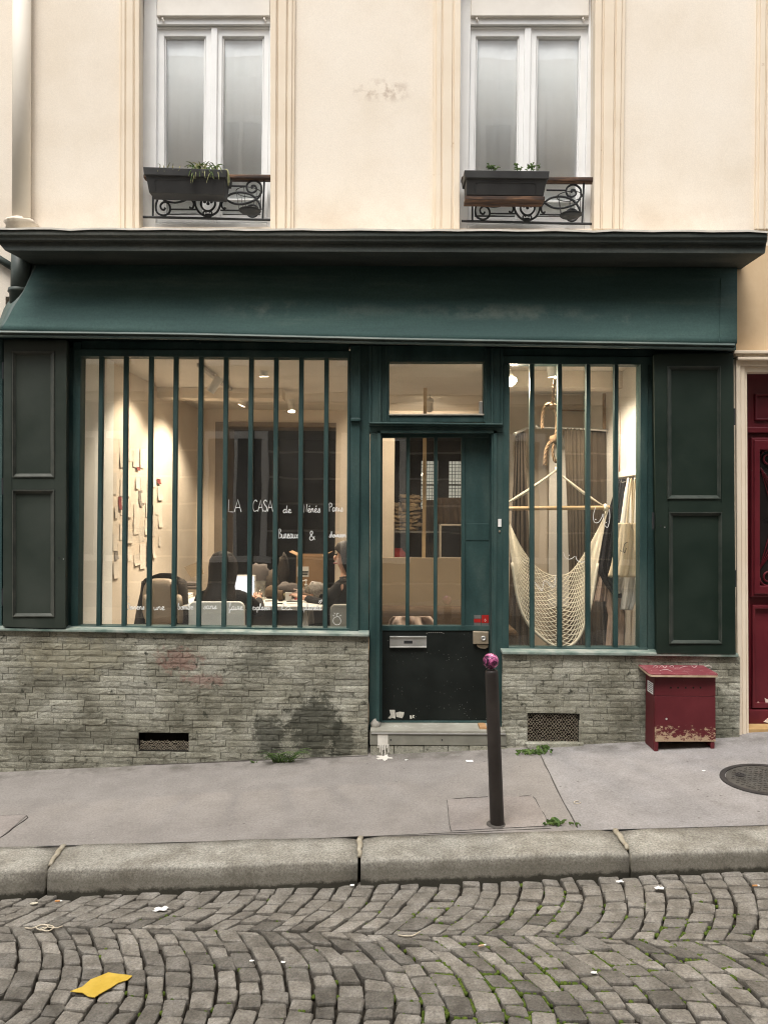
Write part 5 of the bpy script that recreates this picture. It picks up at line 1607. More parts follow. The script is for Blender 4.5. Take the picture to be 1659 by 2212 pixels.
# ------------------------------------------------------------------ bollard
foot = on_walk(1074, 1782)
bd = foot.y
top = at(1061.5, 1448, bd - 0.004)
bol = thing('bollard', foot, 'dark brown steel bollard with a pink sparkly ball on top', 'bollard')
ax = (top - foot)
ht = ax.length
mb = MB()
prof = [(0.043, -0.05), (0.0385, 0.0), (0.0385, 0.02), (0.0375, 0.3), (0.036, ht - 0.02), (0.035, ht - 0.006), (0.031, ht), (0.016, ht + 0.004)]
mb.lathe(prof, (0, 0, 0), 24)
q_ = Vector((0, 0, 1)).rotation_difference(ax.normalized())
mb.v = [foot + q_ @ v for v in mb.v]
mb.build('post', bollard_paint, bol, smooth=False, bevel=0.003)
bol.children[0].data.polygons.foreach_set('use_smooth', [True] * len(bol.children[0].data.polygons))
bc = at(1060, 1428.5, bd - 0.004)
mb = MB(); mb.lathe([(0.016, 0), (0.013, 0.012), (0.02, 0.02)], bc + Vector((0, 0, -0.052)), 14); mb.build('neck', steel, bol, smooth=True)
def glitter():
    m = bpy.data.materials.new('pink_glitter'); m.use_nodes = True
    t = NT(m); b = t.N['Principled BSDF']; p = t.pos()
    n1 = t.noise(p, 26, 6, 0.75, 0.8)
    col = t.ramp(n1, [(0.40, (0.015, 0.008, 0.02)), (0.47, (0.22, 0.04, 0.12)), (0.56, (0.75, 0.20, 0.42)), (0.66, (0.85, 0.45, 0.62))])
    sepn = t.N.new('ShaderNodeSeparateXYZ'); g = t.N.new('ShaderNodeNewGeometry'); t.L.new(g.outputs['Normal'], sepn.inputs[0])
    t.L.new(col, b.inputs['Base Color'])
    b.inputs['Metallic'].default_value = 0.35; b.inputs['Roughness'].default_value = 0.22
    t.L.new(t.bump(t.noise(p, 160, 3), 0.7, 0.003), b.inputs['Normal'])
    return m
mb = MB(); mb.ellipsoid(bc, (0.0435, 0.0435, 0.043), 28, 18); mb.build('ball', glitter(), bol, smooth=True)
mb = MB(); mb.lathe([(0.062, -0.004), (0.058, 0.004), (0.04, 0.007), (0.036, 0.008)], foot, 22); mb.build('collar', seam_mat, bol, smooth=True)

# ------------------------------------------------------------------ manhole cover
mc = on_walk(1655, 1685)
man = thing('manhole_cover', mc, 'round cast iron manhole cover set in the pavement by the burgundy door', 'manhole cover')
cast = M('cast_iron', [(0.060, 0.055, 0.048), (0.095, 0.088, 0.078)], 12, 0.6, 0.4, 90, 0.003, wear=(18, 0.62, 0.7, (0.16, 0.145, 0.12)))
cast_d = M('cast_iron_dark', [(0.030, 0.027, 0.026), (0.05, 0.046, 0.044)], 12, 0.6, 0.4, 90, 0.003)
def on_w(mb):
    mb.v = [Vector((v.x, v.y, wz(v.x, v.y) + (v.z - mc.z))) for v in mb.v]; return mb
RM = 0.258
mb = MB(); mb.lathe([(RM - 0.03, -0.004), (RM - 0.03, 0.007), (RM, 0.007), (RM + 0.002, -0.004)], mc, 48)
mb.f = [f for f in mb.f if len(f) == 4]
on_w(mb).build('rim', cast_d, man)
mb = MB(); mb.lathe([(RM - 0.034, -0.004), (RM - 0.034, 0.004), (0.001, 0.004)], mc, 48); on_w(mb).build('plate', cast, man)
mb = MB()
for i in range(-6, 7):
    for j in range(-6, 7):
        x, y = i * 0.034 + (0.017 if j % 2 else 0), j * 0.032
        if math.hypot(x, y) < RM - 0.055:
            a = radians(40 if (i + j) % 2 else -40)
            u, v = Vector((cos(a), sin(a), 0)) * 0.012, Vector((-sin(a), cos(a), 0)) * 0.004
            c_ = mc + Vector((x, y, 0.004))
            mb.add([c_ - u - v, c_ + u - v, c_ + u + v, c_ - u + v] + [q + Vector((0, 0, 0.004)) for q in (c_ - u - v, c_ + u - v, c_ + u + v, c_ - u + v)], [(4, 5, 6, 7), (0, 1, 5, 4), (1, 2, 6, 5), (2, 3, 7, 6), (3, 0, 4, 7)])
on_w(mb).build('tread', cast, man)
mb = MB(); mb.lathe([(0.03, 0.003), (0.03, 0.009), (0.022, 0.009), (0.021, 0.005), (0.001, 0.005)], mc + Vector((-0.12, 0.08, 0)), 20); on_w(mb).build('lifting_eye', cast_d, man)

# ------------------------------------------------------------------ weeds and litter
def tuft(p0, n, L, label, mats=(leaf_green,), up=0.7, name='grass_tuft', wdt=0.0022, spread=0.05):
    t_ = thing(name, p0, label, 'weed')
    for m_ in mats:
        mb = MB()
        for k in range(n):
            an = rnd.uniform(0, 2 * pi)
            b_ = p0 + Vector((rnd.uniform(-spread, spread), -rnd.uniform(0, spread * 0.5), 0))
            ll = L * rnd.uniform(0.5, 1.1)
            e = b_ + Vector((cos(an) * ll * 0.9, -abs(sin(an)) * ll * 0.5, ll * up * rnd.uniform(0.1, 0.8)))
            blade(mb, b_, e, (b_ + e) / 2 + Vector((0, 0, ll * 0.45)), wdt, 4)
        mb.build('leaf_blades', m_, t_, smooth=True)
tuft(on_walk(612, 1645), 40, 0.17, 'grass tuft growing at the foot of the damp stone wall', (leaf_green, M('leaf_dark', [(0.03, 0.055, 0.02), (0.07, 0.10, 0.04)], 30, 0.6, 0)), spread=0.07)
tuft(on_walk(548, 1648), 9, 0.04, 'tiny green weed at the wall foot left of the grass tuft', spread=0.025)
def leafy(p0, n, L, label, sx=0.08, sy=0.03):
    t_ = thing('leafy_weed', p0, label, 'weed')
    mb = MB()
    for k in range(n):
        c_ = p0 + Vector((rnd.gauss(0, sx), rnd.gauss(0, sy), 0)); c_.z = wz(c_.x, c_.y) + rnd.uniform(0.002, 0.022)
        an = rnd.uniform(0, 2 * pi)
        e = c_ + Vector((cos(an), sin(an), rnd.uniform(0, 0.6))) * L * rnd.uniform(0.5, 1)
        blade(mb, c_, e, (c_ + e) / 2 + Vector((0, 0, L * 0.3)), L * 0.32, 3)
    mb.build('leaf_cluster', leaf_green, t_, smooth=True)
leafy(on_walk(1155, 1630), 60, 0.03, 'green weeds growing below the barred wall vent', 0.07, 0.02)
leafy(on_walk(1201, 1783), 40, 0.028, 'small green weed at the kerb beside the bollard', 0.028, 0.012)
leafy(on_walk(1245, 1786), 8, 0.018, 'tiny green seedling on the kerb edge', 0.012, 0.006)
leafy(on_walk(1180, 1620), 14, 0.04, 'taller weed stem beside the wall vent', 0.03, 0.01)
# moss and gutter grass between the setts
mo = MB()
for k in range(900):
    zone = rnd.random()
    if zone < 0.62:
        px, py = rnd.gauss(1090, 110), rnd.gauss(2110, 85)
    elif zone < 0.85:
        px, py = rnd.gauss(1480, 110), rnd.gauss(2060, 45)
    else:
        px, py = rnd.uniform(200, 1650), rnd.uniform(1940, 2200)
    c_ = on_road(px, py)
    # snap to the nearest joint: reject points on top of a stone
    best = min(((c_.x - c.x) ** 2 + (c_.y - c.y) ** 2, c, q) for c, q in cells[:480])[2]
    cc_ = sum(best, Vector((0, 0))) / 4
    dmax = max((p - cc_).length for p in best)
    v2 = Vector((c_.x, c_.y)) - cc_
    inside = all(((best[(i + 1) % 4] - best[i]).x * (Vector((c_.x, c_.y)) - best[i]).y - (best[(i + 1) % 4] - best[i]).y * (Vector((c_.x, c_.y)) - best[i]).x) * 1 > 0.0 for i in range(4))
    # push out to the edge along the direction from the centre
    i = min(range(4), key=lambda i: abs(((best[(i + 1) % 4] - best[i]).normalized().x * (Vector((c_.x, c_.y)) - best[i]).y - (best[(i + 1) % 4] - best[i]).normalized().y * (Vector((c_.x, c_.y)) - best[i]).x)))
    e0, e1 = best[i], best[(i + 1) % 4]
    dr_ = (e1 - e0).normalized()
    tpar = max(0, min((e1 - e0).length, (Vector((c_.x, c_.y)) - e0).dot(dr_)))
    nrm = Vector((dr_.y, -dr_.x))
    if nrm.dot((e0 + e1) / 2 - cc_) < 0: nrm = -nrm
    s_ = e0 + dr_ * tpar + nrm * 0.005
    r_ = rnd.uniform(0.006, 0.012)
    base = len(mo.v)
    mo.ellipsoid((s_.x, s_.y, rz(s_.x, s_.y) - 0.012), (r_, r_, 0.010), 7, 4, 0.4)
mo_o = mo.build('moss', moss, None, smooth=True); tag(mo_o, 'green moss filling the joints between the paving setts', 'moss', None, 'stuff')

yel = M('yellow_paint', [(0.55, 0.36, 0.045), (0.66, 0.46, 0.08)], 12, 0.6, 0.3, 60, wear=(34, 0.62, 0.68, (0.16, 0.13, 0.08)))
outl = [(152, 2147), (178, 2137), (196, 2121), (218, 2113), (234, 2106), (252, 2109), (272, 2111), (286, 2114), (276, 2122), (256, 2128), (240, 2139), (222, 2149), (204, 2160), (190, 2158), (178, 2150), (166, 2149)]
P_ = [on_road(x, y) for x, y in outl]
mb = MB()
c_ = sum(P_, Vector((0, 0, 0))) / len(P_)
rings_ = []
for s_ in (1.0, 0.8, 0.55, 0.3):
    rings_.append([c_ + (p - c_) * s_ for p in P_])
vv = [p for r_ in rings_ for p in r_] + [c_]
vv = [Vector((p.x, p.y, rz(p.x, p.y) + 0.0075 + 0.002 * mnoise.noise(Vector((p.x * 25, p.y * 25, 1))))) for p in vv]
n = len(P_)
fs_ = []
for r_ in range(3): fs_ += [(r_ * n + i, r_ * n + (i + 1) % n, (r_ + 1) * n + (i + 1) % n, (r_ + 1) * n + i) for i in range(n)]
fs_ += [(3 * n + i, 3 * n + (i + 1) % n, 4 * n) for i in range(n)]
mb.add(vv, fs_)
tag(mb.build('yellow_patch', yel, None, solid=0.003), 'ragged yellow patch lying flat on the paving setts', 'yellow patch')

def scrap(px, py, road_, size, label, m, cat='litter', squash=0.6, crumple=0.35, group=None, up=0.006):
    p0 = on_road(px, py) if road_ else on_walk(px, py)
    zf = rz if road_ else wz
    mb = MB()
    rows = []
    for j in range(5):
        rows.append([Vector((p0.x + (i / 4 - 0.5) * size * (1 + 0.2 * sin(j * 2 + px)), p0.y + (j / 4 - 0.5) * size * squash, 0)) for i in range(5)])
    rows = [[Vector((p.x, p.y, zf(p.x, p.y) + up + abs(mnoise.noise(Vector((p.x * 60, p.y * 60, px)))) * size * crumple)) for p in r_] for r_ in rows]
    mb.grid(rows)
    tag(mb.build('paper_scrap', m, None, solid=0.0015), label, cat, group)
scrap(347, 1970, True, 0.06, 'crumpled white paper scrap lying on the setts below the kerb', white_paper, up=0.008)
scrap(1014, 1646, False, 0.045, 'white paper scrap on the pavement left of the bollard', white_paper, up=0.002)
scrap(878, 1643, False, 0.022, 'small white paper shred on the pavement near the doorstep', white_paper, up=0.002)
scrap(1338, 1909, True, 0.032, 'small white scrap in the gutter under the kerb joint', white_paper, up=0.008)
scrap(1424, 1924, True, 0.04, 'white tissue scrap on the setts right of the kerb joint', white_paper, up=0.008)
scrap(1520, 1666, False, 0.02, 'tiny white scrap on the pavement in front of the red box', white_paper, up=0.002)
scrap(73, 1957, True, 0.035, 'pale crumpled wrapper in the gutter at the far left', M('pale_wrapper', [(0.5, 0.46, 0.35), (0.6, 0.56, 0.45)], 20, 0.8, 0), up=0.01)
scrap(761, 1388 + 530, True, 0.02, 'tiny white shred in the gutter under the middle kerb joint', white_paper, up=0.01)
scrap(1283, 2105, True, 0.022, 'tiny white scrap in a joint of the lower setts', white_paper, up=0.004)
for k, (x, y) in enumerate(((612, 2083), (544, 2080))):
    scrap(x, y, True, 0.018, ('small white pebble-like crumb on the setts, right one of the pair', 'small white pebble-like crumb on the setts, left one of the pair')[k], white_paper, up=0.006)
orange = M('butt_filter', [(0.50, 0.22, 0.07), (0.62, 0.30, 0.11)], 30, 0.8, 0)
def butt(px, py, ang, label, m=orange):
    p0 = on_road(px, py); p0.z = rz(p0.x, p0.y) + 0.011
    d_ = Vector((cos(ang), sin(ang), 0))
    t_ = thing('cigarette_butt', p0, label, 'cigarette butt', 'cigarette butts')
    mb = MB(); mb.tube([p0 - d_ * 0.018, p0 + d_ * 0.006], 0.0042, 8); mb.build('filter', m, t_, smooth=False)
    mb = MB(); mb.tube([p0 + d_ * 0.0065, p0 + d_ * 0.016], [0.0042, 0.0035], 8); mb.build('stub', white_paper, t_)
butt(127, 1952, 0.15, 'orange cigarette butt in the gutter at the left')
butt(1042, 2049, 0.3, 'pale orange cigarette butt on the setts below the bollard', M('butt_pale', [(0.55, 0.36, 0.22), (0.62, 0.42, 0.28)], 30, 0.8, 0))
butt(1633, 1919, 0.1, 'bright orange cigarette butt near the far right gutter')
st_m = M('string', [(0.50, 0.43, 0.32), (0.60, 0.53, 0.42)], 40, 0.9, 0)
def string(px, label, r=0.003):
    pts = [on_road(x, y) for x, y in px]
    pts = smooth_path([Vector((p.x, p.y, rz(p.x, p.y) + 0.008 + 0.002 * (i % 2))) for i, p in enumerate(pts)], 5)
    mb = MB(); mb.tube(pts, r, 6); tag(mb.build('string', st_m, None, smooth=True), label, 'string')
string([(54, 2009), (70, 2011), (88, 2003), (104, 2006), (90, 2014), (78, 2009), (96, 2002), (116, 2008), (104, 2016), (88, 2013), (100, 2008), (122, 2010), (135, 2005)], 'tangled beige string lying on the setts at the left')
string([(860, 2025), (875, 2028), (892, 2026), (908, 2018)], 'short pale twine on the setts below the door')
ringp = [on_walk(1247 + 7 * cos(a * pi / 8), 1735 + 3 * sin(a * pi / 8)) + Vector((0, 0, 0.003)) for a in range(14)]
mb = MB(); mb.tube(ringp, 0.0022, 5); tag(mb.build('elastic_band', st_m, None, smooth=True), 'pale open ring of elastic on the pavement', 'elastic band')

# ------------------------------------------------------------------ the room behind the glass
FZ, CZ = 0.20, 2.95                       # shop floor and ceiling heights
wall_w = M('interior_wall', [(0.66, 0.58, 0.48), (0.74, 0.66, 0.56)], 2, 0.9, 0.05, 60)
wall_white = M('interior_wall_white', [(0.72, 0.70, 0.66), (0.78, 0.76, 0.72)], 2, 0.9, 0.05, 60)
ceil_m = M('interior_ceiling', [(0.60, 0.56, 0.50), (0.66, 0.62, 0.56)], 2, 0.9, 0)
floor_m = M('interior_floor', [(0.12, 0.10, 0.08), (0.18, 0.15, 0.12)], 4, 0.6, 0.1, 60)
brown_w = M('back_room_wall', [(0.045, 0.032, 0.022), (0.065, 0.048, 0.034)], 3, 0.85, 0.05, 60)
XLW, XRW, YBK, YRB = -2.22, 1.99, 3.6, 7.4
def S(name, boxes, m):
    mb = MB()
    for b in boxes: mb.box(*b)
    o = mb.build(name, m); structure(o); return o
S('shop_floor', [(XLW - 0.3, XRW + 0.3, 0.10, YRB + 0.2, FZ - 0.1, FZ)], floor_m)
S('shop_ceiling', [(XLW - 0.3, XRW + 0.3, 0.085, YBK + 0.2, CZ, CZ + 0.2)], ceil_m)
S('side_wall', [(XLW - 0.2, XLW, 0.085, YBK + 0.1, FZ, CZ)], wall_w)
S('side_wall_pier', [(XLW - 0.01, XLW + 0.02, 0.09, 0.74, FZ, CZ)], M('pier_daylit_white', [(0.80, 0.81, 0.79), (0.85, 0.86, 0.84)], 2, 0.9, 0))  # daylight brightness on the pier is put into this bluish white
S('side_wall_white', [(XRW, XRW + 0.2, 0.085, YBK + 0.1, FZ, CZ)], wall_white)
# rear wall with two openings
S('rear_wall', [(XLW - 0.2, -2.0, YBK, YBK + 0.15, FZ, CZ), (-2.0, -0.575, YBK, YBK + 0.15, 2.80, CZ), (-0.575, 0.12, YBK, YBK + 0.15, FZ, CZ),
                (0.12, 1.12, YBK, YBK + 0.15, 2.66, CZ), (1.12, XRW + 0.2, YBK, YBK + 0.15, FZ, CZ)], wall_w)
S('opening_lining', [(-2.0, -1.86, YBK - 0.02, YBK + 0.4, FZ, 2.80), (-1.86, -0.575, YBK - 0.02, YBK + 0.4, 2.745, 2.80)], M('lining_brown', [(0.20, 0.16, 0.12), (0.26, 0.21, 0.165)], 3, 0.8, 0))
S('partition', [(1.12, 1.2, 2.2, YBK, FZ, CZ), (1.2, XRW, 2.2, 2.28, FZ, CZ)], wall_w)
S('ceiling_beam', [(0.9, XRW, 0.95, 1.15, CZ - 0.14, CZ - 0.002), (XLW, -1.0, 2.0, 2.2, CZ - 0.1, CZ - 0.002)], wall_w)
# back room: brown walls, two gridded windows to the courtyard
def rz_at(y): return at(900, y, YRB).z
w0, w1 = at(910, 995, YRB), at(946, 1100, YRB)
w2, w3 = at(970, 995, YRB), at(1012, 1100, YRB)
S('back_room_wall', [(-3.2, w0.x, YRB, YRB + 0.12, FZ, CZ), (w1.x, w2.x, YRB, YRB + 0.12, FZ, CZ), (w3.x, 2.6, YRB, YRB + 0.12, FZ, CZ),
                     (w0.x, w1.x, YRB, YRB + 0.12, w0.z, CZ), (w2.x, w3.x, YRB, YRB + 0.12, w0.z, CZ), (w0.x, w1.x, YRB, YRB + 0.12, FZ, w1.z), (w2.x, w3.x, YRB, YRB + 0.12, FZ, w1.z),
                     (-3.3, -3.2, YBK, YRB + 0.12, FZ, CZ), (2.6, 2.7, YBK, YRB + 0.12, FZ, CZ), (-3.3, 2.7, YBK + 0.16, YRB + 0.12, CZ, CZ + 0.1),
                     (-3.3, -2.0, YBK + 0.16, YBK + 0.2, FZ, CZ), (XRW, 2.7, YBK + 0.16, YBK + 0.2, FZ, CZ), (-3.3, 2.7, YBK + 0.15, YRB, FZ - 0.09, FZ - 0.01), (-0.25, -0.1, YBK + 0.16, YRB, FZ, CZ)], brown_w)
court = S('courtyard_wall', [(-3, 5, 11.0, 11.2, -1, 4.2)], M('courtyard_plaster', [(0.62, 0.62, 0.56), (0.70, 0.70, 0.64)], 2, 0.9, 0))
S('courtyard_floor', [(-5, 7, YRB + 0.12, 11.0, -0.4, -0.1)], floor_m)
for a, b, lab in ((w0, w1, 'bright gridded rear window left of the dark mullion'), (w2, w3, 'bright gridded rear window right of the dark mullion')):
    t_ = thing('rear_window', (a.x, YRB, b.z), lab, 'window', 'gridded rear windows')
    mb = MB()
    for k in range(7):
        x = a.x + (b.x - a.x) * k / 6; mb.box(x - 0.004, x + 0.004, YRB + 0.03, YRB + 0.038, b.z, a.z)
    for k in range(15):
        z = b.z + (a.z - b.z) * k / 14; mb.box(a.x, b.x, YRB + 0.04, YRB + 0.048, z - 0.004, z + 0.004)
    mb.build('wire_grid', iron, t_)
    mb = MB(); mb.box(a.x, b.x, YRB + 0.06, YRB + 0.066, b.z, a.z); mb.build('pane', glass, t_)
    mb = MB(); mb.box(a.x, b.x, YRB + 0.0, YRB + 0.05, (a.z + b.z) / 2 - 0.012, (a.z + b.z) / 2 + 0.012); mb.build('rail', brown_w, t_)

# ------------------------------------------------------------------ lamps inside the shop, one of them added
lamp_w = M('lamp_white', [(0.70, 0.68, 0.64), (0.76, 0.74, 0.70)], 4, 0.4, 0)
bulb = emit_mat('lamp_bulb', (1.0, 0.84, 0.62), 60.0)
def spotlamp(pos, aim, watts, label, cone=70, face=0.035, hang=None):
    pos = Vector(pos); aim = Vector(aim)
    d_ = (aim - pos).normalized()
    t_ = thing('spot_lamp', pos, label, 'lamp', 'ceiling spot lamps')
    q = Vector((0, 0, 1)).rotation_difference(d_)
    mb = MB(); mb.lathe([(0.018, -0.15), (0.036, -0.145), (0.036, 0.0), (0.042, 0.005), (0.038, 0.005), (0.034, -0.012), (0.001, -0.013)], (0, 0, 0), 20)
    mb.v = [pos + q @ v for v in mb.v]; mb.build('housing', lamp_w, t_, smooth=False, bevel=0.002)
    mb = MB(); mb.lathe([(face - 0.002, -0.011), (face - 0.004, -0.004), (0.001, -0.002)], (0, 0, 0), 18)
    mb.v = [pos + q @ v for v in mb.v]; mb.build('bulb_face', bulb, t_)
    c_ = pos - d_ * 0.075
    mb = MB(); mb.tube([c_, Vector((c_.x, c_.y, CZ - 0.02))], 0.008, 8); mb.build('stem', lamp_w, t_)
    ld = bpy.data.lights.new('spot_light', 'SPOT'); ld.energy = watts; ld.color = (1.0, 0.84, 0.65); ld.spot_size = radians(cone); ld.spot_blend = 0.5; ld.shadow_soft_size = 0.03
    lo = bpy.data.objects.new('spot_light', ld); COL.objects.link(lo)
    lo.parent = t_
    lo.location = d_ * 0.03
    lo.rotation_euler = (-d_).to_track_quat('Z', 'Y').to_euler()
    return t_
ta, tb = at(440, 795, 0.9), at(560, 880, 3.2)
tr = thing('lamp_track', (ta.x, 0.9, CZ), 'grey lamp track running back along the shop ceiling', 'lamp track')
mb = MB(); mb.box(ta.x - 0.02, ta.x + 0.02, 0.75, 3.2, CZ - 0.03, CZ - 0.001); mb.build('rail', M('track_grey', [(0.32, 0.31, 0.29), (0.38, 0.37, 0.35)], 4, 0.5, 0), tr)
tx = ta.x
spotlamp((tx, 1.15, CZ - 0.17), (XLW, 1.15, 1.7), 34, 'track spot lamp nearest the glass, turned to the pinned papers', 110)
p1 = at(522, 875, 2.2); spotlamp((p1.x, 2.2, p1.z), (p1.x - 0.80, 2.2, 0.9), 80, 'glowing white track spot lamp in the middle of the wide window', 120)
p2 = at(630, 888, 2.7); spotlamp((p2.x, 2.7, p2.z), (p2.x + 0.2, 2.0, 0.4), 95, 'thin glowing spot lamp right of the track above the dark opening', 95)
p3 = at(570, 812, 1.1); spotlamp((p3.x, 1.1, p3.z), (-0.95, 1.3, 0.8), 95, 'ceiling spot lamp hanging near the top of the wide window', 95)
p4 = at(1104, 826, 0.30); spotlamp((p4.x, 0.30, p4.z), (p4.x + 0.25, -0.3, 1.9), 45, 'blazing spot lamp facing the street beside the door', 165, face=0.05)
p5 = at(1194, 812, 0.53); spotlamp((p5.x, 0.53, p5.z), (1.8, 0.72, 0.4), 60, 'bright spot lamp behind the thick hanging rope', 140)
# added lamp, no fixture known here, to brighten the back room
spotlamp((0.45, 2.3, CZ - 0.15), (0.45, 4.6, 1.5), 48, 'added ceiling spot lamp above the beige board, there to brighten the back room', 100)

# ------------------------------------------------------------------ pinned papers
n_p = 0
red_pp = M('red_paper', [(0.16, 0.03, 0.03), (0.24, 0.05, 0.045)], 9, 0.8, 0)
grey_pp = M('grey_photo', [(0.18, 0.16, 0.14), (0.34, 0.31, 0.28)], 60, 0.6, 0)
rnd = random.Random(21)
def pin(yw, zc, w_, h_, m, label, group=None, curl=0.03):
    ang = rnd.uniform(-0.05, 0.05)
    rows = []
    off = 0.002 + 0.0015 * (n_p % 5)
    for j in range(6):
        t = j / 5
        rows.append([Vector((XLW + off + curl * max(0, t - 0.35) ** 2 * rnd.uniform(0.95, 1.05), yw + (i / 2 - 0.5) * w_ + ang * (t - 0.5) * h_, zc + h_ / 2 - t * h_ + ang * (i / 2 - 0.5) * w_)) for i in range(3)])
    mb = MB(); mb.grid(rows)
    tag(mb.build('pinned_paper', m, None, solid=0.0008), label, 'paper', group)
ROWN = ('top', 'second', 'third', 'fourth', 'bottom')
COLN = ('first', 'second', 'third', 'fourth', 'fifth', 'sixth', 'seventh', 'eighth')
for row_ in range(5):
    cols__ = [c for c in range(8) if not (row_ == 0 and c in (0, 6, 7)) and not (row_ == 4 and c in (1, 7)) and not (row_ == 2 and c == 4)]
    for i_, col_ in enumerate(cols__):
        yw = 0.84 + col_ * 0.18 + rnd.uniform(-0.035, 0.035)
        zc = 2.20 - row_ * 0.215 + rnd.uniform(-0.06, 0.06) - (0.06 if col_ in (0, 7) else 0)
        n_p += 1
        pin(yw, zc, rnd.choice((0.08, 0.10, 0.13, 0.16)), rnd.choice((0.10, 0.14, 0.18, 0.23)), paper,
            'pale sheet pinned on the lit side wall, %s row, %s from the street side' % (ROWN[row_], COLN[i_]), 'papers pinned on the side wall', rnd.uniform(0.0, 0.03))
def yz(px, py):
    dx = px - CX
    d_ = XLW * F / dx
    p = at(px, py, d_ + CAMY)
    return p.y, p.z
for (px, py, w_, h_, m, lab) in ((295, 1004, 0.09, 0.10, red_pp, 'small red paper at the top of the pinned papers'), (258, 1087, 0.08, 0.11, red_pp, 'red paper at the street-side edge of the pinned papers'),
                                 (303, 1076, 0.11, 0.14, grey_pp, 'grey photograph print in the middle of the pinned papers'), (251, 1192, 0.08, 0.13, grey_pp, 'dark photograph print at the bottom of the pinned papers'),
                                 (341, 1040, 0.12, 0.05, red_pp, 'red lettered strip at the far edge of the pinned papers')):
    yy, zz = yz(px, py); n_p += 4
    pin(yy, zz, w_, h_, m, lab)

# ------------------------------------------------------------------ cloth helper
def drape(name, rows, Y, m, label, cat, folds=8, amp=0.02, group=None, solid=0.006, phase=0.0, parent=None, nn=36, jit=0.0, depth_top=1.0):
    """rows: (px y, px left, px right) from top to bottom"""
    R_ = []
    for (y, xl, xr), in zip(rows):
        pass
    dense = []
    for (a, b) in zip(rows, rows[1:]):
        for k in range(5): 
            t = k / 5; dense.append(tuple(a[i] + (b[i] - a[i]) * t for i in range(3)))
    dense.append(rows[-1])
    nr = len(dense)
    for j, (y, xl, xr) in enumerate(dense):
        t = j / (nr - 1)
        row = []
        for k in range(nn + 1):
            u = k / nn
            A_ = amp * (0.45 + 0.55 * t)
            yy = Y + A_ * sin(2 * pi * folds * u + phase + 0.8 * sin(2.2 * t + u * 3)) + 0.35 * A_ * sin(2 * pi * folds * 2.3 * u + 2 * phase)
            p = at(xl + (xr - xl) * u, y + jit * sin(7 * u * pi + phase) * t, yy)
            row.append(p)
        R_.append(row)
    mb = MB(); mb.grid(R_)
    o = mb.build(name, m, parent, smooth=True, solid=solid)
    if parent is None: tag(o, label, cat, group)
    return o

# ------------------------------------------------------------------ right window: hammock chair, rope, curtains, clothes
Bz = lambda x, y: (1070 + 0.2924 * x, 763.1 + 0.2924 * y)
cotton = M('cream_cotton', [(0.74, 0.69, 0.57), (0.80, 0.76, 0.65)], 30, 0.9, 0.2, 300, 0.001)
rope_m = M('sisal_rope', [(0.20, 0.13, 0.08), (0.30, 0.21, 0.13)], 40, 0.9, 0.3, 300, 0.001)
pale_wood = M('pale_wood', [(0.46, 0.32, 0.17), (0.56, 0.41, 0.24)], 6, 0.5, 0.1, 60, stretch=(0.15, 1, 1))
YH = 0.50
ham = thing('hammock_chair', at(1200, 1398, YH), 'cream cotton net hammock chair hanging from a pale wooden spreader bar', 'hammock chair')
barL, barR = at(*Bz(-10, 1148), YH), at(*Bz(842, 1140), YH)
mb = MB(); mb.tube([barL, barR], 0.0165, 14); mb.build('spreader_bar', pale_wood, ham, smooth=False)
apex = at(*Bz(450, 868), YH)
mb = MB()
for k in range(5):
    o1 = Vector((rnd.uniform(-0.006, 0.006), rnd.uniform(-0.01, 0.01), rnd.uniform(-0.004, 0.004)))
    for e in (barL + Vector((0.05, 0, 0.012)), barR + Vector((-0.045, 0, 0.012))):
        sag = (apex + e) / 2 + Vector((0, 0, -0.006 * k))
        mb.tube(smooth_path([apex + o1, sag + o1 * 0.5, e + o1], 6), 0.0032, 5)
mb.tube([apex + Vector((0, 0, 0.03)), apex + Vector((0, 0, -0.012))], [0.010, 0.014], 8)
mb.build('suspension_cords', cotton, ham, smooth=True)
top_c = [(95, 1235), (180, 1420), (285, 1565), (380, 1632), (460, 1645), (560, 1615), (680, 1450), (755, 1310), (818, 1180)]
bot_c = [(88, 1240), (130, 1600), (168, 1830), (235, 1990), (330, 2092), (440, 2165), (560, 2160), (640, 2060), (705, 1860), (765, 1500), (822, 1180)]
NU = 64
def resample(px, n):
    P2 = smooth_path([Vector((x, y, 0)) for x, y in px], 12)
    L_ = [0]
    for a, b in zip(P2, P2[1:]): L_.append(L_[-1] + (b - a).length)
    out = []
    for k in range(n + 1):
        s_ = L_[-1] * k / n
        i = 0
        while i < len(L_) - 2 and L_[i + 1] < s_: i += 1
        t = (s_ - L_[i]) / max(1e-9, L_[i + 1] - L_[i])
        out.append(P2[i].lerp(P2[i + 1], t))
    return out
TC, BC = resample(top_c, NU), resample(bot_c, NU)
NV = 30
def hpt(i, v):
    p = TC[i].lerp(BC[i], v)
    u = i / NU
    spread = sin(pi * u)
    Y = YH + 0.30 * spread * (0.5 - v) + 0.05 * spread
    return at(*Bz(p.x, p.y), Y)
net = MB()
for v_ in range(NV + 1):
    v = v_ / NV
    pts = []
    for i in range(NU + 1):
        u = i / NU
        g_ = min(1, max(0, (u - 0.16) / 0.06)) * min(1, max(0, (0.86 - u) / 0.06))
        w_ = v + (0.5 / NV) * g_ * (1 if (i // 1 + v_) % 2 else -1) * 0.8
        pts.append(hpt(i, min(1, max(0, w_))))
    net.tube(pts, 0.0042, 4, caps=False)
net.build('net', cotton, ham, smooth=True)
mb = MB(); mb.tube([hpt(i, 1.0) for i in range(9, 54)], 0.011, 8); mb.tube([hpt(i, 0.0) for i in range(6, 56)], 0.006, 6); mb.build('edge_cord', cotton, ham, smooth=True)
mb = MB()
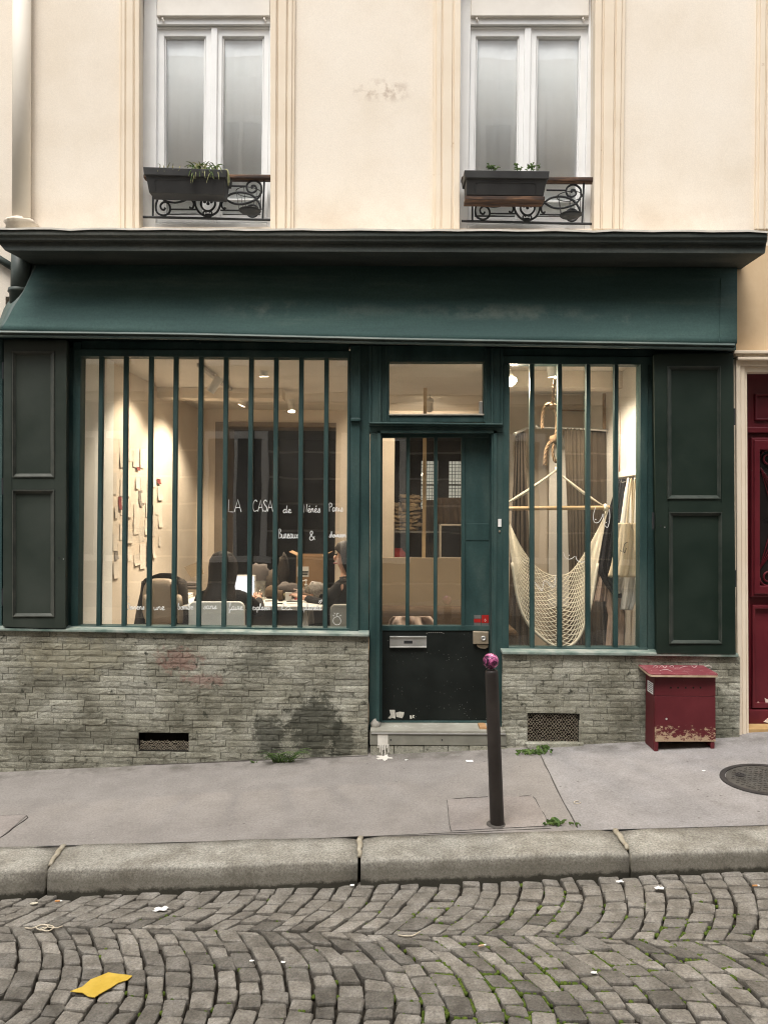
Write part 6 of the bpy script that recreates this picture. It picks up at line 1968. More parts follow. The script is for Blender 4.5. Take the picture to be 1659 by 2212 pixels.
for e in (barR,): mb.ellipsoid(e + Vector((-0.03, 0, -0.0)), (0.022, 0.026, 0.030), 12, 8, 0.3); mb.tube([e + Vector((-0.03, -0.01, -0.02)), e + Vector((-0.04, -0.02, -0.06))], 0.006, 6)
mb.build('knot', cotton, ham, smooth=True)

def twisted(mb, pts, r, turns):
    pts = smooth_path(pts, 8)
    n_ = len(pts)
    L_ = [0]
    for a, b in zip(pts, pts[1:]): L_.append(L_[-1] + (b - a).length)
    for s_ in range(3):
        out = []
        for i, p in enumerate(pts):
            t = (pts[min(i + 1, n_ - 1)] - pts[max(i - 1, 0)]).normalized()
            nn_ = Vector((0, 1, 0)); nn_ = (nn_ - t * nn_.dot(t)).normalized(); bb2 = t.cross(nn_)
            a = 2 * pi * s_ / 3 + L_[i] * turns
            out.append(p + (nn_ * cos(a) + bb2 * sin(a)) * r * 0.52)
        mb.tube(out, r * 0.56, 6)
rope = thing('thick_rope', at(*Bz(440, 130), YH), 'thick brown twisted rope with two knots hanging from a ceiling hook', 'rope')
def bp(x, y, dy=0.0): return at(*Bz(x, y), YH + dy)
hook_top = Vector((bp(440, 130).x, YH, CZ))
mb = MB(); twisted(mb, [bp(442, 190), bp(432, 260), bp(428, 330), bp(425, 385)], 0.013, 60)
twisted(mb, [bp(428, 395), bp(395, 375), bp(362, 400), bp(350, 450), bp(345, 520), bp(348, 555)], 0.013, 60)
twisted(mb, [bp(430, 395), bp(452, 450), bp(455, 520), bp(448, 600), bp(432, 640)], 0.013, 60)
twisted(mb, [bp(432, 640), bp(395, 670), bp(372, 730), bp(365, 830)], 0.014, 60)
twisted(mb, [bp(440, 640), bp(425, 700), bp(428, 760), bp(445, 800), bp(465, 770), bp(462, 690), bp(448, 650)], 0.012, 60)
mb.build('strand', rope_m, rope, smooth=True)
mb = MB(); mb.ellipsoid(bp(425, 392), (0.034, 0.03, 0.026), 12, 8, 0.35); mb.build('knot', rope_m, rope, smooth=True)
mb = MB(); mb.ellipsoid(bp(433, 632), (0.036, 0.03, 0.032), 12, 8, 0.35); mb.build('knot', rope_m, rope, smooth=True)
mb = MB(); mb.tube([hook_top, bp(442, 150), bp(452, 175), bp(440, 195), bp(430, 180)], 0.006, 8); mb.tube([bp(445, 800), bp(448, 860)], 0.005, 8); mb.build('hook', steel, rope, smooth=True)

velvet = M('taupe_velvet', [(0.085, 0.068, 0.050), (0.125, 0.102, 0.078)], 6, 0.95, 0.1, 200)
velvet2 = M('brown_velvet', [(0.065, 0.050, 0.037), (0.095, 0.076, 0.058)], 6, 0.95, 0.1, 200)
YCu = 1.35
drape('curtain', [Bz(0, 0)[:0] or (925, 1220, 1270), (980, 1221, 1270), (1100, 1226, 1268), (1250, 1230, 1268), (1410, 1228, 1270)], YCu, velvet, 'gathered taupe velvet curtain at the middle of the rail', 'curtain', 6, 0.022, 'velvet curtains on the rail')
drape('curtain', [(927, 1268, 1308), (1100, 1268, 1311), (1410, 1268, 1312)], YCu + 0.03, velvet2, 'flat brown velvet curtain at the white wall end of the rail', 'curtain', 3, 0.012, 'velvet curtains on the rail', phase=1.0)
drape('curtain', [(932, 1114, 1134), (1000, 1112, 1136), (1150, 1104, 1142), (1300, 1100, 1146), (1420, 1098, 1148)], YCu - 0.02, velvet2, 'brown velvet curtain bunched at the street lamp end of the rail', 'curtain', 4, 0.03, 'velvet curtains on the rail', phase=2.0)
rail = thing('curtain_rail', at(1210, 925, YCu), 'thin steel curtain rail with bent end across the fitting corner', 'curtain rail')
mb = MB(); mb.tube(smooth_path([at(1112, 936, YCu - 0.25), at(1130, 929, YCu - 0.1), at(1150, 924, YCu), at(1250, 926, YCu), at(1325, 931, YCu)], 4), 0.011, 8); mb.build('rod', steel, rail, smooth=True)
for x, y in ((1158, 921), (1112, 938)):
    mb = MB(); mb.ellipsoid(at(x, y, YCu - 0.05), (0.018, 0.018, 0.018), 12, 8); mb.build('finial', steel, rail, smooth=True)
mb = MB(); mb.tube([at(1305, 850, YCu), at(1305, 927, YCu)], 0.016, 8); mb.build('hanger_tube', rope_m, rail)
copper = M('copper_pipe', [(0.42, 0.20, 0.10), (0.52, 0.27, 0.15)], 6, 0.4, 0.05, metal=0.5)
cp = thing('copper_pipe', at(1336, 1010, 0.9), 'vertical copper pipe on the white side wall', 'pipe')
mb = MB(); mb.tube([at(1346, 775, 1.0), at(1342, 920, 1.0), at(1338, 1090, 1.0)], 0.012, 10); mb.build('tube', copper, cp, smooth=True)
gp = thing('gas_pipe', at(1250, 885, 2.15), 'thin dark pipe with a right angle bend on the rear wall above the curtains', 'pipe')
mb = MB(); mb.tube([at(1205, 886, 2.15), at(1311, 888, 2.15), at(1312, 1000, 2.15)], 0.008, 8); mb.build('tube', rope_m, gp)
fitting = thing('paper_banner', at(1208, 1320, 1.7), 'pale paper panel hanging on the rear wall behind the hammock chair', 'panel')
mb = MB(); mb.slab([(1187, 940), (1221, 940), (1231, 1312), (1184, 1310)], 1.75, 1.76); mb.build('sheet', wall_white, fitting)

# coat rail on the white side wall with clothes
crl = thing('coat_rail', at(1360, 1020, 0.6), 'white wall shelf with coat hooks above the hanging clothes', 'coat rail')
mb = MB(); mb.box(XRW - 0.055, XRW - 0.001, 0.22, 0.98, at(1360, 1027, 0.5).z, at(1360, 1014, 0.5).z); mb.build('shelf', wall_white, crl, bevel=0.004)
zsh = at(1360, 1027, 0.5).z
for k in range(6):
    y = 0.28 + 0.125 * k
    mb = MB(); mb.tube([(XRW - 0.002, y, zsh - 0.03), (XRW - 0.05, y, zsh - 0.045), (XRW - 0.055, y, zsh - 0.02)], 0.005, 6); mb.build('coat_hook', steel, crl)
navy = M('navy_cloth', [(0.012, 0.013, 0.020), (0.022, 0.024, 0.032)], 5, 0.95, 0.1, 200)
white_c = M('white_cloth', [(0.66, 0.66, 0.64), (0.74, 0.74, 0.72)], 5, 0.95, 0.1, 200)
canvas = M('cream_canvas', [(0.60, 0.51, 0.36), (0.68, 0.59, 0.44)], 8, 0.95, 0.2, 300, 0.001)
red_c = M('red_cloth', [(0.36, 0.035, 0.03), (0.46, 0.055, 0.045)], 5, 0.9, 0.1, 200)
pink_c = M('pink_cloth', [(0.46, 0.36, 0.31), (0.54, 0.43, 0.38)], 5, 0.9, 0.1, 200)
grey_c = M('grey_cloth', [(0.10, 0.085, 0.08), (0.15, 0.13, 0.12)], 5, 0.9, 0.1, 200)
drape('navy_coat', [(1034, 1336, 1352), (1060, 1328, 1352), (1120, 1310, 1350), (1180, 1300, 1346), (1235, 1292, 1342), (1262, 1306, 1342), (1292, 1330, 1342)], 0.80, navy, 'long navy coat hanging next to the curtains', 'coat', 4, 0.03, 'clothes hanging on the coat rail')
drape('white_coat', [(1032, 1356, 1366), (1060, 1350, 1368), (1130, 1340, 1370), (1220, 1330, 1368), (1272, 1324, 1350), (1282, 1336, 1346)], 0.64, white_c, 'long white garment hanging between the navy coat and the canvas bag', 'garment', 2, 0.014, 'clothes hanging on the coat rail', phase=1.3)
drape('white_shirt', [(1032, 1370, 1382), (1150, 1366, 1385), (1240, 1350, 1382), (1300, 1342, 1372), (1318, 1340, 1366)], 0.50, white_c, 'white shirt hanging behind the canvas bag', 'garment', 2, 0.012, 'clothes hanging on the coat rail', phase=0.4)
bag = thing('canvas_bag', at(1345, 1245, 0.4), 'cream canvas tote bag with a small black loop motif on the coat rail', 'bag')
drape('body', [(1130, 1336, 1380), (1142, 1334, 1382), (1180, 1331, 1380), (1220, 1324, 1376), (1247, 1316, 1372)], 0.42, canvas, '', '', 2, 0.02, parent=bag, solid=0.03)
for xa, xb in ((1353, 1368), (1366, 1376)):
    mb = MB(); mb.tube(smooth_path([at(xa, 1140, 0.41), at((xa + xb) / 2 - 2, 1080, 0.42), at(xb - 4, 1034, 0.44), at((xa + xb) / 2 + 5, 1080, 0.44), at(xb, 1140, 0.43)], 5), 0.009, 6, flat=0.4); mb.build('handle', canvas, bag, smooth=True)
mb = MB(); mb.tube(smooth_path([at(*Bz(978, 1395), 0.385), at(*Bz(955, 1410), 0.383), at(*Bz(945, 1455), 0.383), at(*Bz(955, 1475), 0.383), at(*Bz(968, 1440), 0.383)], 4), 0.0025, 5); mb.tube([at(*Bz(922, 1455), 0.383), at(*Bz(940, 1470), 0.383)], 0.0025, 5); mb.build('motif', iron, bag)
drape('red_garment', [(1252, 1318, 1336), (1300, 1322, 1336), (1350, 1324, 1340), (1420, 1316, 1346)], 0.92, red_c, 'red garment hanging low beside the hammock net', 'garment', 2, 0.02, 'clothes hanging on the coat rail', phase=0.7)
drape('grey_garment', [(1250, 1296, 1322), (1320, 1300, 1324), (1420, 1304, 1322)], 0.95, grey_c, 'grey garment between the hammock net and the red garment', 'garment', 3, 0.02, 'clothes hanging on the coat rail', phase=1.9)
drape('pink_garment', [(1246, 1296, 1312), (1280, 1288, 1314), (1300, 1284, 1310)], 0.88, pink_c, 'short pale pink garment over the red one', 'garment', 2, 0.02, 'clothes hanging on the coat rail', phase=0.2)
drape('pink_dress', [(1248, 1316, 1334), (1310, 1310, 1346), (1330, 1314, 1350), (1420, 1306, 1346)], 0.84, pink_c, 'long pale pink dress under the navy coat', 'garment', 2, 0.018, 'clothes hanging on the coat rail', phase=1.1)

# ------------------------------------------------------------------ seen through the door
board_m = M('beige_board', [(0.32, 0.25, 0.17), (0.37, 0.29, 0.20)], 2, 0.7, 0.05, 60)
pb_ = thing('beige_partition_board', (0.35, 1.62, FZ), 'plain beige board standing behind the brown sofa', 'board')
zt_ = at(910, 1205, 1.6).z
mb = MB(); mb.box(-0.25, 0.95, 1.6, 1.64, FZ, zt_); mb.build('panel', board_m, pb_, bevel=0.003)
post = thing('timber_post', (at(918, 1000, 1.9).x, 1.9, FZ), 'slim pale timber post rising above the beige board', 'post')
xp = at(917.5, 1000, 1.9).x
mb = MB(); mb.box(xp - 0.016, xp + 0.016, 1.9, 1.95, FZ, CZ); mb.build('shaft', pale_wood, post)
mb = MB(); mb.box(xp - 0.05, xp + 0.05, 1.88, 1.97, FZ, FZ + 0.02); mb.build('foot', pale_wood, post)
sofa_m = M('brown_sofa', [(0.085, 0.055, 0.032), (0.13, 0.088, 0.055)], 6, 0.9, 0.2, 90)
sofa = thing('sofa', (0.35, 1.25, FZ), 'brown upholstered sofa with a pink cloth below the door glass', 'sofa')
zs = at(900, 1312, 1.35).z
mb = MB(); mb.box(-0.3, 0.95, 1.3, 1.52, FZ + 0.1, zs); mb.build('backrest', sofa_m, sofa, bevel=0.05, seg=4)
mb = MB(); mb.box(-0.3, 0.31, 0.75, 1.28, FZ + 0.2, FZ + 0.45); mb.build('seat_cushion', sofa_m, sofa, bevel=0.05, seg=4)
mb = MB(); mb.box(0.33, 0.95, 0.75, 1.28, FZ + 0.2, FZ + 0.45); mb.build('seat_cushion', sofa_m, sofa, bevel=0.05, seg=4)
mb = MB(); mb.box(-0.32, 0.97, 0.72, 1.54, FZ + 0.06, FZ + 0.19); mb.build('base', sofa_m, sofa, bevel=0.02)
mb = MB(); mb.box(0.97, 1.1, 0.72, 1.5, FZ + 0.06, FZ + 0.6); mb.build('armrest', sofa_m, sofa, bevel=0.04, seg=3)
for x, y in ((-0.28, 0.78), (1.05, 0.78), (-0.28, 1.48), (1.05, 1.48)):
    mb = MB(); mb.box(x - 0.02, x + 0.02, y - 0.02, y + 0.02, FZ, FZ + 0.06); mb.build('leg', iron, sofa)
drape('pink_throw', [(1332, 850, 930), (1340, 842, 936), (1352, 838, 944)], 1.2, pink_c, 'crumpled pink cloth lying on the brown sofa', 'cloth', 3, 0.05)
# metal shelf with fabrics in the back room
shf = thing('metal_shelf', (0.3, 4.6, FZ), 'dark metal shelf holding piled fabrics in the back room', 'shelf')
zsf = at(880, 1147, 4.6).z
xa_, xb_ = at(851, 1100, 4.6).x, at(948, 1100, 4.6).x
for x in (xa_, xb_):
    for y in (4.5, 4.95):
        mb = MB(); mb.box(x - 0.012, x + 0.012, y - 0.012, y + 0.012, FZ, zsf + 0.1); mb.build('upright', M('shelf_grey', [(0.20, 0.19, 0.17), (0.27, 0.26, 0.24)], 5, 0.5, 0), shf)
for z in (zsf, zsf - 0.5):
    mb = MB(); mb.box(xa_, xb_, 4.49, 4.96, z - 0.02, z); mb.build('shelf_board', MATS['shelf_grey'], shf)
fab = M('folded_beige', [(0.34, 0.25, 0.15), (0.48, 0.37, 0.24)], 12, 0.95, 0.1, 100, rand=0.25)
LAY = ('lowest', 'second', 'third', 'fourth', 'fifth', 'sixth', 'seventh', 'eighth', 'topmost')
for r_ in range(9):
    got = 0
    for c_ in range(5):
        xx = xa_ + 0.05 + c_ * 0.078 + rnd.uniform(-0.012, 0.012) + 0.02 * (r_ % 2)
        if xx > at(908, 1100, 4.6).x: continue
        if r_ >= 7 and c_ in (0, 4): continue
        mb = MB(); mb.ellipsoid((xx, 4.62 + rnd.uniform(-0.03, 0.03), zsf + 0.028 + r_ * 0.052), (rnd.uniform(0.045, 0.07), 0.12, rnd.uniform(0.024, 0.032)), 12, 7, 0.9, 0.75)
        got += 1
        o = mb.build('folded_fabric', fab, None, smooth=True); o.rotation_euler = (0, rnd.uniform(-0.2, 0.2), rnd.uniform(-0.4, 0.4))
        tag(o, 'folded beige fabric in the back room pile, %s layer, %s from the left' % (LAY[r_], COLN[got - 1]), 'fabric', 'beige fabrics piled on the shelf')
zl = zsf - 0.5
for (x0, m, lab, sx, sz) in ((0.20, red_c, 'red cloth bundle on the lower back room shelf', 0.11, 0.15), (0.36, white_c, 'crumpled white plastic bag on the lower back room shelf', 0.10, 0.07)):
    mb = MB(); mb.ellipsoid((x0, 4.62, zl + sz * 0.85), (sx, 0.12, sz), 14, 9, 0.45)
    tag(mb.build('cloth_bundle', m, None, smooth=True), lab, 'bundle')
mb = MB(); mb.ellipsoid((0.66, 4.4, 1.75), (0.14, 0.12, 0.30), 14, 10, 0.3, 0.8)
grack = thing('garment_rack', (0.85, 4.3, FZ), 'pale tubular garment rack with brown clothes in the back room', 'clothes rack')
xg0, xg1 = at(952, 1100, 4.3).x, at(1030, 1100, 4.3).x
zg = at(960, 1134, 4.3).z
for x in (xg0, xg1):
    mb = MB(); mb.tube([(x, 4.3, FZ), (x, 4.3, zg)], 0.014, 8); mb.build('upright', wall_w, grack)
mb = MB(); mb.tube([(xg0, 4.3, zg), (xg1, 4.3, zg)], 0.014, 8); mb.build('rail', wall_w, grack)
mb = MB(); mb.tube([(xg0, 4.3, zg - 0.42), (xg1, 4.3, zg - 0.42)], 0.012, 8); mb.build('rail', wall_w, grack)
drape('brown_dress', [(1075, 946, 1000), (1090, 943, 1016), (1134, 944, 1020)], 4.55, sofa_m, 'wide brown garment hanging in front of the gridded rear window', 'garment', 5, 0.03)
drape('brown_sack', [(1080, 918, 944), (1150, 916, 946), (1210, 916, 946)], 4.75, velvet2, 'dark brown hanging cloth beside the slim timber post', 'garment', 3, 0.03)

# ------------------------------------------------------------------ office: desk, chairs, clutter
DZ = 0.98
desk_m = M('desk_white', [(0.66, 0.64, 0.60), (0.74, 0.72, 0.68)], 4, 0.5, 0.03)
desk = thing('work_desk', (-1.1, 1.0, FZ), 'long white trestle desk covered with papers and tools', 'desk')
dx0, dx1 = at(372, 1300, 0.8).x, at(697, 1300, 0.8).x
mb = MB(); mb.box(dx0, dx1, 0.72, 1.35, DZ - 0.035, DZ); mb.build('top', desk_m, desk, bevel=0.004)
for xx in (dx0 + 0.12, dx1 - 0.14):
    for yy in (0.8, 1.27):
        for s_ in (-1, 1):
            mb = MB(); mb.tube([(xx, yy, DZ - 0.04), (xx + s_ * 0.07, yy + (0.03 if yy > 1 else -0.03), FZ)], 0.016, 6); mb.build('leg', desk_m, desk)
def simple(name, label, cat, mb, m, smooth=True, group=None, bevel=0.0):
    return tag(mb.build(name, m, None, smooth=smooth, bevel=bevel), label, cat, group)
# white chair in front
chair_m = M('chair_white', [(0.80, 0.79, 0.75), (0.86, 0.85, 0.81)], 4, 0.45, 0.03)
wc = thing('white_chair', at(468, 1355, 0.26), 'white chair with a rounded backrest close to the glass', 'chair')
def rounded_panel(x0, y0, x1, y1, Y0, Y1, r=10):
    pts = []
    for (cx_, cy_, a0) in ((x0 + r, y0 + r, pi), (x1 - r, y0 + r, 1.5 * pi), (x1 - r / 2, y1 - r / 2, 0), (x0 + r / 2, y1 - r / 2, 0.5 * pi)):
        rr_ = r if cy_ < (y0 + y1) / 2 else r / 2
        for k in range(6): 
            a = a0 + (pi / 2) * k / 5; pts.append((cx_ + rr_ * cos(a), cy_ + rr_ * sin(a)))
    return MB().poly(pts, Y0, Y1)
rounded_panel(407, 1300, 528, 1420, 0.22, 0.26, 14).build('backrest', chair_m, wc, bevel=0.01, seg=3)
ca, cb = at(412, 1400, 0.24), at(523, 1400, 0.24)
mb = MB(); mb.box(ca.x, cb.x, 0.22, 0.68, FZ + 0.43, FZ + 0.47); mb.build('seat', chair_m, wc, bevel=0.015, seg=3)
for x in (ca.x + 0.02, cb.x - 0.02):
    for y in (0.25, 0.64):
        mb = MB(); mb.tube([(x, y, FZ + 0.44), (x, y, FZ)], 0.014, 8); mb.build('leg', steel, wc)
# beige armchair with a dark jacket
bc_m = M('beige_leather', [(0.34, 0.27, 0.20), (0.42, 0.34, 0.26)], 5, 0.6, 0.1, 80)
ac = thing('beige_armchair', at(345, 1350, 0.6), 'beige padded office armchair beside the pinned papers', 'chair')
q0, q1 = at(308, 1255, 0.72), at(385, 1335, 0.72)
mb = MB(); mb.ellipsoid(((q0.x + q1.x) / 2, 0.74, (q0.z + q1.z) / 2 - 0.02), ((q1.x - q0.x) / 2, 0.07, (q0.z - q1.z) / 2 + 0.04), 20, 12, 0, 0.6); mb.build('backrest', bc_m, ac, smooth=True)
mb = MB(); mb.ellipsoid(((q0.x + q1.x) / 2 + 0.03, 0.50, FZ + 0.46), (0.25, 0.25, 0.07), 20, 10, 0, 0.6); mb.build('seat', bc_m, ac, smooth=True)
for s_, px in ((-1, 314), (1, 384)):
    mb = MB(); e0, e1, e2 = at(px, 1290, 0.68), at(px + 4, 1296, 0.42), at(px + 6, 1345, 0.44)
    mb.tube(smooth_path([e0, e1, e2], 6), 0.022, 10); mb.build('armrest', bc_m, ac, smooth=True)
mb = MB(); mb.tube([((q0.x + q1.x) / 2, 0.5, FZ + 0.42), ((q0.x + q1.x) / 2, 0.5, FZ + 0.08)], 0.03, 10); mb.build('column', iron, ac)
for k in range(5):
    a = 2 * pi * k / 5
    mb = MB(); c_ = Vector(((q0.x + q1.x) / 2, 0.5, FZ + 0.09)); mb.tube([c_, c_ + Vector((cos(a) * 0.27, sin(a) * 0.27, -0.06))], [0.022, 0.014], 8); mb.build('foot', iron, ac)
jk = M('dark_jacket', [(0.018, 0.014, 0.012), (0.036, 0.029, 0.024)], 7, 0.95, 0.2, 150)
jack = MB(); rows = []
jx = (q0.x + q1.x) / 2
for j in range(8):
    t = j / 7
    row = []
    for k in range(15):
        a = -0.25 * pi + 1.5 * pi * k / 14
        rx_ = 0.175 + 0.05 * t + 0.012 * sin(5 * a + 3 * t)
        row.append(Vector((jx + cos(a) * rx_, 0.80 + sin(a) * 0.10 - 0.03 * t, q0.z + 0.03 - 0.42 * t - 0.05 * abs(cos(a)) ** 3 * (1 - t))))
    rows.append(row)
rows.insert(0, [Vector((jx + (p.x - jx) * 0.75, 0.80 + (p.y - 0.80) * 0.5, p.z + 0.02)) for p in rows[0]])
jack.grid(rows)
tag(jack.build('jacket', jk, None, smooth=True, solid=0.012), 'dark jacket draped over the beige armchair', 'jacket')
mb = MB(); mb.slab([(366, 1262), (382, 1262), (384, 1330), (370, 1330)], 0.63, 0.66); simple('brown_scarf', 'brown scarf hanging down the beige armchair back', 'scarf', mb, sofa_m, bevel=0.012)
# right chair
rc = thing('pale_chair', at(735, 1350, 0.5), 'pale upholstered chair with dark piping below the little bomb drawing', 'chair')
rounded_panel(713, 1306, 775, 1420, 0.42, 0.46, 12).build('backrest', M('pale_grey_fabric', [(0.34, 0.32, 0.28), (0.42, 0.40, 0.35)], 6, 0.9, 0.1, 200), rc, bevel=0.01, seg=3)
ra, rb_ = at(716, 1400, 0.44), at(772, 1400, 0.44)
mb = MB(); mb.box(ra.x, rb_.x, 0.44, 0.84, FZ + 0.42, FZ + 0.47); mb.build('seat', MATS['pale_grey_fabric'], rc, bevel=0.015)
for x in (ra.x + 0.02, rb_.x - 0.02):
    for y in (0.47, 0.8):
        mb = MB(); mb.tube([(x, y, FZ + 0.43), (x, y, FZ)], 0.013, 8); mb.build('leg', iron, rc)
# things on the desk
def onD(px, py, h=0.0):
    """desk-top point seen at px"""
    return on_plane(px, py, DZ + h, 0, 0)
mb = MB()
for k in range(5): c_ = onD(388, 1294); mb.box(c_.x - 0.13 + 0.004 * k, c_.x + 0.09 - 0.006 * (k % 2), c_.y - 0.09, c_.y + 0.12, DZ + 0.009 * k, DZ + 0.009 * k + 0.008)
simple('paper_stack', 'stack of white papers at the desk end by the beige armchair', 'paper', mb, white_paper, False)
c_ = onD(400, 1284); mb = MB(); mb.box(c_.x - 0.1, c_.x + 0.12, c_.y - 0.02, c_.y + 0.12, DZ + 0.046, DZ + 0.075); mb.box(c_.x - 0.06, c_.x + 0.1, c_.y, c_.y + 0.1, DZ + 0.075, DZ + 0.11)
simple('printer', 'dark small printer standing behind the stacked papers', 'printer', mb, grey_c, False, bevel=0.01)
c_ = onD(519, 1290)
lp = thing('laptop', (c_.x, 1.2, DZ), 'white laptop with its lid open in front of the long-haired person', 'laptop')
mb = MB(); s0, s1 = at(504, 1242, 1.28), at(552, 1268, 1.28); mb.box(s0.x, s1.x, 1.28, 1.295, DZ + 0.02, s0.z); mb.build('lid', chair_m, lp, bevel=0.004)
mb = MB(); mb.box(s0.x, s1.x, 1.02, 1.27, DZ, DZ + 0.018); mb.build('keyboard_base', chair_m, lp, bevel=0.004)
scr = emit_mat('laptop_screen', (0.45, 0.62, 0.95), 0.5)
mb = MB(); mb.box(s0.x + 0.012, s1.x - 0.012, 1.276, 1.2795, DZ + 0.03, s0.z - 0.012); mb.build('screen', scr, lp)
clear = glass_mat('clear_plastic', 1.45, (0.85, 0.85, 0.82), 0.10)
c_ = onD(560, 1296); mb = MB(); mb.lathe([(0.045, 0), (0.05, 0.14), (0.052, 0.16), (0.048, 0.16), (0.042, 0.01)], (c_.x, 1.18, DZ), 18); simple('plastic_jug', 'clear plastic jug standing on the desk behind the hand', 'jug', mb, clear)
c_ = onD(681 - 20, 1290)
sb_ = thing('soap_bottle', (c_.x, 1.15, DZ), 'clear pump bottle with a white head on the desk', 'bottle')
bx_ = at(661, 1280, 1.15).x
mb = MB(); mb.lathe([(0.034, 0), (0.036, 0.01), (0.036, 0.10), (0.028, 0.118), (0.012, 0.124)], (bx_, 1.15, DZ), 18); mb.build('body', glass_mat('bottle_plastic', 1.4, (0.75, 0.75, 0.72), 0.12), sb_, smooth=True)
mb = MB(); mb.lathe([(0.013, 0.124), (0.013, 0.14), (0.005, 0.142), (0.005, 0.165), (0.011, 0.167), (0.011, 0.178)], (bx_, 1.15, DZ), 14); mb.tube([(bx_, 1.15, DZ + 0.172), (bx_ - 0.035, 1.14, DZ + 0.168)], 0.005, 6); mb.build('pump', chair_m, sb_, smooth=True)
mb = MB(); rr0 = at(606, 1268, 1.1)
for k in range(24): pass
rg = [(0.028, -0.02), (0.045, -0.02), (0.045, 0.02), (0.028, 0.02), (0.028, -0.02)]
mb.lathe(rg, (rr0.x, 1.1, DZ + 0.046), 24, 'X'); mb.f = [f for f in mb.f if len(f) == 4]
simple('tape_roll', 'brown roll of packing tape standing upright on the desk', 'tape roll', mb, sofa_m, False)
c_ = onD(617, 1296); mb = MB(); mb.ellipsoid((c_.x, c_.y, DZ + 0.028), (0.065, 0.045, 0.028), 16, 8, 0.2); simple('green_pouch', 'olive green pouch lying on the desk', 'pouch', mb, M('olive_cloth', [(0.075, 0.065, 0.025), (0.11, 0.095, 0.04)], 8, 0.9, 0.2, 120))
mb = MB(); c_ = onD(672, 1300); mb.box(c_.x - 0.11, c_.x + 0.10, c_.y - 0.07, c_.y + 0.10, DZ, DZ + 0.014); simple('notebook', 'white notebook lying open at the desk end', 'notebook', mb, white_paper, False, bevel=0.002)
mb = MB(); c_ = onD(640, 1304); mb.box(c_.x - 0.08, c_.x + 0.05, c_.y - 0.02, c_.y + 0.02, DZ + 0.0145, DZ + 0.022); simple('dark_phone', 'dark phone lying between the pouch and the notebook', 'phone', mb, iron, False, bevel=0.004)
mb = MB(); c_ = onD(629, 1290); mb.box(c_.x - 0.02, c_.x + 0.035, 1.12, 1.14, DZ, DZ + 0.07); simple('paper_card', 'small white card standing on the desk behind the pouch', 'card', mb, white_paper, False)
cols_ = [sofa_m, grey_c, pink_c, red_c, grey_pp]
for k, (px, lab, ci) in enumerate(((592, 'brown fabric heap on the rear of the desk', 0), (622, 'grey fabric heap on the rear of the desk', 1), (640, 'pale fabric heap beside the pump bottle', 2), (683, 'dark bundle at the desk end below the cardboard box', 4))):
    x = at(px, 1260, 1.28).x
    mb = MB(); mb.ellipsoid((x, 1.29, DZ + 0.05 + 0.02 * (k % 2)), (0.09, 0.06, 0.055 + 0.02 * (k % 2)), 14, 8, 0.6); simple('fabric_heap', lab, 'fabric', mb, cols_[ci])
for k, (px, py) in enumerate(((583, 1300), (598, 1306), (646, 1296))):
    c_ = onD(px, py); mb = MB(); mb.tube([(c_.x - 0.04, c_.y, DZ + 0.006), (c_.x + 0.05, c_.y + 0.03, DZ + 0.006)], 0.005, 6)
    simple('pen', ('dark pen on the desk near the hand', 'dark pen on the desk edge under the tape roll', 'red pen on the desk beside the pump bottle')[k], 'pen', mb, (iron, iron, red_c)[k])
# side table and cardboard box
stb = thing('dark_side_table', (-0.8, 1.75, FZ), 'dark table behind the desk carrying the cardboard box', 'table')
mb = MB(); mb.box(-1.5, -0.35, 1.5, 2.05, 0.97, 1.0); mb.build('top', velvet2, stb)
for x in (-1.45, -0.4):
    for y in (1.54, 2.0): mb = MB(); mb.box(x - 0.02, x + 0.02, y - 0.02, y + 0.02, FZ, 0.97); mb.build('leg', velvet2, stb)
card = M('cardboard', [(0.26, 0.155, 0.075), (0.34, 0.21, 0.11)], 5, 0.85, 0.1, 90)
cb_ = thing('cardboard_box', (-0.7, 1.7, 1.0), 'open brown cardboard box with a printed label behind the pump bottle', 'box')
x0, x1, zt2 = at(640, 1210, 1.6).x, at(698, 1210, 1.6).x, at(660, 1200, 1.6).z
mb = MB(); mb.box(x0, x1, 1.6, 1.61, 1.0, zt2); mb.box(x0, x1, 1.88, 1.89, 1.0, zt2); mb.box(x0, x0 + 0.01, 1.61, 1.88, 1.0, zt2); mb.box(x1 - 0.01, x1, 1.61, 1.88, 1.0, zt2); mb.box(x0 + 0.01, x1 - 0.01, 1.61, 1.88, 1.0, 1.01); mb.build('body', card, cb_)
for (a, b) in (((x0, x0), (-0.05, 0.03)), ((x1, x1), (0.05, 0.03))):
    mb = MB(); s_ = -1 if a[0] == x0 else 1
    mb.add([(a[0], 1.61, zt2), (a[0], 1.88, zt2), (a[0] + s_ * 0.07, 1.88, zt2 + 0.03), (a[0] + s_ * 0.07, 1.61, zt2 + 0.03)], [(0, 1, 2, 3)]); mb.build('flap', card, cb_, solid=0.005)
mb = MB(); mb.slab(R(642, 1224, 667, 1246), 1.598, 1.6); mb.build('label', wall_white, cb_)
mb = MB(); mb.slab(R(652, 1234, 666, 1237), 1.596, 1.598); mb.slab(R(653, 1239, 665, 1242), 1.596, 1.598); mb.build('label_print', iron, cb_)

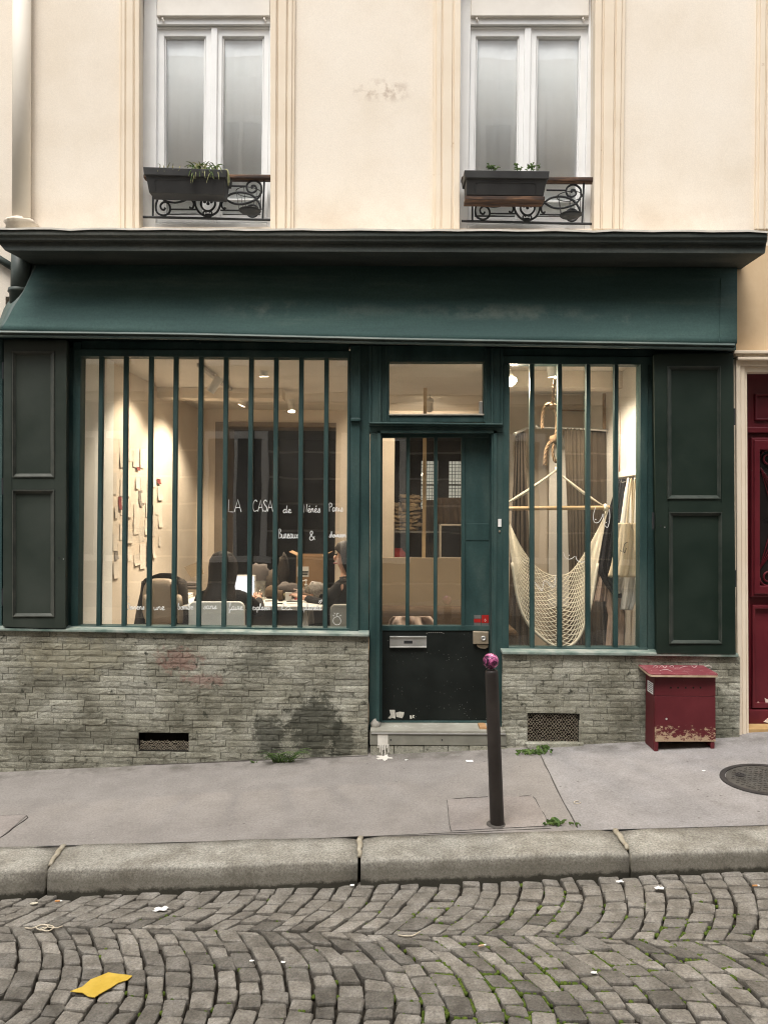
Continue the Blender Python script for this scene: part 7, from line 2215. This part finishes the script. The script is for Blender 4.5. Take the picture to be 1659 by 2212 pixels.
for px, py, rx_, rz_, m_, nm, lab, ct in ((560, 1215, 0.10, 0.13, grey_c, 'dark_bag', 'dark bag standing on the table behind the clear jug', 'bag'), (592, 1228, 0.08, 0.10, velvet2, 'brown_bag', 'brown soft bag on the table left of the cardboard box', 'bag'),
                                     (612, 1200, 0.05, 0.17, jk, 'black_roll', 'tall black fabric roll standing behind the brown soft bag', 'fabric roll')):
    c_ = at(px, py, 1.72)
    mb = MB(); mb.ellipsoid((c_.x, 1.72, 1.0 + rz_ * 0.95), (rx_, 0.09, rz_), 14, 10, 0.35, 0.8); simple(nm, lab, ct, mb, m_)
bs = thing('leaning_board', at(423, 1240, 1.45), 'pale leaning board on the desk end behind the printer', 'board')
mb = MB(); mb.slab([(398, 1225), (412, 1248), (440, 1240), (432, 1212)], 1.40, 1.42); mb.build('sheet', board_m, bs)
# ------------------------------------------------------------------ people at the desk
skin_m = M('skin', [(0.46, 0.27, 0.19), (0.54, 0.33, 0.24)], 8, 0.55, 0)
black_c = M('black_knit', [(0.010, 0.010, 0.011), (0.020, 0.019, 0.020)], 8, 0.95, 0.2, 300, 0.001)
hair_m = M('dark_hair', [(0.006, 0.004, 0.003), (0.020, 0.012, 0.008)], 26, 0.6, 0.5, 160, 0.003, stretch=(1, 1, 0.12))
jeans_m = M('dark_jeans', [(0.02, 0.022, 0.03), (0.035, 0.038, 0.05)], 8, 0.95, 0.2, 200)
def skin_mesh(name, verts, edges, root, m, parent, levels=2):
    me = bpy.data.meshes.new(name)
    org = WLOC[parent]
    me.from_pydata([tuple(Vector(p) - org) for p, r in verts], edges, [])
    o = bpy.data.objects.new(name, me); COL.objects.link(o)
    o.parent = parent; WLOC[o] = org.copy()
    sk = o.modifiers.new('skin', 'SKIN'); sk.use_smooth_shade = True
    o.modifiers.new('subdivision', 'SUBSURF').levels = levels
    o.modifiers['subdivision'].render_levels = levels
    bpy.context.view_layer.update()
    lay = me.skin_vertices[0].data if me.skin_vertices else None
    if lay is None:
        bpy.context.view_layer.objects.active = o
        bpy.ops.mesh.customdata_skin_add()
        lay = me.skin_vertices[0].data
    for i, (p, r) in enumerate(verts):
        rr_ = r if isinstance(r, tuple) else (r, r)
        lay[i].radius = rr_
        lay[i].use_root = (i == root)
    me.materials.append(m)
    return o
def person(base, yaw, label, handL, handR, hair_rows, scale=1.0, head_turn=0.0):
    """seated figure; local frame faces +Y; base is the floor point under the pelvis"""
    base = Vector(base)
    root = thing('person', base, label, 'person')
    rot = Matrix.Rotation(yaw, 3, 'Z')
    def W(p): return base + rot @ (Vector(p) * scale)
    seat = 0.47
    def loc(p): return p
    hl, hr = Vector(handL), Vector(handR)
    shl, shr = Vector((-0.165, 0.02, 0.985)), Vector((0.165, 0.02, 0.985))
    def elbow(s_, h, out):
        m_ = (s_ + h) / 2
        return m_ + Vector((out, -0.06, -0.10))
    el, er = elbow(shl, hl, -0.08), elbow(shr, hr, 0.08)
    V, E = [], []
    def add(p, r, to=None):
        V.append((W(p), r if not isinstance(r, tuple) else r)); i = len(V) - 1
        if to is not None: E.append((to, i))
        return i
    # bare body: head, neck, torso, arms, hands with five fingers
    pv = add((0, 0, seat + 0.09), 0.12); w1_ = add((0, 0.01, 0.70), 0.10, pv); ch = add((0, 0.01, 0.90), 0.12, w1_); nb_ = add((0, 0.0, 1.03), 0.062, ch)
    nk = add((0, 0.01, 1.10), 0.048, nb_); jw = add((0, 0.04, 1.16), 0.066, nk); hd_ = add((0, 0.025, 1.235), 0.083, jw); ht_ = add((0, 0.02, 1.30), 0.055, hd_)
    for s_, e_, h, sg in ((shl, el, hl, -1), (shr, er, hr, 1)):
        a = add(s_, 0.05, ch); b = add(e_, 0.038, a); c = add(h, 0.026, b)
        d_ = (h - e_).normalized()
        palm = add(h + d_ * 0.05 , (0.034, 0.016), c)
        side = d_.cross(Vector((0, 0, 1))).normalized()
        for k, (off, ln) in enumerate(((-0.027, 0.065), (-0.009, 0.078), (0.009, 0.074), (0.027, 0.058))):
            r0 = add(h + d_ * 0.085 + side * off, 0.009, palm)
            m1 = add(h + d_ * (0.085 + ln * 0.55) + side * off * 1.15 + Vector((0, 0, 0.008)), 0.008, r0)
            add(h + d_ * (0.085 + ln) + side * off * 1.2 + Vector((0, 0, -0.012)), 0.007, m1)
        th0 = add(h + d_ * 0.03 - side * sg * 0.035, 0.011, c)
        add(h + d_ * 0.07 - side * sg * 0.052, 0.009, th0)
    for sg in (-1, 1):
        hp = add((sg * 0.09, 0.03, seat + 0.08), 0.09, pv); kn = add((sg * 0.11, 0.43, seat + 0.07), 0.062, hp); an_ = add((sg * 0.11, 0.40, 0.09), 0.042, kn); add((sg * 0.11, 0.54, 0.035), 0.034, an_)
    skin_mesh('body', V, E, pv, skin_m, root)
    # face: nose, ears
    mb = MB()
    mb.ellipsoid(W((0, 0.118, 1.20)), (0.014, 0.02, 0.022), 10, 6)
    mb.build('nose', skin_m, root, smooth=True)
    for sg in (-1, 1):
        mb = MB(); mb.ellipsoid(W((sg * 0.083, 0.015, 1.21)), (0.012, 0.018, 0.030), 10, 6); mb.build('ear', skin_m, root, smooth=True)
        mb = MB(); mb.ellipsoid(W((sg * 0.033, 0.092, 1.232)), (0.013, 0.010, 0.008), 10, 6); mb.build('eye', iron, root, smooth=True)
    mb = MB(); mb.ellipsoid(W((0, 0.106, 1.155)), (0.026, 0.010, 0.008), 10, 6); mb.build('mouth', M('lips', [(0.42, 0.15, 0.13), (0.48, 0.19, 0.17)], 8, 0.5, 0), root, smooth=True)
    # jumper
    V, E = [], []
    pv = add((0, 0, seat + 0.06), 0.15); w1_ = add((0, 0.0, 0.70), 0.125, pv); ch = add((0, 0.0, 0.90), 0.145, w1_); nb_ = add((0, 0.0, 1.015), 0.085, ch); add((0, 0.01, 1.065), 0.058, nb_)
    for s_, e_, h in ((shl, el, hl), (shr, er, hr)):
        a = add(s_, 0.068, ch); b = add(e_, 0.052, a); add(e_.lerp(h, 0.93), 0.036, b)
    skin_mesh('jumper', V, E, pv, black_c, root)
    V, E = [], []
    pv = add((0, 0, seat + 0.07), 0.15)
    for sg in (-1, 1):
        hp = add((sg * 0.10, 0.06, seat + 0.08), 0.10, pv); kn = add((sg * 0.115, 0.44, seat + 0.07), 0.074, hp); add((sg * 0.11, 0.40, 0.12), 0.058, kn)
    skin_mesh('trousers', V, E, pv, jeans_m, root)
    for sg in (-1, 1):
        mb = MB(); mb.ellipsoid(W((sg * 0.11, 0.47, 0.045)), (0.05, 0.13, 0.045) if abs(sin(yaw)) < 0.5 else (0.13, 0.05, 0.045), 12, 8); mb.build('shoe', iron, root, smooth=True)
    # hair: lofted strands-grooved shell
    mb = MB(); rows = []
    for (z, ry, rx_, cy_) in hair_rows:
        row = []
        for k in range(41):
            a = 2 * pi * k / 40
            g = 1 + 0.035 * sin(a * 17 + z * 9) + 0.02 * sin(a * 31 + z * 23) + 0.05 * mnoise.noise(Vector((cos(a) * 2, sin(a) * 2, z * 5)))
            y_ = cy_ + sin(a) * ry * g
            if sin(a) > 0 and z < 1.27: y_ = min(y_, cy_ + ry * 0.12)
            row.append(W((cos(a) * rx_ * g, y_, z)))
        rows.append(row)
    mb.grid(rows)
    mb.f.append(tuple(range(len(mb.v) - 41, len(mb.v))))
    mb.build('hair', hair_m, root, smooth=True)
    return root
long_hair = [(0.82, 0.035, 0.085, -0.13), (0.86, 0.045, 0.105, -0.13), (0.95, 0.055, 0.125, -0.12), (1.02, 0.065, 0.125, -0.10), (1.08, 0.085, 0.105, -0.04), (1.15, 0.105, 0.108, 0.0), (1.22, 0.112, 0.110, 0.015), (1.28, 0.105, 0.100, 0.015), (1.33, 0.078, 0.072, 0.012), (1.35, 0.035, 0.03, 0.01)]
pw_ = at(478, 1400, 0.45)
zoff = at(475, 1191, 0.45).z - (FZ + 1.35)
person((pw_.x, 0.47, FZ + zoff), 0.0, 'person with long dark hair in a black jumper seen from behind at the desk', (-0.13, 0.42, DZ + 0.03 - FZ - zoff), (0.20, 0.50, DZ + 0.03 - FZ - zoff), long_hair)
p2x = at(752, 1200, 1.05)
zo2 = at(740, 1168, 1.05).z - (FZ + 1.35)
person((p2x.x, 1.05, FZ + zo2), radians(75), 'person in black with dark hair facing the desk beside the window stile', (-0.10, 0.36, DZ + 0.03 - FZ - zo2), (0.14, 0.36, DZ + 0.03 - FZ - zo2),
       [(1.02, 0.07, 0.10, -0.05), (1.08, 0.09, 0.105, -0.03), (1.15, 0.105, 0.108, 0.0), (1.22, 0.112, 0.110, 0.015), (1.28, 0.105, 0.100, 0.015), (1.33, 0.078, 0.072, 0.012), (1.35, 0.035, 0.03, 0.01)])
